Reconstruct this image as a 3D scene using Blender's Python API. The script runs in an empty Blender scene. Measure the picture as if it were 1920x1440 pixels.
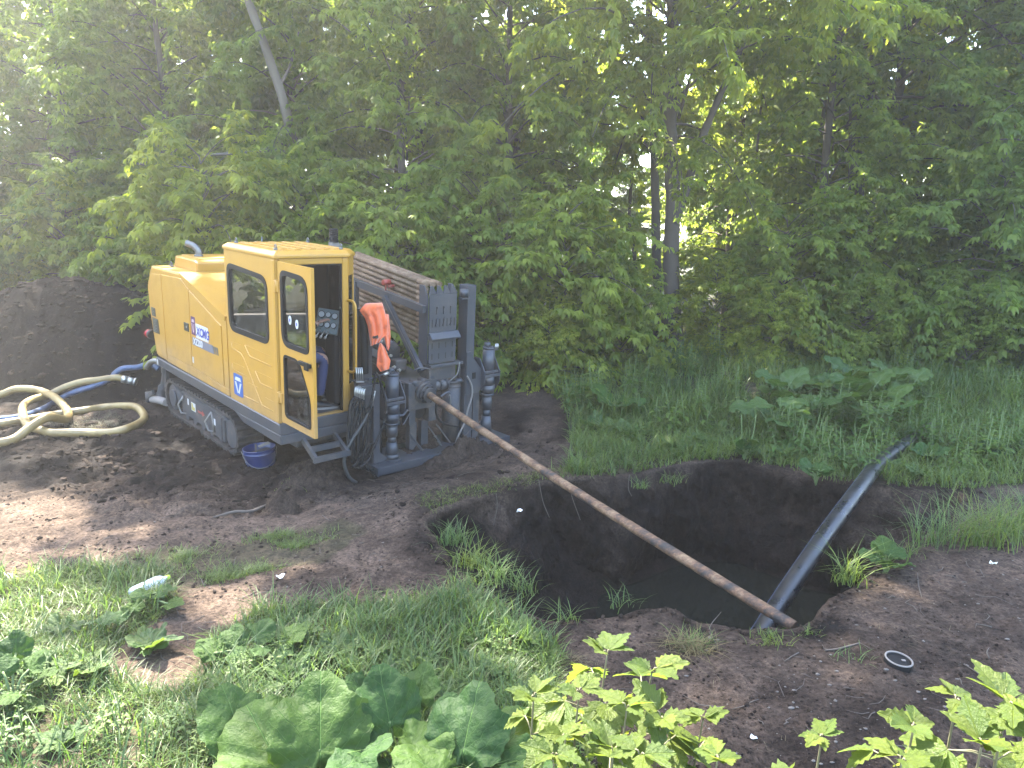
import bpy, bmesh, math, random
import numpy as np
from mathutils import Vector, Matrix

# ------------------------------------------------------------------ camera, sky, sun, exposure
FPX, CAMH = 1360.0, 2.4                       # focal length in pixels of a 1920 wide frame, eye height
PITCH = math.atan(280 / FPX)
scene = bpy.context.scene
COL = scene.collection
cam_data = bpy.data.cameras.new('camera')
cam_data.sensor_width = 36.0
cam_data.lens = 36.0 * FPX / 1920.0
cam_data.clip_start, cam_data.clip_end = 0.05, 600.0
cam = bpy.data.objects.new('camera', cam_data)
cam.location = (0, 0, CAMH)
cam.rotation_euler = (math.pi / 2 - PITCH, 0, 0)
COL.objects.link(cam)
scene.camera = cam

SUN_ELEV, SUN_AZ = math.radians(54), math.radians(-33)     # azimuth measured from +Y towards +X
world = bpy.data.worlds.new('World')
scene.world = world
world.use_nodes = True
wn = world.node_tree
bg = wn.nodes['Background']
sky = wn.nodes.new('ShaderNodeTexSky')
sky.sky_type = 'NISHITA'
sky.sun_disc = False
sky.sun_elevation = SUN_ELEV
sky.sun_rotation = SUN_AZ
sky.air_density, sky.dust_density, sky.ozone_density = 1.0, 2.0, 1.0
wn.links.new(sky.outputs['Color'], bg.inputs['Color'])
bg.inputs['Strength'].default_value = 0.15
sun_data = bpy.data.lights.new('sun', 'SUN')
sun_data.energy = 4.4
sun_data.angle = math.radians(0.55)
sun_data.color = (1.0, 0.93, 0.80)
sun = bpy.data.objects.new('sun', sun_data)
to_sun = Vector((math.sin(SUN_AZ) * math.cos(SUN_ELEV), math.cos(SUN_AZ) * math.cos(SUN_ELEV), math.sin(SUN_ELEV)))
sun.rotation_euler = to_sun.to_track_quat('Z', 'Y').to_euler()
sun.location = (0, 0, 30)
COL.objects.link(sun)
scene.view_settings.view_transform = 'Standard'
scene.view_settings.look = 'None'
scene.view_settings.gamma = 1.0
scene.view_settings.use_curve_mapping = False
scene.view_settings.exposure = 3.6
scene.cycles.use_denoising = True
scene.cycles.max_bounces = 8
scene.cycles.diffuse_bounces = 4
scene.cycles.transmission_bounces = 6
scene.cycles.transparent_max_bounces = 12
scene.cycles.sample_clamp_indirect = 6.0

# ------------------------------------------------------------------ helpers
RNG = np.random.default_rng(7)
random.seed(7)
_cF = np.array([0, math.cos(PITCH), -math.sin(PITCH)])
_cD = np.array([0, -math.sin(PITCH), -math.cos(PITCH)])
_cR = np.array([1.0, 0, 0])
_cC = np.array([0, 0, CAMH])


def ray(px, py):
    return _cR * (px - 960) / FPX + _cD * (py - 720) / FPX + _cF


def at(px, py, d):
    """world point seen at a pixel of the photograph, d metres deep"""
    return _cC + ray(px, py) * d


def ground_at(px, py, z=-0.12):
    r = ray(px, py)
    return _cC + r * ((z - CAMH) / r[2])


def topx(P):
    P = np.atleast_2d(P) - _cC
    d = P @ _cF
    d = np.where(np.abs(d) < 1e-3, 1e-3, d)
    return 960 + FPX * (P @ _cR) / d, 720 + FPX * (P @ _cD) / d, d


def smooth01(t):
    t = np.clip(t, 0, 1)
    return t * t * (3 - 2 * t)


def _h(ix, iy, iz, s):
    n = (ix * 374761393 + iy * 668265263 + iz * 2147483647 + s * 1274126177) & 0xFFFFFFFF
    n = ((n ^ (n >> 13)) * 1274126177) & 0xFFFFFFFF
    n = (n ^ (n >> 16)) & 0xFFFF
    return n / 32768.0 - 1.0


def vnoise(x, y, z=0.0, s=0):
    x, y = np.asarray(x, float), np.asarray(y, float)
    z = np.zeros_like(x) + z
    fx, fy, fz = np.floor(x), np.floor(y), np.floor(z)
    tx, ty, tz = x - fx, y - fy, z - fz
    ix, iy, iz = fx.astype(np.int64), fy.astype(np.int64), fz.astype(np.int64)
    tx, ty, tz = tx * tx * (3 - 2 * tx), ty * ty * (3 - 2 * ty), tz * tz * (3 - 2 * tz)

    def L(a, b, t):
        return a + (b - a) * t
    c = [[[_h(ix + i, iy + j, iz + k, s) for k in (0, 1)] for j in (0, 1)] for i in (0, 1)]
    return L(L(L(c[0][0][0], c[1][0][0], tx), L(c[0][1][0], c[1][1][0], tx), ty),
             L(L(c[0][0][1], c[1][0][1], tx), L(c[0][1][1], c[1][1][1], tx), ty), tz)


def fbm(x, y, z=0.0, s=0, octaves=4, gain=0.5):
    r, a, f = 0, 1.0, 1.0
    for o in range(octaves):
        ca, sa = math.cos(o * 1.1), math.sin(o * 1.1)
        r = r + a * vnoise((x * ca - y * sa) * f, (x * sa + y * ca) * f, np.asarray(z) * f, s + o * 17)
        a *= gain
        f *= 2.07
    return r


def in_poly(x, y, poly):
    x, y = np.asarray(x), np.asarray(y)
    ins = np.zeros(x.shape, bool)
    n = len(poly)
    for i in range(n):
        x1, y1 = poly[i]
        x2, y2 = poly[(i + 1) % n]
        if y1 == y2:
            continue
        c = ((y1 > y) != (y2 > y)) & (x < (x2 - x1) * (y - y1) / (y2 - y1) + x1)
        ins ^= c
    return ins


def mesh_from(name, verts, faces, smooth=False):
    me = bpy.data.meshes.new(name)
    me.from_pydata([tuple(map(float, v)) for v in verts], [], [tuple(int(i) for i in f) for f in faces])
    if smooth:
        me.polygons.foreach_set('use_smooth', [True] * len(me.polygons))
    me.update()
    return me


def mesh_np(name, verts, faces, smooth=False, attrs=None):
    """verts (n,3), faces (m,k) all the same size k, or a list of such arrays"""
    verts = np.asarray(verts, np.float32)
    fl = faces if isinstance(faces, list) else [faces]
    fl = [np.asarray(f, np.int32) for f in fl if len(f)]
    me = bpy.data.meshes.new(name)
    me.vertices.add(len(verts))
    me.vertices.foreach_set('co', verts.ravel())
    nl = sum(f.size for f in fl)
    nf = sum(len(f) for f in fl)
    me.loops.add(nl)
    me.loops.foreach_set('vertex_index', np.concatenate([f.ravel() for f in fl]))
    me.polygons.add(nf)
    sizes = np.concatenate([np.full(len(f), f.shape[1], np.int32) for f in fl])
    starts = np.concatenate([[0], np.cumsum(sizes)[:-1]]).astype(np.int32)
    me.polygons.foreach_set('loop_start', starts)
    if smooth:
        me.polygons.foreach_set('use_smooth', np.ones(nf, bool))
    for k, v in (attrs or {}).items():
        v = np.asarray(v, np.float32)
        if v.ndim == 1:
            a = me.attributes.new(k, 'FLOAT', 'POINT')
            a.data.foreach_set('value', v)
        else:
            a = me.attributes.new(k, 'FLOAT_VECTOR', 'POINT')
            a.data.foreach_set('vector', v.ravel())
    me.update(calc_edges=True)
    me.validate()
    return me


def link(name, me, mat=None, parent=None, loc=None, **props):
    o = bpy.data.objects.new(name, me)
    COL.objects.link(o)
    if mat is not None and me is not None and not me.materials:
        me.materials.append(mat)
    if parent is not None:
        o.parent = parent
    if loc is not None:
        o.location = loc
    for k, v in props.items():
        o[k] = v
    return o


def thing(name, label, cat, loc=(0, 0, 0), group=None, rot=None):
    o = bpy.data.objects.new(name, None)
    COL.objects.link(o)
    o.empty_display_size = 0.1
    o.location = loc
    if rot is not None:
        o.rotation_euler = rot
    o['label'] = label
    o['category'] = cat
    if group:
        o['group'] = group
    return o


def tag(o, label, cat, group=None):
    o['label'] = label
    o['category'] = cat
    if group:
        o['group'] = group
    return o


class MB:
    """collects simple solids into one mesh"""

    def __init__(s):
        s.v, s.f, s.sm = [], [], []

    def add(s, v, f, smooth=False):
        b = len(s.v)
        s.v += [tuple(map(float, p)) for p in v]
        s.f += [tuple(b + i for i in q) for q in f]
        s.sm += [smooth] * len(f)
        return s

    def box(s, lo, hi, bev=0.0):
        bm = bmesh.new()
        bmesh.ops.create_cube(bm, size=1)
        for q in bm.verts:
            q.co = Vector([(lo[i] + hi[i]) / 2 + q.co[i] * (hi[i] - lo[i]) for i in range(3)])
        if bev:
            bmesh.ops.bevel(bm, geom=bm.edges[:], offset=bev, segments=2, affect='EDGES', profile=.5)
        return s.bm(bm)

    def bm(s, bm, smooth=False):
        bm.verts.index_update()
        s.add([q.co[:] for q in bm.verts], [[q.index for q in f.verts] for f in bm.faces], smooth)
        bm.free()
        return s

    def prism(s, poly, axis, a, b, bev=0.0, seg=2):
        """poly: 2D points in the two other axes, extruded along axis from a to b"""
        def p3(p, t):
            q = list(p)
            q.insert(axis, t)
            return q
        n = len(poly)
        bm = bmesh.new()
        A = [bm.verts.new(p3(p, a)) for p in poly]
        B = [bm.verts.new(p3(p, b)) for p in poly]
        bm.faces.new(A)
        bm.faces.new(B[::-1])
        for i in range(n):
            bm.faces.new((A[i], B[i], B[(i + 1) % n], A[(i + 1) % n]))
        bmesh.ops.recalc_face_normals(bm, faces=bm.faces[:])
        if bev:
            bmesh.ops.bevel(bm, geom=bm.edges[:], offset=bev, segments=seg, affect='EDGES', profile=.5)
        return s.bm(bm)

    def tube(s, pts, r, n=10, cap=True, corr=None):
        """tube along points; r is a radius or one per point"""
        P = [Vector(p) for p in pts]
        m = len(P)
        R = [r] * m if isinstance(r, (int, float)) else list(r)
        T = [((P[min(i + 1, m - 1)] - P[max(i - 1, 0)])).normalized() for i in range(m)]
        up = Vector((0, 0, 1)) if abs(T[0].z) < .9 else Vector((1, 0, 0))
        N = (up - T[0] * up.dot(T[0])).normalized()
        vs = []
        for i in range(m):
            N = (N - T[i] * N.dot(T[i])).normalized()
            Bv = T[i].cross(N)
            for k in range(n):
                a = 2 * math.pi * k / n
                vs.append(P[i] + (N * math.cos(a) + Bv * math.sin(a)) * R[i])
        fs = []
        for i in range(m - 1):
            for k in range(n):
                a, b = i * n + k, i * n + (k + 1) % n
                fs.append((a, b, b + n, a + n))
        s.add(vs, fs, True)
        if cap:
            b = len(s.v) - len(vs)
            s.f += [tuple(b + k for k in range(n))[::-1], tuple(b + (m - 1) * n + k for k in range(n))]
            s.sm += [False, False]
        return s

    def cyl(s, a, b, r, n=20, r2=None):
        return s.tube([a, b], [r, r if r2 is None else r2], n)

    def bar(s, a, b, w, h, up=(0, 0, 1)):
        """box beam from a to b, w wide and h high"""
        a, b = Vector(a), Vector(b)
        t = (b - a).normalized()
        u = Vector(up)
        u = (u - t * u.dot(t)).normalized()
        r = t.cross(u)
        vs = [p + r * (x * w / 2) + u * (y * h / 2) for p in (a, b) for x, y in ((-1, -1), (1, -1), (1, 1), (-1, 1))]
        return s.add(vs, [(3, 2, 1, 0), (4, 5, 6, 7), (0, 1, 5, 4), (1, 2, 6, 5), (2, 3, 7, 6), (3, 0, 4, 7)])

    def ring(s, outer, inner, axis, a, b):
        """plate with a hole; outer and inner are matched loops of 2D points"""
        def p3(p, t):
            q = list(p)
            q.insert(axis, t)
            return q
        n = len(outer)
        vs = [p3(p, a) for p in outer] + [p3(p, a) for p in inner] + [p3(p, b) for p in outer] + [p3(p, b) for p in inner]
        fs = []
        for i in range(n):
            j = (i + 1) % n
            fs += [(i, j, n + j, n + i), (2 * n + i, 3 * n + i, 3 * n + j, 2 * n + j),
                   (i, 2 * n + i, 2 * n + j, j), (n + i, n + j, 3 * n + j, 3 * n + i)]
        return s.add(vs, fs)

    def mesh(s, name):
        me = mesh_from(name, s.v, s.f)
        me.polygons.foreach_set('use_smooth', s.sm)
        bm = bmesh.new()
        bm.from_mesh(me)
        bmesh.ops.recalc_face_normals(bm, faces=bm.faces[:])
        bm.to_mesh(me)
        bm.free()
        me.update()
        return me

    def build(s, name, mat, parent=None, **props):
        return link(name, s.mesh(name), mat, parent, **props)


def round_loop(corners, r, n=8):
    """rounded polygon"""
    out = []
    m = len(corners)
    for i in range(m):
        p, a, b = Vector(corners[i]), Vector(corners[i - 1]), Vector(corners[(i + 1) % m])
        rr = r[i] if isinstance(r, (list, tuple)) else r
        d1, d2 = (a - p).normalized(), (b - p).normalized()
        p1, p2 = p + d1 * rr, p + d2 * rr
        for k in range(n + 1):
            t = k / n
            out.append(tuple(p1 * (1 - t) ** 2 + p * 2 * t * (1 - t) + p2 * t * t))
    return out


def match_outer(inner, outer):
    """for each inner point the point of the outer polygon in the same direction, outer corners snapped"""
    c = Vector((sum(p[0] for p in inner) / len(inner), sum(p[1] for p in inner) / len(inner)))
    res = []
    m = len(outer)
    for p in inner:
        d = Vector(p) - c
        best = None
        for i in range(m):
            a, b = Vector(outer[i]), Vector(outer[(i + 1) % m])
            e = b - a
            den = d.x * e.y - d.y * e.x
            if abs(den) < 1e-9:
                continue
            w = a - c
            t = (w.x * e.y - w.y * e.x) / den
            u = (w.x * d.y - w.y * d.x) / den
            if t > 0 and -1e-6 <= u <= 1 + 1e-6 and (best is None or t < best):
                best = t
        res.append(c + d * best)
    for q in outer:
        i = min(range(len(res)), key=lambda k: (res[k] - Vector(q)).length)
        res[i] = Vector(q)
    return [tuple(p) for p in res]


def spline(pts, n=8):
    P = [np.array(p, float) for p in pts]
    P = [2 * P[0] - P[1]] + P + [2 * P[-1] - P[-2]]
    out = []
    for i in range(1, len(P) - 2):
        for k in range(n):
            t = k / n
            out.append(.5 * (2 * P[i] + (P[i + 1] - P[i - 1]) * t + (2 * P[i - 1] - 5 * P[i] + 4 * P[i + 1] - P[i + 2]) * t * t
                             + (3 * P[i] - P[i - 1] - 3 * P[i + 1] + P[i + 2]) * t ** 3))
    out.append(P[-2])
    return out


# ------------------------------------------------------------------ materials
def mat(name):
    m = bpy.data.materials.new(name)
    m.use_nodes = True
    nt = m.node_tree
    b = nt.nodes['Principled BSDF']
    return m, nt, b


def N(nt, kind, **kw):
    n = nt.nodes.new('ShaderNode' + kind)
    for k, v in kw.items():
        if k in n.inputs:
            n.inputs[k].default_value = v
        else:
            setattr(n, k, v)
    return n


def ramp(nt, src, stops):
    r = nt.nodes.new('ShaderNodeValToRGB')
    while len(r.color_ramp.elements) < len(stops):
        r.color_ramp.elements.new(.5)
    for e, (p, c) in zip(r.color_ramp.elements, stops):
        e.position = p
        e.color = (*c, 1) if len(c) == 3 else c
    nt.links.new(src, r.inputs['Fac'])
    return r.outputs['Color']


def mixc(nt, fac, a, b, blend='MIX'):
    m = nt.nodes.new('ShaderNodeMix')
    m.data_type = 'RGBA'
    m.blend_type = blend
    for sock, v in ((m.inputs[0], fac), (m.inputs[6], a), (m.inputs[7], b)):
        if isinstance(v, bpy.types.NodeSocket):
            nt.links.new(v, sock)
        else:
            sock.default_value = (*v, 1) if isinstance(v, tuple) and len(v) == 3 else v
    return m.outputs[2]


def bump(nt, b, src, strength, dist):
    k = nt.nodes.new('ShaderNodeBump')
    k.inputs['Strength'].default_value = strength
    k.inputs['Distance'].default_value = dist
    nt.links.new(src, k.inputs['Height'])
    nt.links.new(k.outputs['Normal'], b.inputs['Normal'])
    return k


def paint(name, col, rough=.4, dirt=.35, dirtcol=(.10, .075, .055), metallic=0.0, scale=3.0, low=None):
    m, nt, b = mat(name)
    tc = N(nt, 'TexCoord')
    n1 = N(nt, 'TexNoise', Scale=scale, Detail=8.0, Roughness=.65)
    n2 = N(nt, 'TexNoise', Scale=scale * 14, Detail=4.0)
    nt.links.new(tc.outputs['Object'], n1.inputs['Vector'])
    nt.links.new(tc.outputs['Object'], n2.inputs['Vector'])
    f1 = ramp(nt, n1.outputs['Fac'], [(.46, (0, 0, 0)), (.75, (1, 1, 1))])
    f2 = ramp(nt, n2.outputs['Fac'], [(.35, (.4, .4, .4)), (.7, (1, 1, 1))])
    f = mixc(nt, 1.0, f1, f2, 'MULTIPLY')
    f = mixc(nt, 1.0, f, (dirt, dirt, dirt), 'MULTIPLY')
    if low is not None:                       # mud splashed on the lower part
        sx = N(nt, 'SeparateXYZ')
        nt.links.new(tc.outputs['Object'], sx.inputs[0])
        mr = N(nt, 'MapRange')
        mr.inputs['From Min'].default_value = low[1]
        mr.inputs['From Max'].default_value = low[0]
        nt.links.new(sx.outputs['Z'], mr.inputs['Value'])
        g = mixc(nt, 1.0, mr.outputs[0], n1.outputs['Fac'], 'MULTIPLY')
        f = mixc(nt, 1.0, f, g, 'ADD')
    c = mixc(nt, f, col, dirtcol)
    nt.links.new(c, b.inputs['Base Color'])
    rr = mixc(nt, f, (rough,) * 3, (.85,) * 3)
    nt.links.new(rr, b.inputs['Roughness'])
    b.inputs['Metallic'].default_value = metallic
    bump(nt, b, n2.outputs['Fac'], .06, .01)
    return m


def plain(name, col, rough=.5, metallic=0.0):
    return paint(name, col, rough, .12, tuple(c * .5 for c in col), metallic, 6.0)


M = {}
M['yellow'] = paint('machine_yellow_paint', (0.376, 0.196, 0.0256), .33, .30, (.20, .13, .06), low=(0.0, .45))
M['grey'] = paint('machine_grey_paint', (0.03062, 0.03379, 0.04118), .42, .45, (.12, .095, .07))
M['mudgrey'] = paint('muddy_grey_steel', (0.0252, 0.027, 0.0318), .6, .95, (.13, .10, .075), scale=5)
M['track'] = paint('rubber_track', (.024, .022, .021), .8, .8, (.13, .10, .08), scale=6)
M['black'] = plain('black_rubber', (.0055, .0055, .006), .55)
M['seal'] = plain('window_seal', (0.005, 0.0055, 0.0065), .6)
M['hose'] = paint('black_hose', (.007, .0075, .0085), .5, .3, (.03, .026, .022), scale=9)
M['steelw'] = plain('zinc_fitting', (0.3274, 0.3168, 0.2904), .32, .75)
M['white'] = plain('white_print', (0.4118, 0.4118, 0.4013), .5)
M['blue'] = plain('blue_print', (0.01848, 0.02904, 0.2218), .45)
M['blue2'] = plain('bright_blue_print', (0.02112, 0.07392, 0.2376), .45)
M['purple'] = plain('dark_violet_print', (0.06336, 0.01584, 0.07392), .45)
M['pinkish'] = plain('pale_pink_print', (0.3802, 0.264, 0.2746), .45)
M['stripe'] = plain('grey_stripe_print', (0.1162, 0.1162, 0.1373), .45)
M['sticker'] = plain('dark_sticker', (.014, .016, .014), .4)
M['red'] = plain('red_lens', (0.264, 0.01056, 0.01584), .2)
M['redpaint'] = plain('red_paint', (0.2218, 0.0264, 0.01584), .5)
M['interior'] = plain('cab_lining', (.011, .012, .015), .75)
M['gauge'] = plain('gauge_panel_green_grey', (0.068, 0.088, 0.088), .5)
M['gaugeface'] = plain('gauge_face', (0.2218, 0.2376, 0.2376), .25)
M['silver'] = plain('dull_silver_pipe', (0.1584, 0.1552, 0.1457), .4, .7)
M['bucketblue'] = paint('blue_enamel', (.008, .020, .085), .3, .35, (.10, .085, .07), scale=7)
M['jeans'] = paint('navy_work_trousers', (.012, .022, .070), .9, .25, (.06, .055, .06), scale=9)
M['jacket'] = plain('dark_work_jacket', (.012, .013, .016), .9)
M['skin'] = plain('skin', (0.2376, 0.132, 0.08976), .55)
M['shoe'] = plain('black_shoe', (.010, .0095, .0095), .6)
M['sole'] = plain('pale_shoe_sole', (0.1848, 0.1795, 0.1742), .7)
M['bark'] = paint('grey_bark', (0.0693, 0.0561, 0.04488), .9, .6, (.05, .04, .032), scale=8)
M['palebark'] = paint('pale_bark', (0.1132, 0.09952, 0.07891), .85, .5, (.16, .13, .10), scale=6)
M['stone'] = paint('pale_stone', (0.1584, 0.1426, 0.1267), .85, .5, (.14, .11, .09), scale=30)
M['grit'] = paint('small_grit', (.105, .092, .078), .9, .5, (.05, .04, .03), scale=30)
M['concrete'] = paint('old_concrete', (0.1742, 0.1637, 0.1478), .9, .6, (.16, .14, .12), scale=2)


def glass_mat():
    m, nt, b = mat('window_glass')
    b.inputs['Base Color'].default_value = (.03, .045, .04, 1)
    b.inputs['Roughness'].default_value = .03
    b.inputs['IOR'].default_value = 1.5
    out = nt.nodes['Material Output']
    tr = N(nt, 'BsdfTransparent')
    tr.inputs['Color'].default_value = (.36, .43, .40, 1)
    gl = N(nt, 'BsdfGlossy')
    gl.inputs['Roughness'].default_value = .015
    fr = N(nt, 'Fresnel', IOR=2.1)
    mx = nt.nodes.new('ShaderNodeMixShader')
    nt.links.new(fr.outputs[0], mx.inputs[0])
    nt.links.new(tr.outputs[0], mx.inputs[1])
    nt.links.new(gl.outputs[0], mx.inputs[2])
    tc = N(nt, 'TexCoord')
    n = N(nt, 'TexNoise', Scale=9.0, Detail=6.0)
    nt.links.new(tc.outputs['Object'], n.inputs['Vector'])
    f = ramp(nt, n.outputs['Fac'], [(.5, (0, 0, 0)), (.9, (.22, .22, .22))])
    df = N(nt, 'BsdfDiffuse')
    df.inputs['Color'].default_value = (.3, .29, .26, 1)
    m2 = nt.nodes.new('ShaderNodeMixShader')
    nt.links.new(f, m2.inputs[0])
    nt.links.new(mx.outputs[0], m2.inputs[1])
    nt.links.new(df.outputs[0], m2.inputs[2])
    nt.links.new(m2.outputs[0], out.inputs['Surface'])
    return m


for _k in ('seal', 'black', 'interior', 'hose', 'track'):
    M[_k].node_tree.nodes['Principled BSDF'].inputs['Specular IOR Level'].default_value = .22

M['glass'] = glass_mat()


def rust_mat(name, a, b_, c, scale=6):
    m, nt, b = mat(name)
    tc = N(nt, 'TexCoord')
    mp = N(nt, 'Mapping')
    mp.inputs['Scale'].default_value = (.35, 1, 1)
    nt.links.new(tc.outputs['Object'], mp.inputs['Vector'])
    n = N(nt, 'TexNoise', Scale=scale, Detail=9.0, Roughness=.7)
    n2 = N(nt, 'TexNoise', Scale=scale * 9, Detail=5.0, Roughness=.7)
    oi = N(nt, 'ObjectInfo')
    ad = N(nt, 'VectorMath', operation='ADD')
    nt.links.new(mp.outputs[0], ad.inputs[0])
    nt.links.new(oi.outputs['Location'], ad.inputs[1])
    nt.links.new(ad.outputs[0], n.inputs['Vector'])
    nt.links.new(ad.outputs[0], n2.inputs['Vector'])
    k = ramp(nt, n.outputs['Fac'], [(.40, a), (.50, b_), (.56, c)])
    k2 = ramp(nt, n2.outputs['Fac'], [(.35, (.45, .45, .45)), (.65, (1.15, 1.15, 1.15))])
    cc = mixc(nt, 1.0, k, k2, 'MULTIPLY')
    nt.links.new(cc, b.inputs['Base Color'])
    b.inputs['Roughness'].default_value = .75
    b.inputs['Metallic'].default_value = .1
    bump(nt, b, n2.outputs['Fac'], .4, .01)
    return m


M['rod'] = rust_mat('rusty_mud_caked_rod', (.022, .020, .019), (.120, .062, .030), (.185, .120, .068), 7.0)
M['pipes'] = rust_mat('rusty_drill_pipe', (.120, .072, .038), (.165, .100, .052), (.200, .135, .080), 9)


def hdpe_mat():
    m, nt, b = mat('black_polyethylene')
    tc = N(nt, 'TexCoord')
    n = N(nt, 'TexNoise', Scale=4.0, Detail=8.0, Roughness=.7)
    nt.links.new(tc.outputs['Object'], n.inputs['Vector'])
    c = ramp(nt, n.outputs['Fac'], [(.45, (.008, .009, .012)), (.62, (.016, .016, .017)), (.80, (.05, .046, .04))])
    nt.links.new(c, b.inputs['Base Color'])
    r = ramp(nt, n.outputs['Fac'], [(.4, (.25,) * 3), (.7, (.6,) * 3)])
    nt.links.new(r, b.inputs['Roughness'])
    return m


M['hdpe'] = hdpe_mat()


def hose_mat(name, c1, c2, rough, rib=None):
    m, nt, b = mat(name)
    tc = N(nt, 'TexCoord')
    n = N(nt, 'TexNoise', Scale=5.0, Detail=7.0, Roughness=.65)
    nt.links.new(tc.outputs['Object'], n.inputs['Vector'])
    c = ramp(nt, n.outputs['Fac'], [(.38, c2), (.62, c1)])
    nt.links.new(c, b.inputs['Base Color'])
    b.inputs['Roughness'].default_value = rough
    return m


M['yhose'] = hose_mat('cream_suction_hose', (0.2376, 0.1795, 0.07128), (0.1711, 0.1167, 0.04356), .42)
M['bhose'] = hose_mat('blue_layflat_hose', (0.0495, 0.08415, 0.1683), (0.02227, 0.03465, 0.06435), .4)


def cloth_mat(name, col, dark, mark=True):
    m, nt, b = mat(name)
    tc = N(nt, 'TexCoord')
    n = N(nt, 'TexNoise', Scale=11.0, Detail=5.0)
    nt.links.new(tc.outputs['Object'], n.inputs['Vector'])
    c = ramp(nt, n.outputs['Fac'], [(.30, dark), (.42, col)])
    nt.links.new(c, b.inputs['Base Color'])
    b.inputs['Roughness'].default_value = .85
    b.inputs['Sheen Weight'].default_value = .3
    w = N(nt, 'TexNoise', Scale=220.0, Detail=2.0)
    nt.links.new(tc.outputs['Object'], w.inputs['Vector'])
    bump(nt, b, w.outputs['Fac'], .25, .004)
    return m


M['orange'] = cloth_mat('orange_high_visibility_cloth', (0.5984, 0.1156, 0.0306), (0.374, 0.068, 0.0204))


def leaf_mat(name, dark, light, tdark, tlight, trans=.45, rough=.42, veins=False, spec=.35):
    m, nt, b = mat(name)
    out = nt.nodes['Material Output']
    at_ = nt.nodes.new('ShaderNodeAttribute')
    at_.attribute_name = 'var'
    geo = N(nt, 'NewGeometry')
    n = N(nt, 'TexNoise', Scale=1.3, Detail=2.0)
    nt.links.new(geo.outputs['Position'], n.inputs['Vector'])
    fm = N(nt, 'Math', operation='MULTIPLY_ADD')
    nt.links.new(n.outputs['Fac'], fm.inputs[0])
    fm.inputs[1].default_value = .6
    nt.links.new(at_.outputs['Fac'], fm.inputs[2])
    fs = N(nt, 'Math', operation='SUBTRACT', use_clamp=True)
    nt.links.new(fm.outputs[0], fs.inputs[0])
    fs.inputs[1].default_value = .30
    c = mixc(nt, fs.outputs[0], dark, light)
    t = mixc(nt, fs.outputs[0], tdark, tlight)
    oi = N(nt, 'ObjectInfo')
    tint = ramp(nt, oi.outputs['Random'], [(0, (.82, .92, 1.05)), (.5, (1, 1, 1)), (1, (1.22, 1.10, .80))])
    c = mixc(nt, 1.0, c, tint, 'MULTIPLY')
    t = mixc(nt, 1.0, t, tint, 'MULTIPLY')
    if veins:
        # midrib along y and side veins leaving it slantwise, in the leaf's own coordinates
        tc = N(nt, 'TexCoord')
        sx = N(nt, 'SeparateXYZ')
        wob = N(nt, 'TexNoise', Scale=4.0, Detail=2.0)
        nt.links.new(tc.outputs['Object'], wob.inputs['Vector'])
        nt.links.new(tc.outputs['Object'], sx.inputs[0])

        def mth(op, x, y=None, z=None, clamp=False):
            k = N(nt, 'Math', operation=op, use_clamp=clamp)
            for i_, v_ in enumerate((x, y, z)):
                if v_ is None:
                    continue
                if isinstance(v_, (int, float)):
                    k.inputs[i_].default_value = v_
                else:
                    nt.links.new(v_, k.inputs[i_])
            return k.outputs[0]
        ax = mth('ABSOLUTE', sx.outputs['X'])
        mid = mth('SUBTRACT', 1.0, mth('MULTIPLY', ax, 90.0 if veins == 1 else 60.0), clamp=True)
        q = mth('SUBTRACT', sx.outputs['Y'], mth('MULTIPLY', ax, 1.15 if veins == 1 else 1.5))
        q = mth('ADD', q, mth('MULTIPLY', wob.outputs['Fac'], .22))
        fr_ = mth('FRACT', mth('MULTIPLY', mth('ADD', q, 2.0), 4.2 if veins == 1 else 9.0))
        di = mth('ABSOLUTE', mth('SUBTRACT', fr_, .5))
        side = mth('SUBTRACT', 1.0, mth('MULTIPLY', di, 34.0 if veins == 1 else 11.0), clamp=True)
        vn = mth('MAXIMUM', mid, mth('MULTIPLY', side, .55))
        c = mixc(nt, vn, c, tuple(min(1, k * (2.4 if veins == 1 else 1.3) + (.025 if veins == 1 else .01)) for k in light))
        blot = N(nt, 'TexNoise', Scale=7.0, Detail=5.0, Roughness=.6)
        nt.links.new(tc.outputs['Object'], blot.inputs['Vector'])
        c = mixc(nt, 1.0, c, ramp(nt, blot.outputs['Fac'], [(.3, (.72, .76, .8)), (.7, (1.2, 1.15, 1.0))]), 'MULTIPLY')
        hgt = mth('ADD', mth('MULTIPLY', vn, -.5), mth('MULTIPLY', blot.outputs['Fac'], .8))
        bump(nt, b, hgt, .6, .03)
    nt.links.new(c, b.inputs['Base Color'])
    b.inputs['Roughness'].default_value = rough
    b.inputs['Specular IOR Level'].default_value = spec
    tr = N(nt, 'BsdfTranslucent')
    nt.links.new(t, tr.inputs['Color'])
    mx = nt.nodes.new('ShaderNodeMixShader')
    mx.inputs[0].default_value = trans
    nt.links.new(b.outputs[0], mx.inputs[1])
    nt.links.new(tr.outputs[0], mx.inputs[2])
    nt.links.new(mx.outputs[0], out.inputs['Surface'])
    return m


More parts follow.
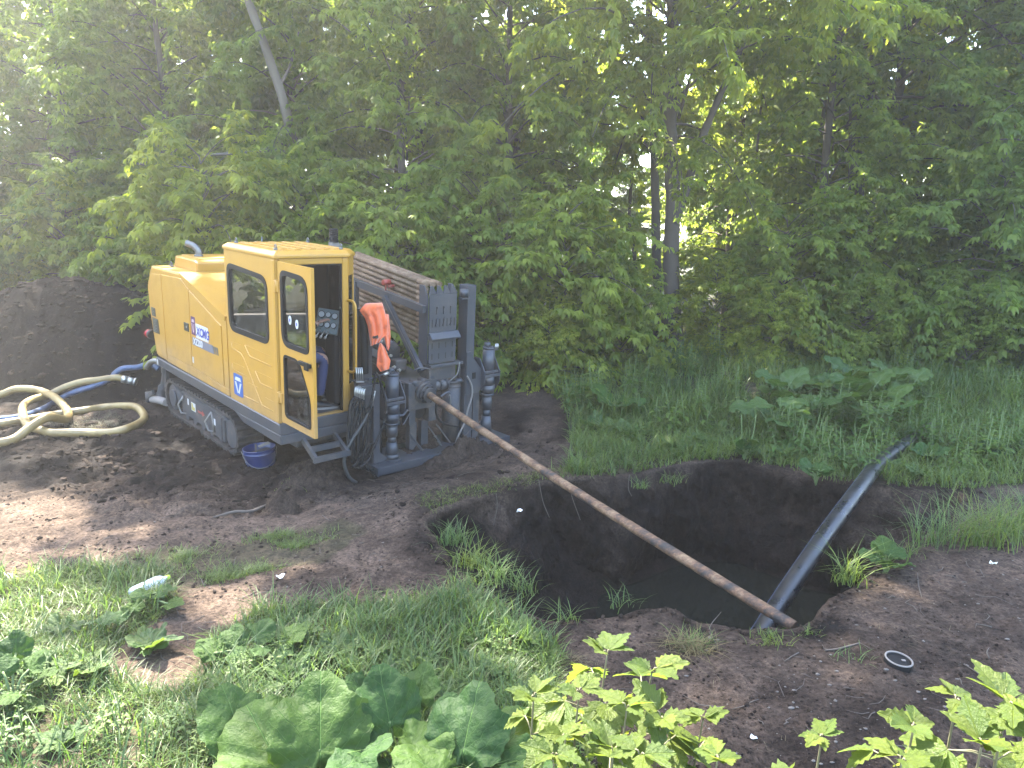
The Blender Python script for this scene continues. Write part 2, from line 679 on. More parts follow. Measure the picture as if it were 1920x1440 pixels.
M['leaf'] = leaf_mat('maple_foliage', (.066, .100, .018), (.190, .225, .036), (.20, .29, .03), (.46, .55, .07), .52, .5, False, .2)
M['leaf2'] = leaf_mat('far_foliage', (.06, .11, .03), (.10, .16, .035), (.20, .30, .04), (.36, .46, .06), .55)
M['grass'] = leaf_mat('grass_blades', (0.0306, 0.0648, 0.0162), (0.108, 0.1575, 0.0378), (0.081, 0.144, 0.0198), (0.216, 0.297, 0.0495), .42, .45)
M['drygrass'] = leaf_mat('dry_grass', (0.0728, 0.0616, 0.0336), (0.1344, 0.1176, 0.0672), (0.0896, 0.0784, 0.0392), (0.1456, 0.1288, 0.0672), .3, .6)
M['burdock'] = leaf_mat('burdock_leaf', (.018, .045, .011), (.036, .072, .015), (.04, .09, .012), (.075, .13, .016), .22, .55, 1, .15)
M['dock'] = leaf_mat('dock_leaf', (0.0255, 0.0595, 0.0136), (0.06375, 0.1105, 0.0238), (0.0595, 0.119, 0.017), (0.136, 0.2125, 0.02975), .35, .5, 1)
M['sapling'] = leaf_mat('young_maple_leaf', (.045, .078, .011), (.088, .122, .017), (.11, .17, .018), (.19, .24, .028), .45, .45, 2)
M['nettle'] = leaf_mat('nettle_leaf', (.028, .066, .014), (.075, .125, .020), (.07, .15, .018), (.17, .26, .03), .38, .6)
M['stem'] = plain('green_brown_stem', (.11, .10, .05), .7)
M['gstem'] = plain('green_stem', (.09, .13, .04), .7)


def soil_mat():
    m, nt, b = mat('soil')
    geo = N(nt, 'NewGeometry')
    moist_dark = nt.nodes.new('ShaderNodeAttribute')
    moist_dark.attribute_name = 'moist_dark'
    green = nt.nodes.new('ShaderNodeAttribute')
    green.attribute_name = 'green'
    n1 = N(nt, 'TexNoise', Scale=1.6, Detail=10.0, Roughness=.62)
    n2 = N(nt, 'TexNoise', Scale=38.0, Detail=8.0, Roughness=.7)
    n3 = N(nt, 'TexNoise', Scale=9.0, Detail=6.0, Roughness=.7)
    vo = N(nt, 'TexVoronoi', Scale=55.0)
    for q in (n1, n2, n3, vo):
        nt.links.new(geo.outputs['Position'], q.inputs['Vector'])
    dry = ramp(nt, n1.outputs['Fac'], [(.30, (0.05988, 0.04301, 0.03226)), (.50, (0.08839, 0.06451, 0.04939)), (.70, (0.114, 0.08333, 0.063))])
    wet = ramp(nt, n1.outputs['Fac'], [(.36, (0.006301, 0.004651, 0.004341)), (.55, (0.0119, 0.008372, 0.007054)), (.75, (0.021, 0.01364, 0.009766))])
    c = mixc(nt, moist_dark.outputs['Fac'], dry, wet)
    c = mixc(nt, 1.0, c, ramp(nt, n2.outputs['Fac'], [(.32, (.30, .30, .30)), (.50, (.9, .9, .9)), (.66, (1.5, 1.5, 1.5))]), 'MULTIPLY')
    c = mixc(nt, 1.0, c, ramp(nt, n3.outputs['Fac'], [(.32, (.48, .47, .47)), (.62, (1.2, 1.18, 1.15))]), 'MULTIPLY')
    # small pale grit
    g = ramp(nt, vo.outputs['Distance'], [(.0, (1, 1, 1)), (.13, (0, 0, 0))])
    gm = N(nt, 'TexNoise', Scale=21.0, Detail=1.0)
    nt.links.new(geo.outputs['Position'], gm.inputs['Vector'])
    gg = mixc(nt, 1.0, g, ramp(nt, gm.outputs['Fac'], [(.60, (0, 0, 0)), (.66, (.8, .8, .8))]), 'MULTIPLY')
    c = mixc(nt, gg, c, (.19, .17, .15))
    grn = ramp(nt, n3.outputs['Fac'], [(.35, (.018, .020, .010)), (.7, (.045, .052, .020))])
    c = mixc(nt, green.outputs['Fac'], c, grn)
    nt.links.new(c, b.inputs['Base Color'])
    rr = mixc(nt, moist_dark.outputs['Fac'], (.98,) * 3, (.93,) * 3)
    nt.links.new(rr, b.inputs['Roughness'])
    b.inputs['Specular IOR Level'].default_value = .12
    hs = mixc(nt, .45, n2.outputs['Fac'], n3.outputs['Fac'])
    bump(nt, b, hs, 1.0, .05)
    return m


M['soil'] = soil_mat()


def water_mat():
    m, nt, b = mat('muddy_water')
    b.inputs['Base Color'].default_value = (.009, .010, .008, 1)
    b.inputs['Roughness'].default_value = .03
    b.inputs['IOR'].default_value = 1.33
    geo = N(nt, 'NewGeometry')
    n = N(nt, 'TexNoise', Scale=7.0, Detail=3.0)
    nt.links.new(geo.outputs['Position'], n.inputs['Vector'])
    bump(nt, b, n.outputs['Fac'], .04, .02)
    return m


M['water'] = water_mat()

# ------------------------------------------------------------------ machine frame (the rig stands nose-down on the slope)
MX = np.array([0.6857602, -0.72462806, -0.06816976])
MY = np.array([0.72622537, 0.68745398, -0.0019362])
MZ = np.array([0.0482666, -0.04817884, 0.99767186])
MO = np.array([-2.40716912, 7.26252358, 0.48249678])


def m2w(x, y, z):
    return MO + x * MX + y * MY + z * MZ


# ------------------------------------------------------------------ terrain
RIM_PX = [(800, 975), (838, 1012), (850, 1050), (905, 1085), (955, 1115), (1000, 1135), (1060, 1160), (1110, 1152), (1165, 1140),
          (1215, 1130), (1262, 1128), (1310, 1148), (1375, 1160), (1440, 1166), (1500, 1162), (1538, 1140), (1552, 1106),
          (1600, 1080), (1655, 1045), (1700, 1010), (1760, 985), (1800, 950), (1790, 915), (1700, 903), (1640, 895), (1560, 893),
          (1500, 882), (1440, 868), (1380, 856), (1320, 857), (1260, 866), (1200, 880), (1130, 888), (1060, 897),
          (1000, 908), (940, 925), (880, 940), (830, 955)]
_r = np.array([ground_at(*q)[:2] for q in RIM_PX])
_r = np.array(spline([_r[-1]] + list(_r) + [_r[0], _r[1]], 6))
_r = _r[6:-6]
_seg = np.linalg.norm(np.diff(np.vstack([_r, _r[:1]]), axis=0), axis=1)
_cum = np.concatenate([[0], np.cumsum(_seg)])
NR = 620
_t = np.linspace(0, _cum[-1], NR, endpoint=False)
_rc = np.vstack([_r, _r[:1]])
RIM = np.stack([np.interp(_t, _cum, _rc[:, 0]), np.interp(_t, _cum, _rc[:, 1])], 1)
_d = RIM - RIM.mean(0)
RIM = RIM + (vnoise(RIM[:, 0] * 2.2, RIM[:, 1] * 2.2, 0, 5) * .05 + vnoise(RIM[:, 0] * 7, RIM[:, 1] * 7, 0, 6) * .02)[:, None] * \
    (_d / np.linalg.norm(_d, axis=1)[:, None])
WATER_Z = -1.34


def rim_dist(x, y):
    """signed distance to the pit rim, positive inside"""
    x, y = np.asarray(x, float).ravel(), np.asarray(y, float).ravel()
    best = np.full(x.shape, 9.0)
    P = RIM[::4]
    Q = np.roll(P, -1, 0)
    for a, b in zip(P, Q):
        e = b - a
        t = np.clip(((x - a[0]) * e[0] + (y - a[1]) * e[1]) / (e @ e), 0, 1)
        d = np.hypot(x - a[0] - t * e[0], y - a[1] - t * e[1])
        best = np.minimum(best, d)
    ins = in_poly(x, y, P)
    return np.where(ins, best, -best)


def machine_mask(x, y):
    dx, dy = x - MO[0], y - MO[1]
    u = dx * MX[0] + dy * MX[1]
    v = dx * MY[0] + dy * MY[1]
    du = np.maximum(np.maximum(-3.9 - u, u - .35), 0)
    dv = np.maximum(np.maximum(-.1 - v, v - 3.2), 0)
    return smooth01(1 - np.hypot(du, dv) / 1.0)


def px_soft(x, y, poly, z=-.12):
    px_, py_, d = topx(np.stack([x, y, np.full_like(x, z)], 1))
    return in_poly(px_, py_, poly) & (d > .3)


ROUGH = [(90, 830), (330, 800), (600, 850), (660, 905), (520, 950), (330, 960), (120, 930), (40, 880)]
GREEN_BACK = [(1045, 735), (1085, 800), (1062, 900), (1180, 885), (1290, 860), (1350, 845), (1450, 858), (1520, 880), (1640, 898), (1790, 905), (2600, 900),
              (2600, 600), (860, 600), (930, 700)]
GREEN_FRONT = [(-600, 1130), (-100, 1080), (130, 1050), (300, 1020), (470, 1000), (640, 965), (690, 985), (610, 1040), (430, 1075), (340, 1110), (330, 1140),
               (240, 1190), (180, 1250), (320, 1290), (400, 1200), (480, 1140), (640, 1128), (760, 1130), (860, 1105), (960, 1140), (1050, 1215), (1040, 1300), (1080, 1460), (1100, 2600), (-1500, 2600)]


def height(x, y, fine=True):
    shp = np.shape(x)
    x, y = np.asarray(x, float).ravel(), np.asarray(y, float).ravel()
    z = np.full(x.shape, -.12)
    z += .30 * smooth01((3.0 - y) / 2.2)
    z += .10 * smooth01((y - 9) / 3) * smooth01((x + 1) / 3)
    z += .05 * fbm(x * .55, y * .55, 0, 11, 2)
    mm = machine_mask(x, y)
    zm = MO[2] + (-.74 - (x - MO[0]) * MZ[0] - (y - MO[1]) * MZ[1]) / MZ[2]
    z = z * (1 - mm) + zm * mm
    # spoil heap behind the rig
    r = np.sqrt(((x + 7.55) / 3.3) ** 2 + ((y - 12.55) / 1.75) ** 2)
    hp = np.clip(1 - r ** 1.9, 0, 1)
    hh = 1.66 * hp * (1 + .10 * fbm(x * 1.3, y * 1.3, 0, 23, 3)) + .06 * smooth01(hp * 3) * (1 - np.abs(fbm(x * 3.2, y * 3.2, 0, 27, 4, .6)))
    z += hh
    if fine:
        z += .020 * fbm(x * 2.3, y * 2.3, 0, 31, 3)
        z += .012 * fbm(x * 8, y * 8, 0, 37, 3, .65)
        z += .010 * np.maximum(0, fbm(x * 4.5, y * 4.5, 0, 39, 3, .6)) ** 1.5
        rg = px_soft(x, y, ROUGH).astype(float)
        w = np.maximum(rg, smooth01(hh / .15) * .85)
        band = smooth01(1 - np.abs(y - 9.6) / 2.2) * smooth01((-2.2 - x) / 1.0)
        w = np.maximum(w, band * .55)
        w = np.maximum(w, mm * .45)
        z += w * (.085 * (1 - np.abs(fbm(x * 3.1, y * 3.1, 0, 41, 3, .6))) - .05)
        z += w * (.030 * (1 - np.abs(fbm(x * 11, y * 11, 0, 43, 3, .6))) - .014)
        # drag marks running towards the lower left
        c, s = math.cos(math.radians(28)), math.sin(math.radians(28))
        u, v = x * c + y * s, -x * s + y * c
        lf = smooth01((.3 - x) / 1.2) * smooth01((y - 4.2) / .8) * smooth01((10.5 - y) / 1.2)
        z += lf * (.022 * fbm(u * .8, v * 5.5, 0, 51, 3))
    return z.reshape(shp)


def hz(x, y):
    return float(height(np.array([x], float), np.array([y], float))[0])


def on_ground(px, py, it=3, dz=0.0):
    """point of the terrain seen at a pixel"""
    r = ray(px, py)
    t = np.linspace(1.2, 40, 1600)
    P = _cC + r * t[:, None]
    below = P[:, 2] < height(P[:, 0], P[:, 1])
    i = int(np.argmax(below)) if below.any() else len(t) - 1
    P = P[i]
    return np.array([P[0], P[1], hz(P[0], P[1]) + dz])


def _axis(a, b, step, lo, hi):
    core = np.arange(a, b + 1e-6, step)
    L, s, v = [], step, a
    while v > lo:
        s *= 1.22
        v -= s
        L.append(v)
    Rr, s, v = [], step, b
    while v < hi:
        s *= 1.22
        v += s
        Rr.append(v)
    return np.concatenate([L[::-1], core, Rr])


def build_ground():
    xs = _axis(-9.3, 7.6, .032, -160, 160)
    ys = _axis(1.6, 15.0, .032, -60, 320)
    nx, ny = len(xs), len(ys)
    X, Y = np.meshgrid(xs, ys)
    Z = height(X, Y)
    pit = rim_dist(X, Y).reshape(X.shape)
    # crumbled lip
    Z = Z - .05 * smooth01((.10 + pit) / .12) * (pit < .03)
    V = np.stack([X.ravel(), Y.ravel(), Z.ravel()], 1)
    i = np.arange(nx * ny).reshape(ny, nx)
    F = np.stack([i[:-1, :-1].ravel(), i[:-1, 1:].ravel(), i[1:, 1:].ravel(), i[1:, :-1].ravel()], 1)
    pf = pit.ravel()[F].max(1)
    F = F[pf < -.02]
    x, y = X.ravel(), Y.ravel()
    fx = x
    # moisture and colour of the soil
    moist_dark = .42 + .35 * fbm(x * .5, y * .5, 0, 61, 3) + .34 * fbm(x * 2.6, y * 2.6, 0, 62, 4, .6)
    r = np.sqrt(((x + 7.55) / 3.5) ** 2 + ((y - 12.5) / 2.1) ** 2)
    moist_dark += .9 * smooth01((1.12 - r) / .2)
    moist_dark += .55 * smooth01((y - 6.9) / 1.2) * smooth01((-1.2 - x) / 1.2)
    moist_dark += .30 * smooth01(1 + pit.ravel() / .35)
    moist_dark += .25 * smooth01((x - .6) / .8) * smooth01((5.6 - y) / .8)
    moist_dark -= .55 * smooth01((-1.3 - x) / 1.0) * smooth01((7.1 - y) / .7)
    moist_dark += .35 * px_soft(x, y, ROUGH)
    green = np.zeros(len(x))
    gb = px_soft(x, y, GREEN_BACK)
    gf = px_soft(x, y, GREEN_FRONT)
    green[gb] = .8
    green[gf] = .45
    green[(y > 13.2) | (np.abs(x) > 11) | (y < 1.2)] = .9
    green *= np.clip(.9 + .5 * fbm(x * 1.7, y * 1.7, 0, 71, 3), 0, 1)
    me = mesh_np('ground', V, F, True, {'moist_dark': np.clip(moist_dark, 0, 1), 'green': green})
    g = link('ground', me, M['soil'])
    g['kind'] = 'structure'
    return g


build_ground()


def build_pit():
    nrow = 58
    P, Q = RIM, np.roll(RIM, -1, 0)
    tan = np.roll(RIM, -6, 0) - np.roll(RIM, 6, 0)
    tan /= np.linalg.norm(tan, axis=1)[:, None]
    c = RIM.mean(0)
    nrm = np.stack([-tan[:, 1], tan[:, 0]], 1)
    sgn = np.sign(((c - RIM) * nrm).sum(1).mean())
    nrm *= sgn
    for _ in range(25):
        nrm = (np.roll(nrm, 3, 0) + nrm + np.roll(nrm, -3, 0))
        nrm /= np.linalg.norm(nrm, axis=1)[:, None]
    top = height(RIM[:, 0], RIM[:, 1])
    # gentle earth slope on the left end, ledge in the right corner
    slope = .10 + .55 * smooth01((.6 - RIM[:, 0]) / 1.1) * smooth01((RIM[:, 1] - 5.2) / .6) \
        + .45 * smooth01((RIM[:, 0] - 3.3) / .6)
    V, mo = [], []
    for k in range(nrow):
        if k == 0:
            off, z = -.13 * np.ones(NR), None
        elif k == 1:
            off = -.07 * np.ones(NR)
        elif k == 2:
            off = -.02 * np.ones(NR)
        elif k == 3:
            off = .01 * np.ones(NR)
        if k <= 3:
            p = RIM + nrm * off[:, None]
            z = height(p[:, 0], p[:, 1]) + (-.075, -.012, -.010, -.03)[k]
        else:
            s = (k - 3) / (nrow - 4)
            dz = s * 1.55
            off = .01 + slope * smooth01(s * 1.5) * 1.0 + .05 * s
            p = RIM + nrm * off[:, None]
            z = top * (1 - min(1, s * 2)) + (-.12) * min(1, s * 2) - .03 - dz
            amp = min(1.0, s * 9)
            n = .11 * fbm(p[:, 0] * 1.9, p[:, 1] * 1.9, z * 1.6, 81, 3) + .040 * (1 - np.abs(fbm(p[:, 0] * 6, p[:, 1] * 6, z * 5, 83, 3, .6))) \
                + .045 * vnoise(p[:, 0] * 7.0, p[:, 1] * 7.0, z * .7, 85) + .022 * fbm(p[:, 0] * 15, p[:, 1] * 15, z * 13, 86, 2, .6)
            p = p + nrm * (n * amp)[:, None]
        V.append(np.stack([p[:, 0], p[:, 1], z + 0 * p[:, 0]], 1))
        depth_dark = np.clip((-.12 - z) / 1.1, 0, 1)  # damp wall soil, darkened with depth to put pit shade into its colour
        mo.append(np.clip(.70 + .6 * depth_dark + .42 * fbm(p[:, 0] * 1.8, p[:, 1] * 1.8, z * 2.8, 87, 4, .6) - .25 * smooth01((p[:, 0] - 3.4) / .5), 0, 1)
                  if k > 3 else np.clip(.6 + .3 * fbm(p[:, 0] * 2, p[:, 1] * 2, 0, 88, 2), 0, 1))
    V = np.concatenate(V)
    mo = np.concatenate(mo)
    i = np.arange(nrow * NR).reshape(nrow, NR)
    j = np.roll(i, -1, 1)
    F = np.stack([i[:-1].ravel(), j[:-1].ravel(), j[1:].ravel(), i[1:].ravel()], 1)
    if sgn > 0:
        F = F[:, ::-1]
    me = mesh_np('pit_wall', V, F, True, {'moist_dark': mo, 'green': np.zeros(len(V))})
    o = link('pit_wall', me, M['soil'])
    o['kind'] = 'structure'
    n = 40
    xs, ys = np.linspace(-2, 5.5, 90), np.linspace(3.2, 9, 70)
    X, Y = np.meshgrid(xs, ys)
    Z = -1.50 + .06 * fbm(X, Y, 0, 90, 3)
    # silt banks along the far and right side
    rd = rim_dist(X, Y).reshape(X.shape)
    ok = rd > -.0
    Z += .30 * smooth01((.42 - rd) / .42) + .42 * smooth01((1.25 - X) / 1.1)
    V = np.stack([X.ravel(), Y.ravel(), Z.ravel()], 1)
    i = np.arange(len(V)).reshape(X.shape)
    F = np.stack([i[:-1, :-1].ravel(), i[:-1, 1:].ravel(), i[1:, 1:].ravel(), i[1:, :-1].ravel()], 1)
    F = F[(rd.ravel()[F] > -.25).all(1)]
    me = mesh_np('pit_floor', V, F, True, {'moist_dark': np.ones(len(V)), 'green': np.zeros(len(V))})
    link('pit_floor', me, M['soil'])['kind'] = 'structure'
    ring = [tuple(q) + (WATER_Z,) for q in (RIM[::6] * .98 + c * .02)]
    w = link('water', mesh_from('water', ring, [tuple(range(len(ring)))]), M['water'])
    w['kind'] = 'structure'


build_pit()


def clods():
    """loose lumps of earth, far too many to count"""
    V, F, mo = [], [], []
    base = []
    for s in range(10):
        bm = bmesh.new()
        bmesh.ops.create_icosphere(bm, subdivisions=2 if s < 5 else 1, radius=1)
        c = np.array([v.co[:] for v in bm.verts])
        f = np.array([[v.index for v in q.verts] for q in bm.faces])
        bm.free()
        c *= (1 + .5 * fbm(c[:, 0] * 1.3, c[:, 1] * 1.3, c[:, 2] * 1.3, 100 + s, 3))[:, None]
        base.append((c, f))
    pts = []

    def scatter(n, poly, smin, smax, z=-.12):
        xs = RNG.uniform(min(p[0] for p in poly), max(p[0] for p in poly), n)
        ys = RNG.uniform(min(p[1] for p in poly), max(p[1] for p in poly), n)
        k = in_poly(xs, ys, poly)
        for a, b in zip(xs[k], ys[k]):
            P = ground_at(a, b, z)
            pts.append((P[0], P[1], smin * (smax / smin) ** (RNG.random() ** 2.2)))
    scatter(1500, ROUGH, .006, .034)
    scatter(160, [(100, 835), (300, 850), (320, 890), (120, 880)], .02, .055)
    scatter(3600, [(0, 800), (700, 820), (1100, 850), (780, 960), (800, 1130), (300, 1130), (0, 1100)], .005, .022)
    scatter(3600, [(1060, 1170), (1500, 1175), (1600, 1080), (1920, 1000), (1920, 1440), (1080, 1440)], .004, .016)
    scatter(500, [(560, 850), (700, 840), (1080, 760), (1100, 850), (940, 920), (760, 960), (600, 900)], .007, .04)
    scatter(700, [(-80, 830), (260, 700), (330, 780), (420, 860), (100, 880)], .01, .06)
    # heap
    for _ in range(4200):
        a, rr = RNG.uniform(0, 2 * math.pi), math.sqrt(RNG.random())
        x, y = -7.55 + 3.4 * rr * math.cos(a), 12.55 + 1.8 * rr * math.sin(a)
        if y < 12.9:
            pts.append((x, y, .009 * (6.0) ** (RNG.random() ** 2.2)))
    # crumbs along the rim and clods on the heaps in front of the rig
    for _ in range(1500):
        q = RIM[RNG.integers(NR)]
        pts.append((q[0] + RNG.normal(0, .12), q[1] + RNG.normal(0, .12), RNG.uniform(.006, .022)))
    A = np.array(pts)
    A = A[rim_dist(A[:, 0], A[:, 1]) < -.03]
    hzv = height(A[:, 0], A[:, 1])
    n0 = 0
    for i, (x, y, s) in enumerate(A):
        c, f = base[i % 5 + (0 if s > .022 else 5)]
        a = RNG.uniform(0, 6.28)
        sc = s * np.array([RNG.uniform(.8, 1.5), RNG.uniform(.7, 1.1), RNG.uniform(.45, .8)])
        v = c * sc
        v = np.stack([v[:, 0] * math.cos(a) - v[:, 1] * math.sin(a), v[:, 0] * math.sin(a) + v[:, 1] * math.cos(a), v[:, 2]], 1)
        v += (x, y, hzv[i] + sc[2] * .1)
        V.append(v)
        F.append(f + n0)
        n0 += len(v)
        base_m = .8 if y > 8 or (x < -1 and y > 6.5) else .6
        mo.append(np.full(len(v), np.clip(base_m + RNG.normal(0, .2), 0, 1)))
    V, F, mo = np.concatenate(V), np.concatenate(F), np.concatenate(mo)
    o = link('soil_clods', mesh_np('soil_clods', V, F, False, {'moist_dark': mo, 'green': np.zeros(len(V))}), M['soil'])
    tag(o, 'loose dark clods and crumbs of dug earth lying over the bare ground and heap', 'soil clods')
    o['kind'] = 'stuff'


clods()

# ------------------------------------------------------------------ the drilling rig
rig = thing('drilling_rig', 'yellow and dark grey tracked drilling rig with its cab door open beside the muddy pit', 'drilling rig')
rig.matrix_world = Matrix(((MX[0], MY[0], MZ[0], MO[0]), (MX[1], MY[1], MZ[1], MO[1]), (MX[2], MY[2], MZ[2], MO[2]), (0, 0, 0, 1)))
bpy.context.view_layer.update()
RIGM = rig.matrix_world.copy()


def build_body():
    # hood: side profile in x,z pulled across the machine
    prof = [(-1.20, .0), (-3.66, .02), (-3.84, .62), (-3.87, .95), (-3.84, 1.02), (-3.66, 1.27), (-2.56, 1.285), (-1.20, .93)]
    hood = MB().prism(prof, 1, .004, 1.30, .035, 3).build('hood', M['yellow'], rig)
    # doors and panels of the hood stand 5 mm proud with gaps between them
    MB().prism([(-3.64, .06), (-3.25, .06), (-3.27, 1.19), (-3.62, 1.16), (-3.80, .98), (-3.79, .66)], 1, -.004, .006, .003, 1) \
        .build('corner_panel', M['yellow'], hood)
    d = MB().prism([(-3.225, .145), (-2.345, .145), (-2.315, 1.11), (-2.56, 1.215), (-3.245, 1.19)], 1, -.006, .006, .003, 1) \
        .build('engine_door', M['yellow'], rig)
    MB().box((-2.515, -.014, .575), (-2.365, -.004, .68), .004).build('latch', M['sticker'], d)
    MB().cyl((-2.42, -.014, .63), (-2.42, -.019, .63), .014, 14).build('latch_button', M['steelw'], d)
    d2 = MB().prism([(-2.325, .145), (-1.93, .13), (-1.37, .10), (-1.375, .81), (-2.295, 1.10)], 1, -.006, .006, .003, 1) \
        .build('engine_door', M['yellow'], rig)
    MB().prism([(-3.23, .03), (-1.225, .01), (-1.225, .085), (-1.36, .085), (-1.94, .12), (-2.33, .13), (-3.23, .13)], 1, -.003, .006, .002, 1) \
        .build('sill_panel', M['yellow'], hood)
    MB().prism([(-1.345, .10), (-1.225, .10), (-1.225, .90), (-1.345, .87)], 1, -.003, .006, .002, 1).build('pillar_panel', M['yellow'], hood)
    # rounded rails along the hood edges
    MB().bar((-2.56, .03, 1.262), (-1.23, .03, .915), .09, .055).build('edge_rail', M['yellow'], hood)
    # air box, exhaust and small fittings
    MB().prism([(-3.42, 1.27), (-2.60, 1.27), (-2.60, 1.40), (-2.70, 1.425), (-3.34, 1.425)], 1, .22, 1.25, .02, 2).build('air_box', M['yellow'], hood)
    MB().prism([(-3.33, 1.425), (-2.72, 1.425), (-2.72, 1.437), (-3.33, 1.437)], 1, .30, 1.15, .004, 1).build('air_box_lid', M['yellow'], hood)
    ex = spline([(-3.05, .42, 1.43), (-3.05, .42, 1.50), (-3.09, .38, 1.565), (-3.16, .31, 1.60)], 5)
    MB().tube(ex, .043, 18, cap=False).tube(ex, .036, 18, cap=False).cyl((-3.05, .42, 1.43), (-3.05, .42, 1.455), .058, 18) \
        .build('exhaust_pipe', M['silver'], rig)
    MB().cyl((-2.3, .95, 1.22), (-2.3, .95, 1.58), .012, 8).cyl((-2.3, .95, 1.58), (-2.3, .95, 1.74), .008, 8).build('aerial', M['silver'], rig)
    for x, y, z in ((-1.95, .35, 1.125), (-3.52, .22, 1.28), (-3.30, .16, 1.285)):
        lug = MB().cyl((x, y, z - .005), (x, y, z + .012), .022, 12)
        lug.tube([(x + .018 * math.cos(a), y, z + .03 + .018 * math.sin(a)) for a in np.linspace(-.6, 3.8, 9)], .005, 6)
        lug.build('lifting_eye', M['silver'], hood)
    MB().bar((-1.50, .20, 1.012), (-1.25, .20, .946), .006, .006).build('seam', M['black'], hood)
    # two dark information plates
    for nm, q in (('warning_sticker', [(-3.715, .585), (-3.565, .585), (-3.575, .70), (-3.725, .70)]),
                  ('warning_sticker', [(-3.70, .36), (-3.455, .36), (-3.485, .56), (-3.71, .56)])):
        s = MB().prism(q, 1, -.0075, -.0045).build(nm, M['sticker'], hood)
        t = MB()
        z0, z1 = min(p[1] for p in q), max(p[1] for p in q)
        nrow = int((z1 - z0) / .022)
        x0, x1 = q[0][0] + .02, q[1][0] - .025
        for k in range(nrow):
            zz = z0 + .016 + k * .021
            t.box((x0, -.0092, zz), (x0 + (x1 - x0) * random.uniform(.4, 1), -.0077, zz + .007))
        t.build('sticker_print', plain('faint_print', (.14, .15, .14), .5), s)
    # small white label
    MB().box((-2.30, -.0085, .20), (-2.265, -.0065, .275)).build('small_label', M['white'], d2)
    # maker's plate
    word = MB().prism([(-2.135, .545), (-1.755, .545), (-1.755, .72), (-2.135, .72)], 1, -.0082, -.0064).build('maker_plate', M['white'], d2)
    return hood, d2, word


def text_obj(name, body, size, M4, material, parent, ext=.0012, shear=0.0, sx=1.0, bold=.0):
    cu = bpy.data.curves.new(name, 'FONT')
    cu.body = body
    cu.size = size
    cu.extrude = ext
    cu.shear = shear
    cu.offset = bold
    cu.resolution_u = 3
    o = bpy.data.objects.new(name, cu)
    COL.objects.link(o)
    bpy.context.view_layer.update()
    dg = bpy.context.evaluated_depsgraph_get()
    me = bpy.data.meshes.new_from_object(o.evaluated_get(dg))
    bpy.data.objects.remove(o)
    me.transform(Matrix.Diagonal((sx, 1, 1, 1)))
    me.transform(M4)
    me.materials.clear()
    return link(name, me, material, parent)


def face_y(x, y, z):
    """text lying in the x,z plane and facing -y, at x, z"""
    return Matrix.Translation((x, y, z)) @ Matrix.Rotation(math.pi / 2, 4, 'X')


hood, hood_door, plate = build_body()


def emblem(x0, z0, x1, z1, y, border, white, inner, parent, name='emblem'):
    """shield: dark rectangle, pale bar on top, pale V below"""
    w, h = x1 - x0, z1 - z0
    e = MB().prism(round_loop([(x0, z0), (x1, z0), (x1, z1), (x0, z1)], w * .08, 3), 1, y - .0025, y).build(name, border, parent)
    P = lambda u, v: (x0 + u * w, z0 + v * h)
    m = MB()
    m.prism([P(.26, .86), P(.74, .86), P(.84, .70), P(.16, .70)], 1, y - .0042, y - .0026)
    m.prism([P(.13, .62), P(.30, .62), P(.50, .16), P(.42, .12)][::-1], 1, y - .0042, y - .0026)
    m.prism([P(.70, .62), P(.87, .62), P(.62, .12), P(.50, .16)][::-1], 1, y - .0042, y - .0026)
    m.build('emblem_mark', white, e)
    return e


emblem(-2.275, .565, -2.15, .79, -.0062, M['purple'], M['pinkish'], M['purple'], hood_door)
text_obj('lettering', 'XCMG', .150, face_y(-2.118, -.0090, .578), M['blue'], plate, shear=.18, sx=.88, bold=.004)
stripe = MB().prism([(-2.265, .435), (-1.60, .435), (-1.63, .535), (-2.265, .535)], 1, -.0082, -.0064).build('stripe', M['stripe'], hood_door)
text_obj('lettering', 'XZ200', .118, face_y(-2.24, -.0090, .447), M['white'], stripe, shear=.1, sx=.88, bold=.003)
tl = MB()
for k in range(3):
    x = -1.615 + k * .055
    tl.prism([(x, .44), (x + .028, .44), (x + .018, .53), (x - .03, .53)], 1, -.0082, -.0064)
tl.build('stripe_tail', M['silver'], hood_door)


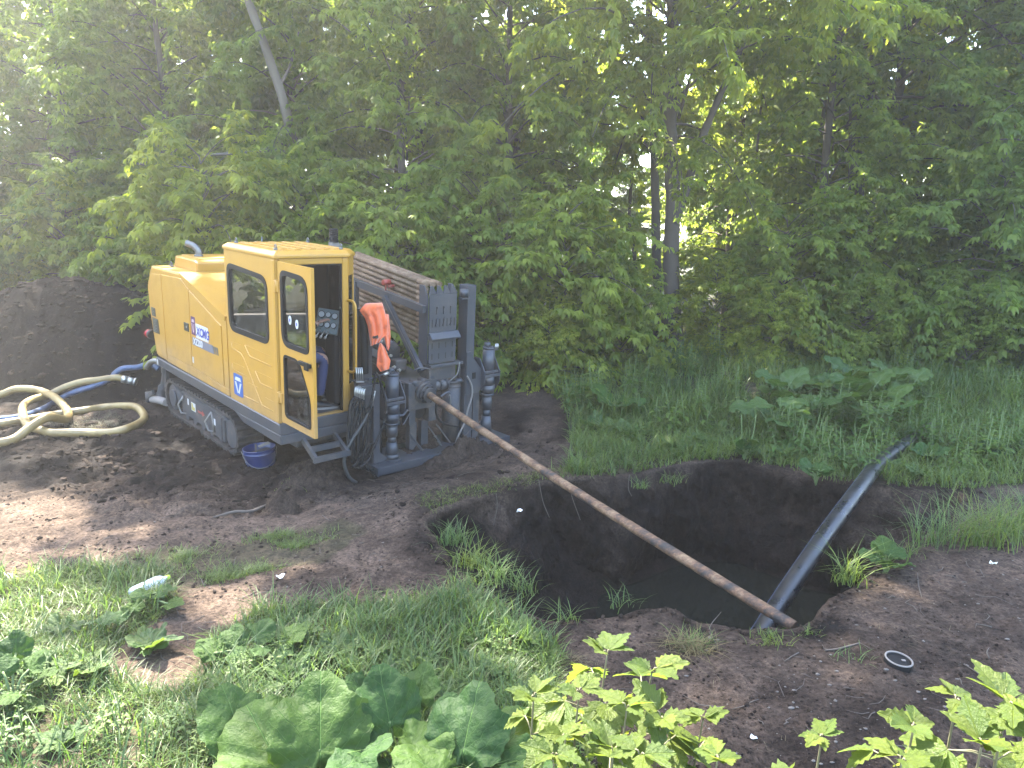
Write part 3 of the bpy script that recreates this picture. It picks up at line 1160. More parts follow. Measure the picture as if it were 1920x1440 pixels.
def build_frame():
    fr = MB().prism([(-3.66, -.10), (-1.13, -.13), (.03, -.118), (.03, .0), (-3.66, .012)], 1, -.012, .985, .008, 1) \
        .prism([(-3.66, -.098), (-1.3, -.128), (-1.3, -.002), (-3.66, .010)], 1, .987, 1.32, .008, 1).build('frame', M['grey'], rig)
    # skirt under the cab
    MB().prism([(-1.10, -.135), (-.88, -.212), (.03, -.226), (.03, -.122), (-1.12, -.133)], 1, -.006, .93, .006, 1).build('skirt', M['grey'], rig)
    MB().box((-3.62, -.0145, -.085), (-3.585, -.0125, -.01)).build('white_mark', M['white'], fr)
    # belly between the tracks
    MB().box((-3.4, .36, -.45), (-.35, 1.75, -.10), .03).build('undercarriage', M['mudgrey'], rig)
    # rear lamp
    l = MB().cyl((-3.84, .0, .30), (-3.93, -.01, .295), .062, 20).build('rear_light', M['red'], rig)
    MB().cyl((-3.76, .01, .30), (-3.84, .0, .30), .066, 20).build('lamp_holder', M['black'], l)
    # rear outlet elbow, pump and muddy pipework
    e = spline([(-3.60, .10, -.13), (-3.70, .04, -.07), (-3.83, -.02, -.09), (-3.92, -.07, -.19)], 6)
    MB().tube(e, .040, 14).build('outlet_elbow', M['silver'], rig)
    p = MB()
    p.tube(spline([(-3.62, .10, -.02), (-3.68, .10, -.25), (-3.74, .08, -.45), (-3.78, .06, -.60)], 5), [.06] * 5 + [.045] * 5 + [.07] * 6, 14)
    p.cyl((-3.78, .0, -.60), (-3.78, .14, -.60), .075, 14)
    p.bar((-3.60, .10, -.05), (-3.66, .10, -.50), .05, .07)
    p.bar((-3.80, -.04, -.52), (-3.95, -.06, -.60), .03, .06)
    p.cyl((-3.97, -.05, -.56), (-3.97, -.05, -.70), .05, 12)
    p.build('pipe_coupling', M['mudgrey'], rig)
    MB().tube(spline([(-3.92, -.02, -.66), (-3.75, .0, -.63), (-3.45, .02, -.60)], 5), .055, 12).build('outlet_stub', M['stone'], rig)


build_frame()


def build_track(y0, y1, near):
    rc, fc, R = (-3.235, -.475), (-1.34, -.485), .235
    loop = []
    for a in np.linspace(90, 270, 15):
        loop.append((rc[0] + R * math.cos(math.radians(a)), rc[1] + R * math.sin(math.radians(a))))
    loop += [(-2.6, -.712), (-2.0, -.716)]
    for a in np.linspace(-90, 90, 15):
        loop.append((fc[0] + R * math.cos(math.radians(a)), fc[1] + R * math.sin(math.radians(a))))
    loop += [(-1.9, -.243), (-2.6, -.240)]
    c = (-2.29, -.48)
    inner = []
    n = len(loop)
    for i in range(n):
        a, b = Vector(loop[i - 1]), Vector(loop[(i + 1) % n])
        t = (b - a).normalized()
        nn = Vector((t.y, -t.x))
        if nn.dot(Vector(c) - Vector(loop[i])) < 0:
            nn = -nn
        inner.append(tuple(Vector(loop[i]) + nn * .032))
    tr = MB().ring(loop, inner, 1, y0, y1).build('track', M['track'], rig)
    # grouser shoes
    L = [Vector(p) for p in loop] + [Vector(loop[0])]
    cum = [0]
    for a, b in zip(L, L[1:]):
        cum.append(cum[-1] + (b - a).length)
    ns = 54
    w = (y1 - y0)
    me = MB().prism([(-.030, -.004), (.030, -.004), (.020, .026), (-.012, .026)], 1, -w / 2, w / 2).mesh('track_shoe')
    me.materials.append(M['track'])
    for k in range(ns):
        s = cum[-1] * k / ns
        i = max(j for j in range(len(L) - 1) if cum[j] <= s + 1e-9)
        f = (s - cum[i]) / max(cum[i + 1] - cum[i], 1e-9)
        p = L[i].lerp(L[i + 1], f)
        t = (L[i + 1] - L[i]).normalized()
        o = link('track_shoe', me, None, tr)
        nx_ = Vector((t.x, 0, t.y))
        nz_ = nx_.cross(Vector((0, 1, 0)))
        if nz_.dot(Vector((p.x - c[0], 0, p.y - c[1]))) < 0:
            nz_ = -nz_
        ny_ = nz_.cross(nx_)
        o.matrix_local = Matrix(((nx_.x, ny_.x, nz_.x, p.x), (nx_.y, ny_.y, nz_.y, (y0 + y1) / 2), (nx_.z, ny_.z, nz_.z, p.y), (0, 0, 0, 1)))
    # side frame inside the track
    yo = y0 + .015 if near else y1 - .015
    yi = y0 + .16 if near else y1 - .16
    a, b = min(yo, yi), max(yo, yi)
    sf = MB().prism([(-2.95, -.62), (-1.62, -.66), (-1.40, -.60), (-1.36, -.40), (-1.55, -.32), (-2.95, -.32)], 1, a + .02, b, .012, 1) \
        .build('side_frame', M['mudgrey'], rig)
    if near:
        wh = MB().cyl((-3.235, y0 + .03, -.475), (-3.235, y0 + .2, -.475), .175, 26).build('sprocket', M['mudgrey'], rig)
        MB().cyl((-3.215, y0 + .005, -.475), (-3.215, y0 + .03, -.475), .115, 24).build('hub_cap', M['grey'], wh)
        MB().cyl((-1.36, y0 + .03, -.49), (-1.36, y0 + .2, -.49), .17, 26).build('idler', M['mudgrey'], rig)
        for x in (-2.85, -1.93):
            pts = [(x, y0 + .03, -.36), (x - .10, y0 - .015, -.50), (x - .02, y0 - .01, -.60), (x + .05, y0 + .03, -.60)]
            pts2 = [(x, y0 + .03, -.36), (x + .03, y0 - .01, -.42)] if x < -2 else [(x, y0 + .03, -.36), (x + .10, y0 + .02, -.60)]
            MB().tube(pts, .011, 8).tube(pts2, .011, 8).build('guard_bar', M['silver'], sf)
        yy = y0 + .033
        MB().box((-2.73, yy - .0025, -.455), (-2.69, yy, -.375)).build('white_mark', M['white'], sf)
        s = MB().box((-2.60, yy - .0025, -.50), (-2.46, yy, -.39)).build('decal', M['white'], sf)
        MB().prism([(-2.585, -.49), (-2.48, -.49), (-2.48, -.445), (-2.53, -.445), (-2.55, -.40), (-2.585, -.40)], 1, yy - .004, yy - .0026) \
            .build('decal_mark', plain('ochre_print', (.35, .28, .05), .5), s)
        MB().box((-1.87, yy - .0025, -.51), (-1.80, yy, -.43)).build('white_mark', M['white'], sf)
        MB().prism([(-2.38, -.475), (-2.24, -.475), (-2.24, -.50), (-2.16, -.463), (-2.24, -.42), (-2.24, -.45), (-2.38, -.45)], 1, yy - .0025, yy) \
            .build('arrow', M['redpaint'], sf)
        cv = MB().box((-1.78, y0 + .015, -.63), (-1.60, y0 + .05, -.36), .004)
        cv.box((-1.57, y0 + .012, -.635), (-1.50, y0 + .05, -.36), .004)
        cv.build('cover_plate', M['mudgrey'], sf)
        for x in np.linspace(-2.8, -1.7, 5):
            MB().cyl((x, y0 + .04, -.635), (x, y0 + .17, -.635), .055, 16).build('roller', M['mudgrey'], rig)


build_track(.015, .33, True)
build_track(1.62, 1.93, False)


def build_cab():
    W, H_, XB = .835, 1.70, -1.20         # front width, height, back
    C0, C1 = (-.0, W), (-.14, .975)       # chamfered corner on the far side
    # near side wall with its window
    win = round_loop([(-1.135, .80), (-.155, .80), (-.165, 1.50), (-1.135, 1.555)], [.16, .12, .16, .12], 7)
    outer = match_outer(win, [(-1.198, .004), (-.0, .004), (-.0, 1.69), (-1.198, 1.69)])
    side = MB().ring(outer, win, 1, .0, .035).build('side_wall', M['yellow'], rig)
    w_in = round_loop([(-1.085, .86), (-.20, .86), (-.21, 1.455), (-1.085, 1.50)], [.13, .09, .13, .09], 7)
    MB().ring([(p[0], p[1]) for p in win], w_in, 1, -.008, .028).build('window_seal', M['seal'], side)
    g = MB().prism(w_in, 1, .012, .017).build('window', M['glass'], rig)
    MB().box((-.655, .018, .865), (-.635, .030, 1.465)).build('sliding_edge', M['seal'], g)
    MB().box((-1.055, .004, 1.08), (-1.045, .012, 1.16)).build('pull_tab', M['black'], g)
    MB().box((-.235, .004, 1.02), (-.225, .012, 1.10)).build('pull_tab', M['black'], g)
    # pressed ribs of the lower wall
    ribs = [[(-1.109, .67), (-1.102, .595), (-.869, .588), (-.802, .545), (-.39, .108), (-.118, .105)],
            [(-.759, .695), (-.644, .593), (-.132, .586)],
            [(-1.1, .43), (-1.1, .353), (-.723, .349)],
            [(-.521, .453), (-.409, .348), (-.125, .345)],
            [(-.832, .109), (-.47, .113)]]
    for r in ribs:
        MB().tube([(x, .0005, z) for x, z in r], .0062, 6).build('pressed_rib', M['yellow'], side)
    for a, b in (((-1.10, .675), (-.86, .68)), ((-.74, .70), (-.15, .69)), ((-1.08, .44), (-.80, .44)), ((-.51, .46), (-.13, .455)),
                 ((-.70, .29), (-.46, .285)), ((-.30, .215), (-.12, .212))):
        MB().bar((a[0], -.0005, a[1]), (b[0], -.0005, b[1]), .004, .003).build('pressed_line', M['sticker'] if False else M['yellow'], side)
    emblem(-1.09, .075, -.855, .325, -.0005, M['blue2'], M['white'], M['blue2'], side)
    # rounded corner post at the front
    MB().box((-.075, -.004, .0), (.004, .05, 1.69), .022).build('corner_post', M['yellow'], rig)
    MB().box((-.06, .755, .0), (.004, .835, 1.69), .02).build('door_post', M['yellow'], rig)
    hd = MB().box((-.06, .05, 1.625), (.003, .757, 1.69), .01).build('door_head', M['yellow'], rig)
    MB().box((-.06, .05, .0), (.001, .757, .018), .004).build('door_sill', M['yellow'], rig)
    # dark rubber round the door opening
    MB().box((-.05, .05, .018), (-.01, .062, 1.625)).box((-.05, .742, .018), (-.01, .756, 1.625)).box((-.05, .062, 1.612), (-.01, .742, 1.626)) \
        .build('door_seal', M['black'], rig)
    # chamfer with its pane, far wall with window, back wall, floor
    n = Vector((C1[1] - C0[1], -(C1[0] - C0[0]))).normalized()
    def cp(u, z, t):
        x = C0[0] + (C1[0] - C0[0]) * u + n.x * t
        y = C0[1] + (C1[1] - C0[1]) * u + n.y * t
        return (x, y, z)
    for nm, z0, z1, mt, t0, t1 in (('corner_panel', .0, .30, M['yellow'], -.03, .0), ('corner_panel', 1.50, 1.69, M['yellow'], -.03, .0), ('corner_window', .303, 1.497, M['glass'], -.015, -.008)):
        vs = [cp(u, z, t) for t in (t0, t1) for u, z in ((.03, z0), (.97, z0), (.97, z1), (.03, z1))]
        MB().add(vs, [(3, 2, 1, 0), (4, 5, 6, 7), (0, 1, 5, 4), (1, 2, 6, 5), (2, 3, 7, 6), (3, 0, 4, 7)]).build(nm, mt, rig)
    win2 = round_loop([(-1.10, .62), (-.22, .62), (-.22, 1.58), (-1.10, 1.58)], .10, 6)
    MB().ring(match_outer(win2, [(-1.198, .004), (-.14, .004), (-.14, 1.69), (-1.198, 1.69)]), win2, 1, .945, .975).build('far_wall', M['yellow'], rig)
    MB().prism(win2, 1, .958, .963).build('window', M['glass'], rig)
    MB().box((-1.198, .036, .004), (-1.168, .944, 1.69)).build('back_wall', M['interior'], rig)
    MB().prism([(-1.168, .036), (-.06, .036), (-.012, .06), (-.012, .80), (-.15, .944), (-1.168, .944)], 2, .0, .016).build('cab_floor', M['mudgrey'], rig)
    # inner lining of the far wall below and beside its window
    MB().box((-1.16, .925, .02), (-.16, .943, .60)).box((-1.16, .925, .60), (-.62, .943, 1.68)).box((-.20, .925, .60), (-.16, .943, 1.68)) \
        .box((-1.16, .925, 1.60), (-.16, .943, 1.68)).build('lining', M['interior'], rig)
    # near wall lining (seen through the door)
    MB().box((-1.16, .037, .02), (-.06, .048, .78)).box((-1.16, .037, 1.58), (-.06, .048, 1.68)).build('lining', M['interior'], rig)
    # roof with chamfered edge and raised strips
    e = .05
    lo = [(-1.215, -.014), (.022, -.014), (.022, .84), (-.13, .992), (-1.215, .992)]
    hi = [(-1.215 + e, -.014 + e), (.022 - e, -.014 + e), (.022 - e, .82), (-.15, .992 - e), (-1.215 + e, .992 - e)]
    vs = [(x, y, 1.69) for x, y in lo] + [(x, y, 1.725) for x, y in lo] + [(x, y, 1.765) for x, y in hi]
    fs = [(4, 3, 2, 1, 0), (10, 11, 12, 13, 14)] + [(i, (i + 1) % 5, 5 + (i + 1) % 5, 5 + i) for i in range(5)] + \
        [(5 + i, 5 + (i + 1) % 5, 10 + (i + 1) % 5, 10 + i) for i in range(5)]
    bm = bmesh.new()
    bv = [bm.verts.new(v) for v in vs]
    for f in fs:
        bm.faces.new([bv[i] for i in f])
    bmesh.ops.recalc_face_normals(bm, faces=bm.faces[:])
    bmesh.ops.bevel(bm, geom=bm.edges[:], offset=.009, segments=2, affect='EDGES', profile=.5)
    roof = MB().bm(bm).build('roof', M['yellow'], rig)
    for y in (.17, .33, .49, .65, .81):
        MB().box((-1.08, y - .035, 1.764), (-.12, y + .035, 1.776), .005).build('roof_rib', M['yellow'], roof)
    for x, y in ((-1.0, .06), (-.10, .07), (-.10, .80), (-1.0, .90)):
        lug = MB().cyl((x, y, 1.762), (x, y, 1.785), .020, 12)
        lug.tube([(x + .018 * math.cos(a), y, 1.80 + .020 * math.sin(a)) for a in np.linspace(-.7, 3.85, 10)], .006, 6)
        lug.build('lifting_eye', M['silver'], roof)
    for k in range(5):
        x, y = -.05 - .03 * k, .83 + .03 * k
        MB().box((x - .012, y - .012, 1.70), (x + .016, y + .016, 1.755), .004).build('roof_notch', M['yellow'], roof)
    # beacon-like dark post behind the roof
    MB().box((-.82, 1.06, 1.60), (-.74, 1.16, 1.785), .006).build('bracket', M['stone'], rig)
    pp = MB()
    for k in range(7):
        z = 1.785 + k * .022
        pp.cyl((-.78, 1.11, z), (-.78, 1.11, z + .016), .052, 16).cyl((-.78, 1.11, z + .016), (-.78, 1.11, z + .022), .046, 16)
    pp.build('filter_stack', M['black'], rig)
    # grab handle
    hp = spline([(-.0, .815, 1.235), (.075, .825, 1.235), (.125, .83, 1.20), (.135, .83, 1.10), (.135, .83, .62), (.125, .83, .50), (.075, .825, .46), (.0, .815, .46)], 5)
    MB().tube(hp, .0145, 12).build('grab_handle', M['yellow'], rig)


build_cab()


def build_door():
    # open at right angles, hinged on the corner post; local x runs along the door
    y0, y1 = .018, .052
    xa, xb = .03, .70
    up = round_loop([(xa + .055, .84), (xb - .06, .84), (xb - .075, 1.575), (xa + .055, 1.60)], [.16, .08, .16, .10], 7)
    lo = round_loop([(xa + .075, .10), (xb - .055, .10), (xb - .05, .40), (xa + .40, .76), (xa + .075, .76)], [.07, .04, .10, .10, .06], 6)
    mid = .80
    # one pressed panel with two openings: upper half and lower half share the line z = mid
    m = MB()
    m.ring(match_outer(up, [(xa, mid), (xb, mid), (xb - .005, 1.668), (xa, 1.668)]), up, 1, y0, y1)
    m.ring(match_outer(lo, [(xa, .03), (xb + .01, .03), (xb, mid - .0), (xa, mid - .0)]), lo, 1, y0, y1)
    door = m.build('door', M['yellow'], rig)
    up2 = round_loop([(xa + .10, .89), (xb - .10, .89), (xb - .115, 1.525), (xa + .10, 1.55)], [.12, .05, .12, .07], 7)
    lo2 = round_loop([(xa + .098, .123), (xb - .078, .123), (xb - .073, .395), (xa + .385, .737), (xa + .098, .737)], [.055, .03, .085, .085, .045], 6)
    MB().ring(up, up2, 1, y0 - .007, y1 + .004).ring(lo, lo2, 1, y0 - .005, y1 + .004).build('window_seal', M['seal'], door)
    MB().prism(up2, 1, .030, .035).build('window', M['glass'], door)
    MB().prism(lo2, 1, .030, .035).build('window', M['glass'], door)
    for x, z in ((.245, 1.12), (.385, 1.10)):
        MB().prism([(x + .030 * math.cos(a), z + .045 * math.sin(a)) for a in np.linspace(0, 6.28, 21)[:-1]], 1, .0265, .0295) \
            .build('round_sticker', M['white'], door)
        MB().prism([(x + .011 * math.cos(a), z + .018 * math.sin(a)) for a in np.linspace(0, 6.28, 13)[:-1]], 1, .0245, .0260) \
            .build('sticker_mark', M['blue'], door)
    MB().box((xb - .24, -.012, .725), (xb - .02, .017, .765), .006).box((xb - .10, -.028, .70), (xb - .02, -.012, .78), .006) \
        .build('door_handle', M['black'], door)
    for z in (1.36, .22):
        MB().cyl((.012, .012, z), (.012, .012, z + .13), .014, 12).box((-.03, -.006, z + .01), (.012, .010, z + .12), .003) \
            .box((.012, .006, z + .01), (.06, .020, z + .12), .003).build('hinge', M['yellow'], door)
    return door


build_door()


def build_step():
    s = MB()
    for a, b in (((.03, .25, -.22), (.30, .25, -.36)), ((.03, .62, -.22), (.30, .62, -.36)), ((.30, .22, -.36), (.30, .65, -.36)), ((.16, .25, -.29), (.16, .62, -.29))):
        s.bar(a, b, .035, .06)
    s.build('step', M['mudgrey'], rig)


build_step()


def build_console():
    # panel of six gauges facing the operator and the door
    c = Vector((-.22, .70, 1.0))
    nrm = Vector((.62, -.70, .36)).normalized()
    r = Vector((.75, .66, -.1))
    r = (r - nrm * r.dot(nrm)).normalized()
    u = nrm.cross(r)
    Mx = Matrix(((r.x, u.x, nrm.x, c.x), (r.y, u.y, nrm.y, c.y), (r.z, u.z, nrm.z, c.z), (0, 0, 0, 1)))
    def put(mb, name, material, parent=rig):
        me = mb.mesh(name)
        me.transform(Mx)
        return link(name, me, material, parent)
    p = put(MB().box((-.13, -.15, -.05), (.13, .12, 0), .008), 'gauge_panel', M['gauge'])
    for x, y, q in ((-.075, .05, .040), (.0, .055, .032), (.075, .05, .036), (-.06, -.055, .032), (.01, -.06, .034), (.08, -.055, .032)):
        put(MB().cyl((x, y, 0), (x, y, .016), q, 22), 'gauge_rim', M['black'], p)
        put(MB().cyl((x, y, .0165), (x, y, .018), q * .82, 22), 'gauge_face', M['gaugeface'], p)
    l = MB()
    for k in range(4):
        l.cyl((-.11 + k * .05, -.12, 0), (-.11 + k * .05, -.20, .07), .006, 8).cyl((-.11 + k * .05, -.20, .07), (-.11 + k * .05, -.215, .085), .014, 10)
    put(l, 'control_lever', M['steelw'])
    MB().box((-.34, .72, .05), (-.12, .90, .93), .03).build('console', M['interior'], rig)
    MB().bar((-.14, .93, 1.12), (-.02, .74, 1.16), .02, .02).build('grab_rail', M['silver'], rig)
    s = MB().box((-.72, .10, .42), (-.22, .50, .50), .03)
    s.box((-.74, .055, .50), (-.24, .12, 1.05), .03).box((-.6, .12, .02), (-.34, .42, .42), .02)
    s.build('seat', M['interior'], rig)


build_console()


def skinned(name, joints, edges, root, material, parent, sub=2):
    me = bpy.data.meshes.new(name)
    keys = list(joints)
    me.from_pydata([joints[k][0] for k in keys], [(keys.index(a), keys.index(b)) for a, b in edges], [])
    o = bpy.data.objects.new(name, me)
    COL.objects.link(o)
    sk = o.modifiers.new('skin', 'SKIN')
    sk.use_smooth_shade = True
    ss = o.modifiers.new('sub', 'SUBSURF')
    ss.levels = ss.render_levels = sub
    for i, k in enumerate(keys):
        rr = joints[k][1]
        sv = me.skin_vertices[0].data[i]
        sv.radius = (rr, rr) if not isinstance(rr, tuple) else rr
        sv.use_root = (k == root)
    dg = bpy.context.evaluated_depsgraph_get()
    dg.update()
    m2 = bpy.data.meshes.new_from_object(o.evaluated_get(dg))
    bpy.data.objects.remove(o)
    m2.name = name
    m2.materials.clear()
    return link(name, m2, material, parent)


def build_operator():
    op = thing('person', 'seated operator in navy trousers and black shoes inside the open cab', 'person')
    op.matrix_world = RIGM @ Matrix.Translation((-.45, .22, .50))
    T = Vector((-.45, .22, .50))

    def j(x, y, z, r):
        return ((x - T.x, y - T.y, z - T.z), r)
    body = {'pelvis': j(-.45, .26, .60, (.15, .11)), 'waist': j(-.45, .25, .76, (.14, .10)), 'chest': j(-.45, .27, .98, (.165, .11)), 'neck': j(-.45, .29, 1.13, (.055, .055)),
            'throat': j(-.45, .30, 1.19, .05),
            'shl': j(-.27, .28, 1.08, .062), 'ell': j(-.20, .42, .88, .046), 'wrl': j(-.24, .60, .98, .032),
            'shr': j(-.63, .28, 1.08, .062), 'elr': j(-.68, .42, .88, .046), 'wrr': j(-.55, .58, .92, .032),
            'hl': j(-.27, .34, .60, .088), 'hr': j(-.56, .34, .60, .088),
            'kl': j(-.20, .64, .595, .068), 'kr': j(-.44, .74, .62, .068),
            'cl': j(-.195, .60, .36, .060), 'al': j(-.20, .575, .16, .050),
            'cr': j(-.42, .77, .38, .060), 'ar': j(-.40, .79, .16, .050)}
    trs = {k: body[k] for k in ('pelvis', 'waist', 'hl', 'hr', 'kl', 'kr', 'cl', 'al', 'cr', 'ar')}
    skinned('body', {k: (v[0], tuple(q * .93 for q in v[1]) if isinstance(v[1], tuple) else v[1] * .93) for k, v in body.items()},
            [('pelvis', 'waist'), ('waist', 'chest'), ('chest', 'neck'), ('neck', 'throat'), ('chest', 'shl'), ('shl', 'ell'), ('ell', 'wrl'), ('chest', 'shr'), ('shr', 'elr'), ('elr', 'wrr'),
             ('pelvis', 'hl'), ('pelvis', 'hr'), ('hl', 'kl'), ('hr', 'kr'), ('kl', 'cl'), ('cl', 'al'), ('kr', 'cr'), ('cr', 'ar')], 'pelvis', M['skin'], op)
    skinned('trousers', trs, [('waist', 'pelvis'), ('pelvis', 'hl'), ('pelvis', 'hr'), ('hl', 'kl'), ('hr', 'kr'), ('kl', 'cl'), ('cl', 'al'), ('kr', 'cr'), ('cr', 'ar')],
            'pelvis', M['jeans'], op)
    jk = {k: body[k] for k in ('waist', 'chest', 'neck', 'shl', 'ell', 'wrl', 'shr', 'elr', 'wrr')}
    jk['neck'] = j(-.45, .285, 1.10, (.075, .07))
    jk['waist'] = j(-.45, .25, .72, (.17, .13))
    jk['chest'] = j(-.45, .27, .98, (.18, .125))
    jk['wrl'] = j(-.235, .57, .965, .04)
    jk['wrr'] = j(-.565, .55, .915, .04)
    skinned('jacket', jk, [('waist', 'chest'), ('chest', 'neck'), ('chest', 'shl'), ('shl', 'ell'), ('ell', 'wrl'), ('chest', 'shr'), ('shr', 'elr'), ('elr', 'wrr')], 'waist', M['jacket'], op)
    # head with simple features
    bm = bmesh.new()
    bmesh.ops.create_uvsphere(bm, u_segments=24, v_segments=16, radius=1)
    for v in bm.verts:
        x, y, z = v.co
        v.co = Vector((x * .075 * (1 - .18 * max(0, -z)), y * .095 + (.012 if y > 0 and z < 0 else 0), z * .115))
        if y > .85 and abs(x) < .25 and -.35 < z < .1:
            v.co.y += .022
        if y > .8 and .15 < abs(x) < .6 and .0 < z < .25:
            v.co.y -= .008
    for s in (-1, 1):
        bmesh.ops.create_icosphere(bm, subdivisions=2, radius=.02, matrix=Matrix.Translation((s * .076, -.005, -.01)) @ Matrix.Diagonal((.5, 1, 1.5, 1)))
    head = MB().bm(bm, True).build('head', M['skin'], op)
    head.location = Vector((-.45, .32, 1.275)) - T
    bm = bmesh.new()
    bmesh.ops.create_uvsphere(bm, u_segments=24, v_segments=14, radius=1)
    bmesh.ops.delete(bm, geom=[v for v in bm.verts if v.co.z < -.1 or (v.co.y > .35 and v.co.z < .45)], context='VERTS')
    for v in bm.verts:
        v.co = Vector((v.co.x * .082, v.co.y * .102, v.co.z * .122))
    hair = MB().bm(bm, True).build('hair', M['black'], op)
    hair.location = Vector((-.45, .318, 1.28)) - T
    # hands: palm and five bent fingers each, resting on the levers
    for s, wr, d in ((1, Vector((-.24, .60, .98)), Vector((.02, .10, .03))), (-1, Vector((-.55, .58, .92)), Vector((.06, .09, .03)))):
        d = d.normalized()
        side = d.cross(Vector((0, 0, 1))).normalized()
        dn = side.cross(d)
        jj = {'w': (tuple(wr - T - d * .02), (.026, .018)), 'p': (tuple(wr - T + d * .05), (.036, .016)), 'q': (tuple(wr - T + d * .085), (.036, .014))}
        ee = [('w', 'p'), ('p', 'q')]
        for k, (o_, L) in enumerate(((-.030, .058), (-.010, .072), (.010, .068), (.029, .052))):
            b0 = wr - T + d * .088 + side * o_
            b1 = b0 + (d * .75 - dn * .1) * L * .55
            b2 = b1 + (d * .35 - dn * -.0 + Vector((0, 0, -.8))) * L * .5
            jj[f'a{k}'], jj[f'b{k}'], jj[f'c{k}'] = (tuple(b0), .010), (tuple(b1), .009), (tuple(b2), .0075)
            ee += [('q', f'a{k}'), (f'a{k}', f'b{k}'), (f'b{k}', f'c{k}')]
        t0 = wr - T + d * .03 - side * .034 * s
        t1 = t0 - side * .022 * s + d * .03
        t2 = t1 + d * .022 + Vector((0, 0, -.018))
        jj['t0'], jj['t1'], jj['t2'] = (tuple(t0), .012), (tuple(t1), .011), (tuple(t2), .009)
        ee += [('w', 't0'), ('t0', 't1'), ('t1', 't2')]
        skinned('hand', jj, ee, 'w', M['skin'], op, 1)
    for (x, y, z), dx in (((-.20, .575, .075), .1), ((-.40, .79, .10), .08)):
        d = Vector((.25, 1, 0)).normalized()
        s = Vector((d.y, -d.x, 0))
        sh = MB()
        prof = [(-.075, .0, .036, .085), (-.04, .0, .040, .09), (.04, .0, .042, .062), (.12, .0, .047, .045), (.185, .0, .040, .036), (.21, .0, .02, .02)]
        vs, fs = [], []
        for t, zb, hw, hh in prof:
            for k in range(10):
                a = 2 * math.pi * k / 10
                p = Vector((x, y, z - .045)) + d * t + s * (hw * math.cos(a)) + Vector((0, 0, hh / 2 + hh / 2 * math.sin(a)))
                vs.append(p - T)
        for i in range(len(prof) - 1):
            for k in range(10):
                fs.append((i * 10 + k, i * 10 + (k + 1) % 10, (i + 1) * 10 + (k + 1) % 10, (i + 1) * 10 + k))
        fs += [tuple(range(10)), tuple(50 + k for k in range(10))[::-1]]
        shoe = sh.add(vs, fs, True).build('shoe', M['shoe'], op)
        so = []
        for k in range(16):
            a = 2 * math.pi * k / 16
            p = Vector((x, y, 0)) + d * (.068 + .145 * math.cos(a)) + s * (.047 * math.sin(a))
            so.append((p.x - T.x, p.y - T.y))
        MB().prism(so, 2, z - .058 - T.z, z - .034 - T.z).build('sole', M['sole'], shoe)


build_operator()


def rigp(px, py, x):
    """point of the rig's local plane x = const seen at a pixel"""
    r = ray(px, py)
    t = (x - (_cC - MO) @ MX) / (r @ MX)
    P = _cC + r * t - MO
    return (float(P @ MX), float(P @ MY), float(P @ MZ))


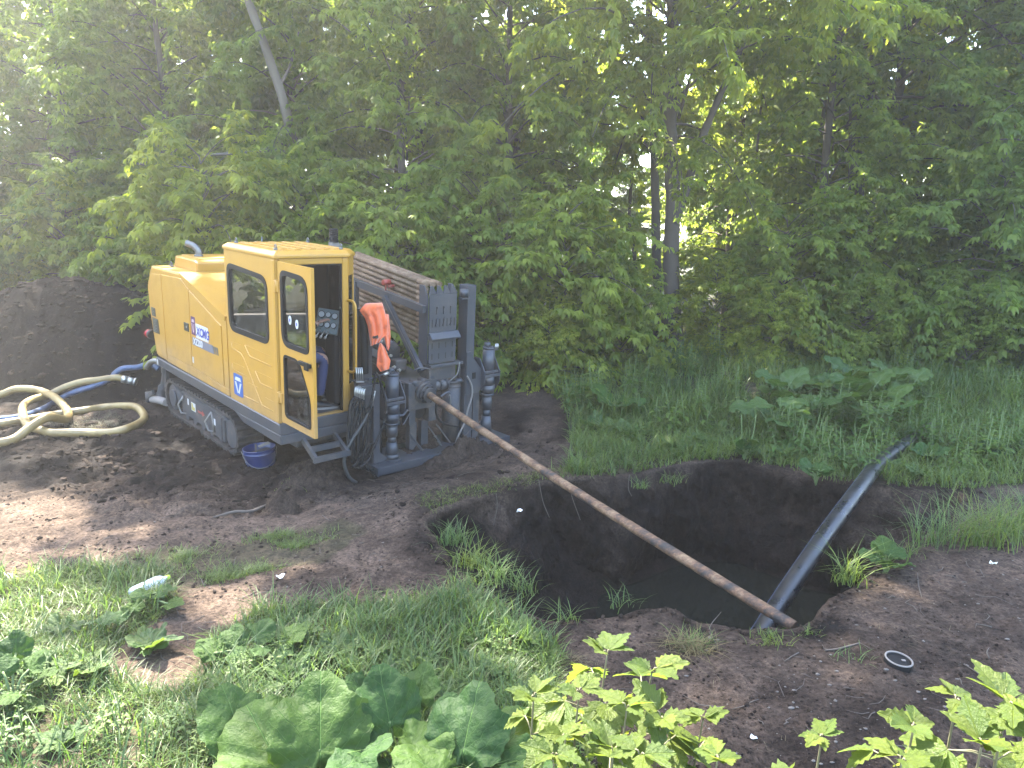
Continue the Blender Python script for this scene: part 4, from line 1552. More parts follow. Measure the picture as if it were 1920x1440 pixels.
def build_front():
    G, D = M['grey'], M['mudgrey']
    bp = MB().box((-.26, .995, -.72), (.32, 3.02, -.705)).box((.30, .995, -.72), (.32, 3.02, -.625), .003).box((-.26, .995, -.705), (.30, 1.015, -.625)) \
        .box((-.26, 1.016, -.65), (.299, 3.02, -.632)).build('base_plate', G, rig)

    def jack(y, top, band, col, name):
        j = MB()
        x = .12
        j.cyl((x, y, band), (x, y, top - .03), .078, 24).cyl((x, y, top - .03), (x, y, top), .078, 24).cyl((x - .03, y, top), (x - .03, y, top + .05), .04, 16)
        o = j.build(name, G, rig)
        MB().cyl((x, y, band - .13), (x, y, band), .088, 24).cyl((x, y, band - .24), (x, y, band - .13), .086, 24, .098) \
            .cyl((x, y, band - .265), (x, y, band - .24), .092, 24).build('collar', G, o)
        # octagonal cheek plates with a band across
        for yy in (y - .128, y + .118):
            MB().prism([(x - .13, band - .20), (x + .02, band - .20), (x + .09, band - .09), (x + .09, band + .05), (x - .02, band + .22), (x - .13, band + .22)], 1, yy, yy + .012, .002, 1) \
                .build('cheek_plate', G, o)
        MB().box((x + .06, y - .13, band - .015), (x + .095, y + .13, band + .02), .003).box((x + .05, y - .11, band + .035), (x + .088, y + .10, band + .065), .003) \
            .build('band', G, o)
        z1 = band - .265
        zb = -.632
        h = z1 - zb
        MB().cyl((x, y, z1 - h * .34), (x, y, z1), .066, 22).cyl((x, y, z1 - h * .50), (x, y, z1 - h * .34), .052, 22) \
            .build('ram_sleeve', G, o)
        MB().cyl((x, y, zb + .06), (x, y, z1 - h * .50), .080, 22, .060).cyl((x, y, zb + .01), (x, y, zb + .07), .084, 22).cyl((x, y, zb), (x, y, zb + .014), .105, 24) \
            .build('ground_anchor', G, o)
        for a in (.6, 2.2, 3.9, 5.4):
            MB().cyl((x + .06 * math.cos(a), y + .06 * math.sin(a), top), (x + .06 * math.cos(a), y + .06 * math.sin(a), top + .014), .009, 6).build('bolt', G, o)
    jack(1.31, .40, .06, 0, 'anchor_jack')
    jack(2.765, .55, .19, 0, 'anchor_jack')
    b = MB()
    for k in range(3):
        b.cyl((.16, 2.84 + .02 * k, .50), (.16, 2.84 + .02 * k, .585), .008, 8)
    b.build('jack_fitting', M['steelw'], rig)
    # dark second ram behind the near anchor
    MB().cyl((-.05, 1.20, -.63), (-.05, 1.20, -.10), .075, 20).cyl((-.05, 1.20, -.40), (-.05, 1.20, -.385), .080, 20).build('ram', D, rig)
    # posts
    MB().box((-.11, .985, -.705), (.03, 1.105, 1.13), .008).build('post', G, rig)
    pl = MB().box((.13, 1.045, -.63), (.15, 1.125, .30)).box((.09, 1.045, -.63), (.129, 1.06, .30)).build('flange_post', G, rig)
    MB().prism([(1.127, -.63), (1.27, -.63), (1.127, -.50)], 0, .13, .142).prism([(.06, -.63), (.129, -.63), (.129, -.45)], 1, 1.05, 1.06).build('gusset', G, pl)
    # far column: box section with the tall plates
    MB().box((-.06, 2.40, -.70), (.105, 2.535, 1.335), .006).build('mast_column', G, rig)
    MB().box((.106, 2.395, .45), (.118, 2.405, 1.33)).build('column_edge', M['silver'] if False else G, rig)
    MB().prism([(2.395, .52), (2.47, .52), (2.50, .44), (2.66, .25), (2.69, .08), (2.60, -.02), (2.40, -.02)], 0, .12, .135, .002, 1).build('bracket_plate', G, rig)
    MB().box((.134, 2.49, .17), (.140, 2.545, .25)).build('square_hole', M['black'], rig)
    MB().box((-.02, 2.56, -.70), (.09, 2.66, .0), .004).box((-.03, 2.45, -.70), (-.01, 2.56, .0), .002).build('lower_column', D, rig)
    MB().cyl((.09, 2.36, 1.20), (.09, 2.36, 1.29), .05, 16).box((.05, 2.30, 1.17), (.12, 2.42, 1.19)).build('hinge_lug', G, rig)

    # ---- pipe cassette in front of the rack
    ca = MB().box((.05, 1.86, .42), (.07, 2.265, 1.245), .003).build('rack_plate', G, rig)
    MB().prism([(-.12, .40), (.048, .40), (.048, 1.20), (-.03, 1.345), (-.12, 1.345)], 1, 1.845, 1.858, .002, 1).build('side_plate', G, rig)
    MB().prism([(-.12, .40), (.048, .40), (.048, 1.20), (-.03, 1.345), (-.12, 1.345)], 1, 2.268, 2.281, .002, 1).build('side_plate', G, rig)
    for k in range(4):
        y = 1.895 + k * .103
        MB().prism([(y - .035, 1.248), (y + .068, 1.248), (y + .005, 1.345), (y - .02, 1.345)], 0, .045, .072, .002, 1).build('guide_tooth', G, ca)
    for k in range(3):
        y = 1.965 + k * .102
        MB().box((.071, y - .007, 1.01), (.082, y + .007, 1.10)).box((.071, y - .007, 1.085), (.090, y + .012, 1.10)).build('hook', G, ca)
    for r, (z0, z1, nn, y0) in enumerate(((.86, .955, 7, 1.90), (.60, .67, 4, 1.905), (.47, .54, 4, 1.905))):
        for k in range(nn):
            y = y0 + k * (.055 if nn == 7 else .102)
            MB().box((.0708, y - .005, z0), (.0728, y + .005, z1)).build('slot', M['black'], ca)
            if nn == 7 and k % 2:
                MB().tube([(.074, y - .012, z0 + .01), (.084, y, z0 + .05), (.074, y + .016, z1 + .01)], .006, 6).build('clip', G, ca)
    MB().prism([(.071, .715), (.071, .80), (.10, .80), (.155, .735), (.15, .712)], 1, 1.84, 2.275, .003, 1).build('ledge', G, ca)
    MB().box((.0, 1.86, .375), (.11, 2.36, .41), .004).build('cross_beam', G, rig)
    MB().cyl((.06, 2.33, .18), (.06, 2.33, .40), .022, 14).cyl((.06, 2.33, .15), (.06, 2.33, .19), .07, 20, .04).build('dome_cap', G, rig)
    MB().box((-.02, 1.87, .20), (.04, 2.30, .374), .004).build('lower_plate', D, rig)
    # ---- beam and braces of the rack
    MB().bar((-1.9, 1.78, 1.275), (.05, 1.80, 1.075), .05, .085).build('rack_beam', G, rig)
    MB().bar((-1.9, 1.752, 1.318), (.05, 1.772, 1.118), .006, .006).build('beam_edge', M['silver'], rig)
    MB().bar((-.68, 1.735, 1.13), (.05, 1.77, .34), .05, .075).build('brace', G, rig)
    MB().bar((-.62, 1.709, 1.10), (.06, 1.744, .35), .004, .012).build('brace_edge', M['silver'], rig)
    MB().box((-1.42, 1.74, .20), (-1.36, 1.80, 1.24), .004).build('post', D, rig)
    MB().cyl((-.75, 1.80, 1.20), (-.75, 1.80, 1.29), .010, 8).cyl((-.75, 1.76, 1.30), (-.75, 1.86, 1.30), .035, 14).cyl((-.75, 1.84, 1.25), (-.75, 1.93, 1.25), .02, 12) \
        .build('red_valve', M['redpaint'], rig)
    # ---- mast rail with carriage machinery under the pipes
    MB().bar((-3.4, 1.85, .50), (-.1, 1.80, .14), .34, .16).build('mast_rail', D, rig)
    MB().bar((-3.4, 1.70, .64), (-.25, 1.66, .30), .05, .05).build('rail_guide', D, rig)
    mm = MB()
    mm.box((-.62, 1.62, .30), (-.42, 1.80, .56), .02).cyl((-.5, 1.62, .62), (-.3, 1.62, .60), .05, 16).cyl((-.75, 1.60, .58), (-.45, 1.60, .56), .07, 18)
    mm.box((-.36, 1.60, .30), (-.22, 1.76, .44), .02)
    mm.build('hydraulic_motor', D, rig)
    f = MB()
    for k in range(6):
        x, y, z = -.62 + .09 * k, 1.575 + .01 * (k % 2), .63 - .07 * k + (.05 if k % 2 else 0)
        f.cyl((x, y, z), (x + .05, y - .01, z + .02), .014, 8).cyl((x + .05, y - .01, z + .02), (x + .065, y - .012, z + .02), .019, 6)
    f.build('pipe_fitting', M['steelw'], rig)
    # ---- clamp (vise) block with the chuck the rod leaves through
    vb = MB().box((-.14, 1.555, -.10), (.10, 1.965, .235), .012).prism([(1.57, -.105), (1.965, -.105), (1.965, -.28), (1.86, -.28), (1.86, -.13), (1.83, -.07), (1.66, -.07), (1.66, -.28), (1.57, -.28)], 0, -.05, .095) \
        .build('clamp_block', D, rig)
    MB().cyl((.04, 1.745, -.145), (.06, 1.745, -.145), .085, 22).build('round_opening', M['black'], vb)
    MB().box((-.12, 1.54, -.04), (.02, 1.554, .22)).box((.096, 1.60, .21), (.11, 1.95, .245), .003).build('clamp_plate', D, vb)
    cd = Vector((.985, -.02, -.16)).normalized()
    c0 = Vector((.10, 1.782, .105))
    ch = MB().cyl(c0, c0 + cd * .05, .135, 26).cyl(c0 + cd * .05, c0 + cd * .085, .112, 26).cyl(c0 + cd * .085, c0 + cd * .12, .085, 22).build('chuck', D, rig)
    for k in range(8):
        a = 2 * math.pi * k / 8 + .3
        q = c0 + cd * .085 + Vector((0, math.cos(a), math.sin(a))) * .094
        MB().cyl(q, q + cd * .016, .014, 10).build('bolt', M['black'], ch)
    for y, z in ((1.66, .225), (1.78, .24)):
        MB().cyl((.0, y, z), (.13, y, z - .01), .032, 16).build('guide_pin', D, vb)
    MB().cyl((.0, 1.97, .13), (.0, 2.06, .13), .074, 22).cyl((.0, 2.06, .13), (.0, 2.075, .13), .084, 22).cyl((.0, 2.075, .13), (.0, 2.16, .13), .074, 22).cyl((.0, 2.16, .13), (.0, 2.175, .13), .082, 22) \
        .build('clamp_cylinder', G, rig)
    MB().cyl((-.05, 1.86, .29), (-.05, 2.03, .28), .066, 20).cyl((-.10, 1.80, .37), (-.10, 2.0, .37), .05, 18).build('clamp_motor', D, rig)
    MB().tube(spline([(.06, 1.66, .37), (.10, 1.72, .40), (.10, 1.84, .37), (.10, 1.86, .27), (.10, 1.92, .25)], 4), .012, 8).bar((.09, 1.85, .24), (.09, 1.85, .37), .05, .02, (0, 1, 0)) \
        .build('clamp_bracket', D, rig)
    MB().cyl((-.02, 2.29, -.64), (-.02, 2.29, .13), .115, 26).cyl((-.02, 2.29, .13), (-.02, 2.29, .16), .125, 26).cyl((-.02, 2.29, .08), (-.02, 2.29, .09), .120, 26) \
        .build('drum', D, rig)
    MB().box((-.04, 1.62, -.64), (.04, 1.72, -.28)).box((-.04, 1.80, -.64), (.03, 1.90, -.28)).build('clamp_leg', D, rig)
    MB().bar(rigp(767, 814, .10), rigp(793, 846, .26), .012, .03).build('spreader', D, rig)
    MB().bar(rigp(803, 799, .20), rigp(828, 835, .26), .014, .014).bar(rigp(818, 795, .20), rigp(846, 832, .26), .014, .014).bar(rigp(900, 790, .22), rigp(855, 833, .27), .012, .012) \
        .build('thin_strut', D, rig)
    # ---- thin hoses behind the rod
    for i, (pp, r, mt) in enumerate((([(876, 705), (884, 722), (885, 742), (878, 765), (872, 790), (860, 815), (854, 832)], .011, 'stone'),
                                     ([(862, 678), (858, 700), (846, 712), (842, 715)], .006, 'silver'),
                                     ([(843, 735), (835, 737), (826, 744)], .014, 'grey'),
                                     ([(843, 740), (844, 755), (843, 775)], .010, 'silver'),
                                     ([(818, 755), (818, 775), (826, 790), (842, 797), (858, 800)], .014, 'hose'),
                                     ([(764, 768), (756, 778), (748, 779)], .012, 'grey'),
                                     ([(768, 775), (760, 790), (755, 797)], .007, 'grey'))):
        MB().tube(spline([rigp(a, b, .16 + .02 * i) for a, b in pp], 5), r, 8).build('thin_hose', M[mt], rig)
    # ---- valve block with chromed lines and the bundle of black hoses
    bx = .18
    vb2 = MB().box((.08, .86, .20), (.20, 1.00, .325), .008).box((.06, .92, .06), (.17, 1.04, .20), .008).build('valve_block', M['mudgrey'], rig)
    for k in range(4):
        a = rigp(667.5 + 3.6 * k, 689, bx)
        c = rigp(669.5 + 3.7 * k, 715, bx)
        MB().tube([a, c], .0075, 8).cyl(c, (c[0], c[1], c[2] - .012), .014, 8).build('chromed_line', M['steelw'], rig)
    for k in range(5):
        e = spline([rigp(673 + 4 * k, 724 + k, bx - .01), rigp(667 + 4 * k, 727 + k, bx + .02), rigp(665.5 + 4 * k, 737 + k, bx + .03), rigp(666 + 4 * k, 743 + k * 1.5, bx + .03)], 4)
        MB().tube(e, [.011] * 5 + [.015] * 4 + [.010] * 4, 8).build('elbow_fitting', M['steelw'], rig)
    MB().tube([rigp(703, 733, bx + .05), rigp(700, 745, bx + .05), rigp(698, 752, bx + .05)], [.011, .014, .011], 8).build('straight_fitting', M['steelw'], rig)
    MB().tube([rigp(716, 727, bx + .06), rigp(718, 734, bx + .06), rigp(722, 752, bx + .06)], [.012, .016, .008], 8).build('straight_fitting', M['gauge'], rig)
    ends = [[(657, 760), (654, 800), (653, 840), (662, 862), (680, 850), (690, 810), (694, 790)],
            [(662, 765), (659, 800), (660, 850), (668, 870), (682, 860), (697, 830)],
            [(669, 768), (664, 800), (664, 845), (672, 866), (690, 855), (702, 836)],
            [(676, 772), (671, 800), (670, 850), (664, 874), (680, 878)],
            [(682, 775), (682, 800), (680, 825), (676, 850), (668, 868), (661, 876)]]
    for k, e in enumerate(ends):
        s = rigp(666 + 4 * k, 743 + k * 1.5, bx + .03)
        pts = [s] + [rigp(a, b, bx + .03 + .02 * (i % 3)) for i, (a, b) in enumerate(e)]
        sp = spline(pts, 14)
        r = [.0165 + (.0034 if (i // 2) % 2 else 0) for i in range(len(sp))]
        MB().tube(sp, r, 8).build('hydraulic_hose', M['hose'], rig)
    big = [[(698, 752), (690, 775), (676, 800), (660, 825), (648, 850), (646, 872), (655, 895), (668, 905)],
           [(703, 700), (702, 720), (698, 745), (693, 770), (690, 800), (686, 835), (680, 865), (690, 880)],
           [(704, 697), (712, 712), (720, 740), (724, 765), (720, 790), (712, 815), (700, 840), (692, 862), (676, 876)],
           [(700, 880), (690, 872), (686, 868), (697, 884), (704, 900), (696, 912)]]
    for k, e in enumerate(big):
        pts = [rigp(a, b, bx + .08 + .02 * k - (.04 if k == 3 else 0)) for a, b in e]
        sp = spline(pts, 16)
        r = [(.019 if k == 0 else .013) + (.0026 if (i // 2) % 2 and k != 0 else 0) for i in range(len(sp))]
        MB().tube(sp, r, 9).build('hydraulic_hose', M['hose'] if k else plain('grey_hose', (.028, .029, .029), .55), rig)
    # wide corrugated loom beside the handle
    pts = [rigp(680, 590, .06), rigp(683, 640, .06), rigp(684, 700, .06)]
    sp = spline(pts, 34)
    MB().tube(sp, [.040 + (.006 if i % 2 else 0) for i in range(len(sp))], 12).build('corrugated_loom', M['black'], rig)
    MB().box((.0, .86, .335), (.10, 1.06, .355)).build('shelf_plate', D, rig)
    for a, b in (((691, 712), (712, 704)), ((712, 704), (733, 697))):
        MB().tube([rigp(*a, .2), rigp(*b, .2)], .011, 8).build('thin_hose', M['grey'], rig)
    MB().cyl(rigp(719, 703, .2), rigp(728, 699, .2), .020, 10).build('straight_fitting', M['steelw'], rig)


build_front()


def spoil(cx, cy, rx, ry, h, seed, label):
    """heap of wet earth, given in the rig's own frame"""
    n, m = 40, 90
    V = [tuple(m2w(cx, cy, h - .70))]
    for i in range(1, n + 1):
        s = i / n
        a = np.linspace(0, 2 * math.pi, m, endpoint=False)
        k = 1 + .28 * vnoise(np.cos(a) * 1.6, np.sin(a) * 1.6, 0, seed)
        X, Y = cx + rx * s * np.cos(a) * k, cy + ry * s * np.sin(a) * k
        z = h * (1 - s ** 1.5) * (1 + .45 * fbm(X * 6, Y * 6, 0, seed, 4, .6)) + .022 * fbm(X * 22, Y * 22, 0, seed, 3, .6) * (s < .97) - .70 - .05 * s
        V += [tuple(m2w(x, y, q)) for x, y, q in zip(X, Y, z)]
    V = np.array(V)
    F4, F3 = [], []
    for k in range(m):
        F3.append((0, 1 + k, 1 + (k + 1) % m))
    for i in range(n - 1):
        for k in range(m):
            F4.append((1 + i * m + k, 1 + (i + 1) * m + k, 1 + (i + 1) * m + (k + 1) % m, 1 + i * m + (k + 1) % m))
    o = link('earth_heap', mesh_np('earth_heap', V, [np.array(F3), np.array(F4)], True, {'moist_dark': np.full(len(V), .6), 'green': np.zeros(len(V))}), M['soil'])
    tag(o, label, 'earth heap')


spoil(-.02, 1.85, .24, .50, .17, 3, 'low heap of wet earth on the base plate below the rod chuck')
spoil(-.05, 2.72, .22, .30, .09, 5, 'low heap of wet earth at the foot of the far anchor')
spoil(.34, 2.25, .20, .72, .15, 17, 'bank of trodden earth lying against the front edge of the base plate')
spoil(.62, 2.2, .16, .22, .12, 7, 'brown earth lump on bare ground just in front of the base plate')
spoil(.95, 2.35, .20, .25, .15, 9, 'crumbly earth lump between base plate and the left end of the pit')
spoil(.50, -.25, .26, .20, .20, 11, 'reddish earth lump lying on bare ground to the right of the blue bucket')
spoil(-.1, .45, .45, .35, .13, 13, 'dark loose earth heap under the folding step of the cab')


# ------------------------------------------------------------------ drill pipes in the rack: things of their own
def local_obj(name, mb, material, label, cat, group=None):
    me = mb.mesh(name)
    me.transform(RIGM)
    c = sum((Vector(v.co) for v in me.vertices), Vector()) / len(me.vertices)
    me.transform(Matrix.Translation(-c))
    o = link(name, me, material)
    o.location = c
    return tag(o, label, cat, group)


ORD = ['topmost', 'second from top', 'third from top', 'fourth from top', 'fifth from top', 'sixth from top', 'seventh from top', 'eighth from top', 'ninth from top',
       'tenth from top', 'eleventh from top', 'bottom']
pd = Vector((.99434, -.03252, -.10118))


def pipe_mb(end, L=1.95, r=.0305):
    e = Vector(end)
    m = MB().cyl(e - pd * L, e - pd * .16, r, 18).cyl(e - pd * .16, e, r * 1.13, 18)
    return m


for k in range(12):
    e = (-.09, 1.925, 1.350 - .0655 * k)
    local_obj('drill_pipe', pipe_mb(e), M['pipes'], f'rusty brown drill pipe, {ORD[k]} of the near stack in the rack', 'drill pipe', 'drill pipes racked beside the cab')
for k in range(1, 3):
    e = (-.09, 1.925 + .1 * k, 1.335)
    local_obj('drill_pipe', pipe_mb(e), M['pipes'], f'rusty drill pipe on top of the {("second", "third")[k - 1]} stack behind the near one', 'drill pipe', 'drill pipes racked beside the cab')

# the rod being pushed towards the pit
rs = Vector(m2w(.10, 1.782, .105))
re_ = Vector(at(1478, 1168, 5.02))
rd_ = (re_ - rs).normalized()
path = [rs + (re_ - rs) * t + Vector((0, 0, -.035 * math.sin(math.pi * t))) for t in np.linspace(0, 1, 40)]
path.append(re_ + rd_ * .05)
m = MB().tube(path, [.0405 + .0012 * math.sin(i * 2.1) for i in range(len(path))], 22)
o = m.build('drill_rod', M['rod'])
tag(o, 'long rusty mud-caked drill rod running from the rig down across the pit', 'drill rod')
# plastic pipe sliding into the pit
pp = [at(1745, 803, 9.4), at(1722, 818, 9.05), at(1690, 838, 8.6), at(1645, 872, 7.95), at(1612, 915, 7.3), at(1560, 985, 6.75), at(1500, 1072, 6.2), at(1452, 1146, 5.8), at(1432, 1180, 5.62), at(1392, 1240, 5.4)]
sp = spline(pp, 8)
o = MB().tube(sp, .077, 28).build('plastic_pipe', M['hdpe'])
tag(o, 'thick black plastic pipe lying from the weeds down into the pit', 'plastic pipe')
for j in range(1):
    a = .55
    m = MB()
    q = []
    for i, c in enumerate(sp):
        t = Vector(sp[min(i + 1, len(sp) - 1)]) - Vector(sp[max(i - 1, 0)])
        t.normalize()
        u = Vector((0, 0, 1)) - t * t.z
        u.normalize()
        v = t.cross(u)
        q.append(Vector(c) + (u * math.sin(a) + v * math.cos(a)) * .0772)
    m.tube(q, .0014, 5).build('pipe_stripe', plain('pale_blue_line', (.10, .13, .22), .5), o)


# ------------------------------------------------------------------ orange work jacket hung over the post
def orange_jacket():
    def sheet(rows, depth, folds, seed, name, parent=None, x0=.165):
        V, nu = [], 26
        nv = 30
        R_ = [np.array(r, float) for r in rows]                       # each row: px, py of left and right edge
        ts = np.linspace(0, len(R_) - 1, nv)
        for j, t in enumerate(ts):
            i = min(int(t), len(R_) - 2)
            f = t - i
            row = R_[i] * (1 - f) + R_[i + 1] * f
            for k in range(nu):
                u = k / (nu - 1)
                px = row[0] * (1 - u) + row[2] * u
                py = row[1] * (1 - u) + row[3] * u
                fold = .018 * math.sin(u * folds * math.pi + seed + t * .35) * min(1, .25 + t * .35) + .010 * float(vnoise(np.array([u * 5]), np.array([t * 1.7]), 0, seed)[0])
                edge = -depth * (abs(2 * u - 1) ** 3)
                top = -.05 * max(0, .5 - t) * 2
                V.append(rigp(px, py, x0 + fold + edge + top))
        F = [(j * nu + k, j * nu + k + 1, (j + 1) * nu + k + 1, (j + 1) * nu + k) for j in range(nv - 1) for k in range(nu - 1)]
        me = mesh_from(name, V, F, True)
        me.transform(RIGM)
        return me
    main = sheet([(686, 569, 716, 568), (674, 582, 720, 579), (684, 596, 723, 592), (690, 612, 726, 610), (692, 626, 728, 628), (694, 640, 716, 634), (695, 649, 711, 642)], .05, 5.5, 3, 'work_jacket')
    o = tag(link('work_jacket', main, M['orange']), 'bright orange work jacket hanging over the grey post beside the cab', 'jacket')
    sleeve = sheet([(722, 588, 728, 590), (722, 612, 731, 614), (720, 630, 732, 632), (724, 646, 731, 650), (726, 655, 728, 658)], .02, 2.2, 5, 'sleeve', x0=.14)
    tail = sheet([(712, 644, 714, 643), (708, 660, 722, 654), (707, 674, 728, 668), (706, 686, 732, 676), (713, 697, 729, 692)], .03, 3.2, 8, 'sleeve', x0=.17)
    for me in (sleeve, tail):
        q = link('sleeve', me, M['orange'], o)
    for q in [o] + list(o.children):
        md = q.modifiers.new('thickness', 'SOLIDIFY')
        md.thickness = .004
    m = MB()
    for (a, b) in (((700, 633), (709, 630)), ((699, 631), (702, 634)), ((704, 634), (709, 632))):
        m.bar(rigp(*a, .205), rigp(*b, .205), .004, .022)
    me = m.mesh('printed_mark')
    me.transform(RIGM)
    link('printed_mark', me, M['sticker'], o)


orange_jacket()


# ------------------------------------------------------------------ hoses on the ground
def ground_hose(name, pts, r, material, label, cat, ribs=None, lifts=None, n=14, per=40, flat=1.0):
    P = []
    for i, q in enumerate(pts):
        w = on_ground(q[0], q[1])
        up = q[2] if len(q) > 2 else 0
        P.append(np.array([w[0], w[1], w[2] + r * .8 + up]))
    sp = spline(P, per)
    rr = [r * (1 + (.055 if i % 2 else -.0)) for i in range(len(sp))] if ribs else r
    o = MB().tube(sp, rr, n).build(name, material)
    tag(o, label, cat)
    return o, sp


ho, sp = ground_hose('suction_hose', [(-70, 815, 0), (0, 803, 0), (52, 792, 0), (104, 783, 0), (156, 775, 0), (198, 769, 0), (233, 767, 0), (258, 773, 0), (271, 786, 0), (265, 798, 0), (240, 811, 0),
                          (208, 817, 0), (167, 820, 0), (129, 821, .02), (94, 817, .0), (73, 811, 0), (54, 804, 0), (45, 790, .04), (46, 777, .08), (62, 765, .08), (94, 752, .06), (125, 742, .07), (156, 732, .08),
                          (187, 725, .06), (219, 724, .05), (238, 724, .05)], .050, M['yhose'],
                     'cream ribbed suction hose in a long loop, metal coupling on its upper end', 'hose', True, per=34)
e0, e1 = Vector(sp[-2]), Vector(sp[-1])
d = (e1 - e0).normalized()
cpl = MB().cyl(e1 - d * .06, e1 + d * .02, .060, 20).cyl(e1 + d * .02, e1 + d * .12, .056, 20).cyl(e1 + d * .12, e1 + d * .15, .066, 20)
cpl.build('metal_coupling', M['steelw'], ho)
ground_hose('suction_hose', [(-70, 756, .05), (0, 752, .06), (31, 749, .08), (62.5, 750, .12), (90, 759, .14), (112, 771, .12), (129, 786, .06), (123, 796, .03), (94, 809, .14), (62, 821, .10), (31, 831, .02), (0, 837, 0), (-60, 843, 0)],
            .052, M['yhose'], 'cream ribbed suction hose bending over the others at the left edge', 'hose', True, per=46)
ground_hose('layflat_hose', [(-70, 800, 0), (0, 792, 0), (42, 786, 0), (83, 771, 0), (115, 752, 0), (146, 738, 0), (177, 731, 0), (203, 719, 0), (229, 711, .05), (260, 708, .10), (285, 709, .12), (300, 712, .12)],
            .045, M['bhose'], 'smooth blue hose running from the rear of the rig under the cream hoses', 'hose', False, per=12)


# ------------------------------------------------------------------ small things on the ground
def bucket():
    g = on_ground(484, 876)
    t = thing('bucket', 'dark blue metal bucket with wire handle standing below the cab corner', 'bucket', tuple(g + (0, .10, -.01)), rot=(.03, -.05, .4))
    h, r1, r0 = .205, .178, .162
    prof = [(r0 * .98, .0), (r0, .012), (r0 + (r1 - r0) * .74, h * .74), (r0 + (r1 - r0) * .75 + .005, h * .76), (r0 + (r1 - r0) * .78, h * .78), (r1, h - .006), (r1 + .006, h), (r1, h + .004), (r1 - .005, h), (r0 - .006, .02)]
    V, F, n = [], [], 36
    for r, z in prof:
        V += [(r * math.cos(2 * math.pi * k / n), r * math.sin(2 * math.pi * k / n), z) for k in range(n)]
    for i in range(len(prof) - 1):
        F += [(i * n + k, i * n + (k + 1) % n, (i + 1) * n + (k + 1) % n, (i + 1) * n + k) for k in range(n)]
    F.append(tuple(range(n))[::-1])
    MB().add(V, F, True).build('shell', M['bucketblue'], t)
    c = [(.165 * math.cos(a) * q, .165 * math.sin(a) * q, h * .62 + .03 * float(vnoise(np.array([q * 3 + a]), np.array([a]), 0, 3)[0])) for q in (1, .6) for a in np.linspace(0, 2 * math.pi, 25)[:-1]]
    f = [(k, (k + 1) % 24, 24 + (k + 1) % 24, 24 + k) for k in range(24)] + [tuple(24 + k for k in range(24))]
    me = mesh_from('mud', c, f, True)
    link('mud_inside', me, M['mudgrey'], t)
    hd = [(.186 * math.cos(a), -.186 * math.sin(a) * .97 - .02 * math.sin(a), h - .03 - .155 * math.sin(a)) for a in np.linspace(0, math.pi, 15)]
    MB().tube(hd, .0038, 6).cyl((.182, 0, h - .03), (.194, 0, h - .03), .012, 8).cyl((-.182, 0, h - .03), (-.194, 0, h - .03), .012, 8).build('handle', M['silver'], t)
    MB().bar((-.04, .02, .1), (-.03, .05, h + .03), .02, .006).build('wood_strip', M['bark'], t)
    MB().bar((.0, .06, h - .01), (.12, .09, h + .012), .06, .012).build('rag', M['stone'], t)


bucket()


def stick(pts, r, label, cat='stick', material=None, group=None):
    P = []
    for q in pts:
        w = on_ground(q[0], q[1])
        P.append((w[0], w[1], w[2] + r * .9))
    sp = spline(P, 6)
    n = len(sp)
    rr = [r * (1 - .55 * abs(2 * i / (n - 1) - 1) ** 3 + .08 * math.sin(i * 2.3)) for i in range(n)]
    o = MB().tube(sp, rr, 8).build('stick', material or M['bark'])
    return tag(o, label, cat, group)


stick([(400, 974), (440, 970), (470, 962), (505, 950), (537, 940)], .016, 'long bent brown branch lying on bare soil in front of the bucket')
stick([(510, 1157), (560, 1147), (592, 1145)], .008, 'short dark stick at the edge of the lower left grass')
stick([(1545, 1222), (1575, 1218), (1612, 1208)], .006, 'thin pale forked twig on the soil right of the dead grass clump')
stick([(1720, 1078), (1722, 1100), (1728, 1122)], .004, 'thin upright-looking twig on the bare soil at right')
stick([(1345, 1215), (1330, 1180), (1352, 1150)], .003, 'thin curved straw near the dead grass clump')


def bottle():
    a, b = on_ground(232, 1136), on_ground(318, 1093)
    a[2] += .045
    b[2] += .05
    a, b = Vector(a), Vector(b)
    d = (b - a).normalized()
    L = .33
    a = b - d * L
    t = thing('plastic_bottle', 'empty clear plastic bottle with lime cap lying in the grass at lower left', 'bottle', a)
    m, nt, bs = mat('bottle_plastic')
    bs.inputs['Base Color'].default_value = (.72, .80, .88, 1)
    bs.inputs['Roughness'].default_value = .12
    bs.inputs['Alpha'].default_value = .55
    prof = [(0, .02), (.01, .042), (.05, .046), (.11, .046), (.13, .040), (.15, .046), (.22, .046), (.25, .040), (.28, .024), (.30, .014), (.315, .014)]
    MB().tube([d * s for s, r in prof], [r for s, r in prof], 20).build('bottle_body', m, t)
    MB().cyl(d * .305, d * .33, .017, 16).build('bottle_cap', plain('lime_plastic', (.45, .60, .05), .4), t)


bottle()


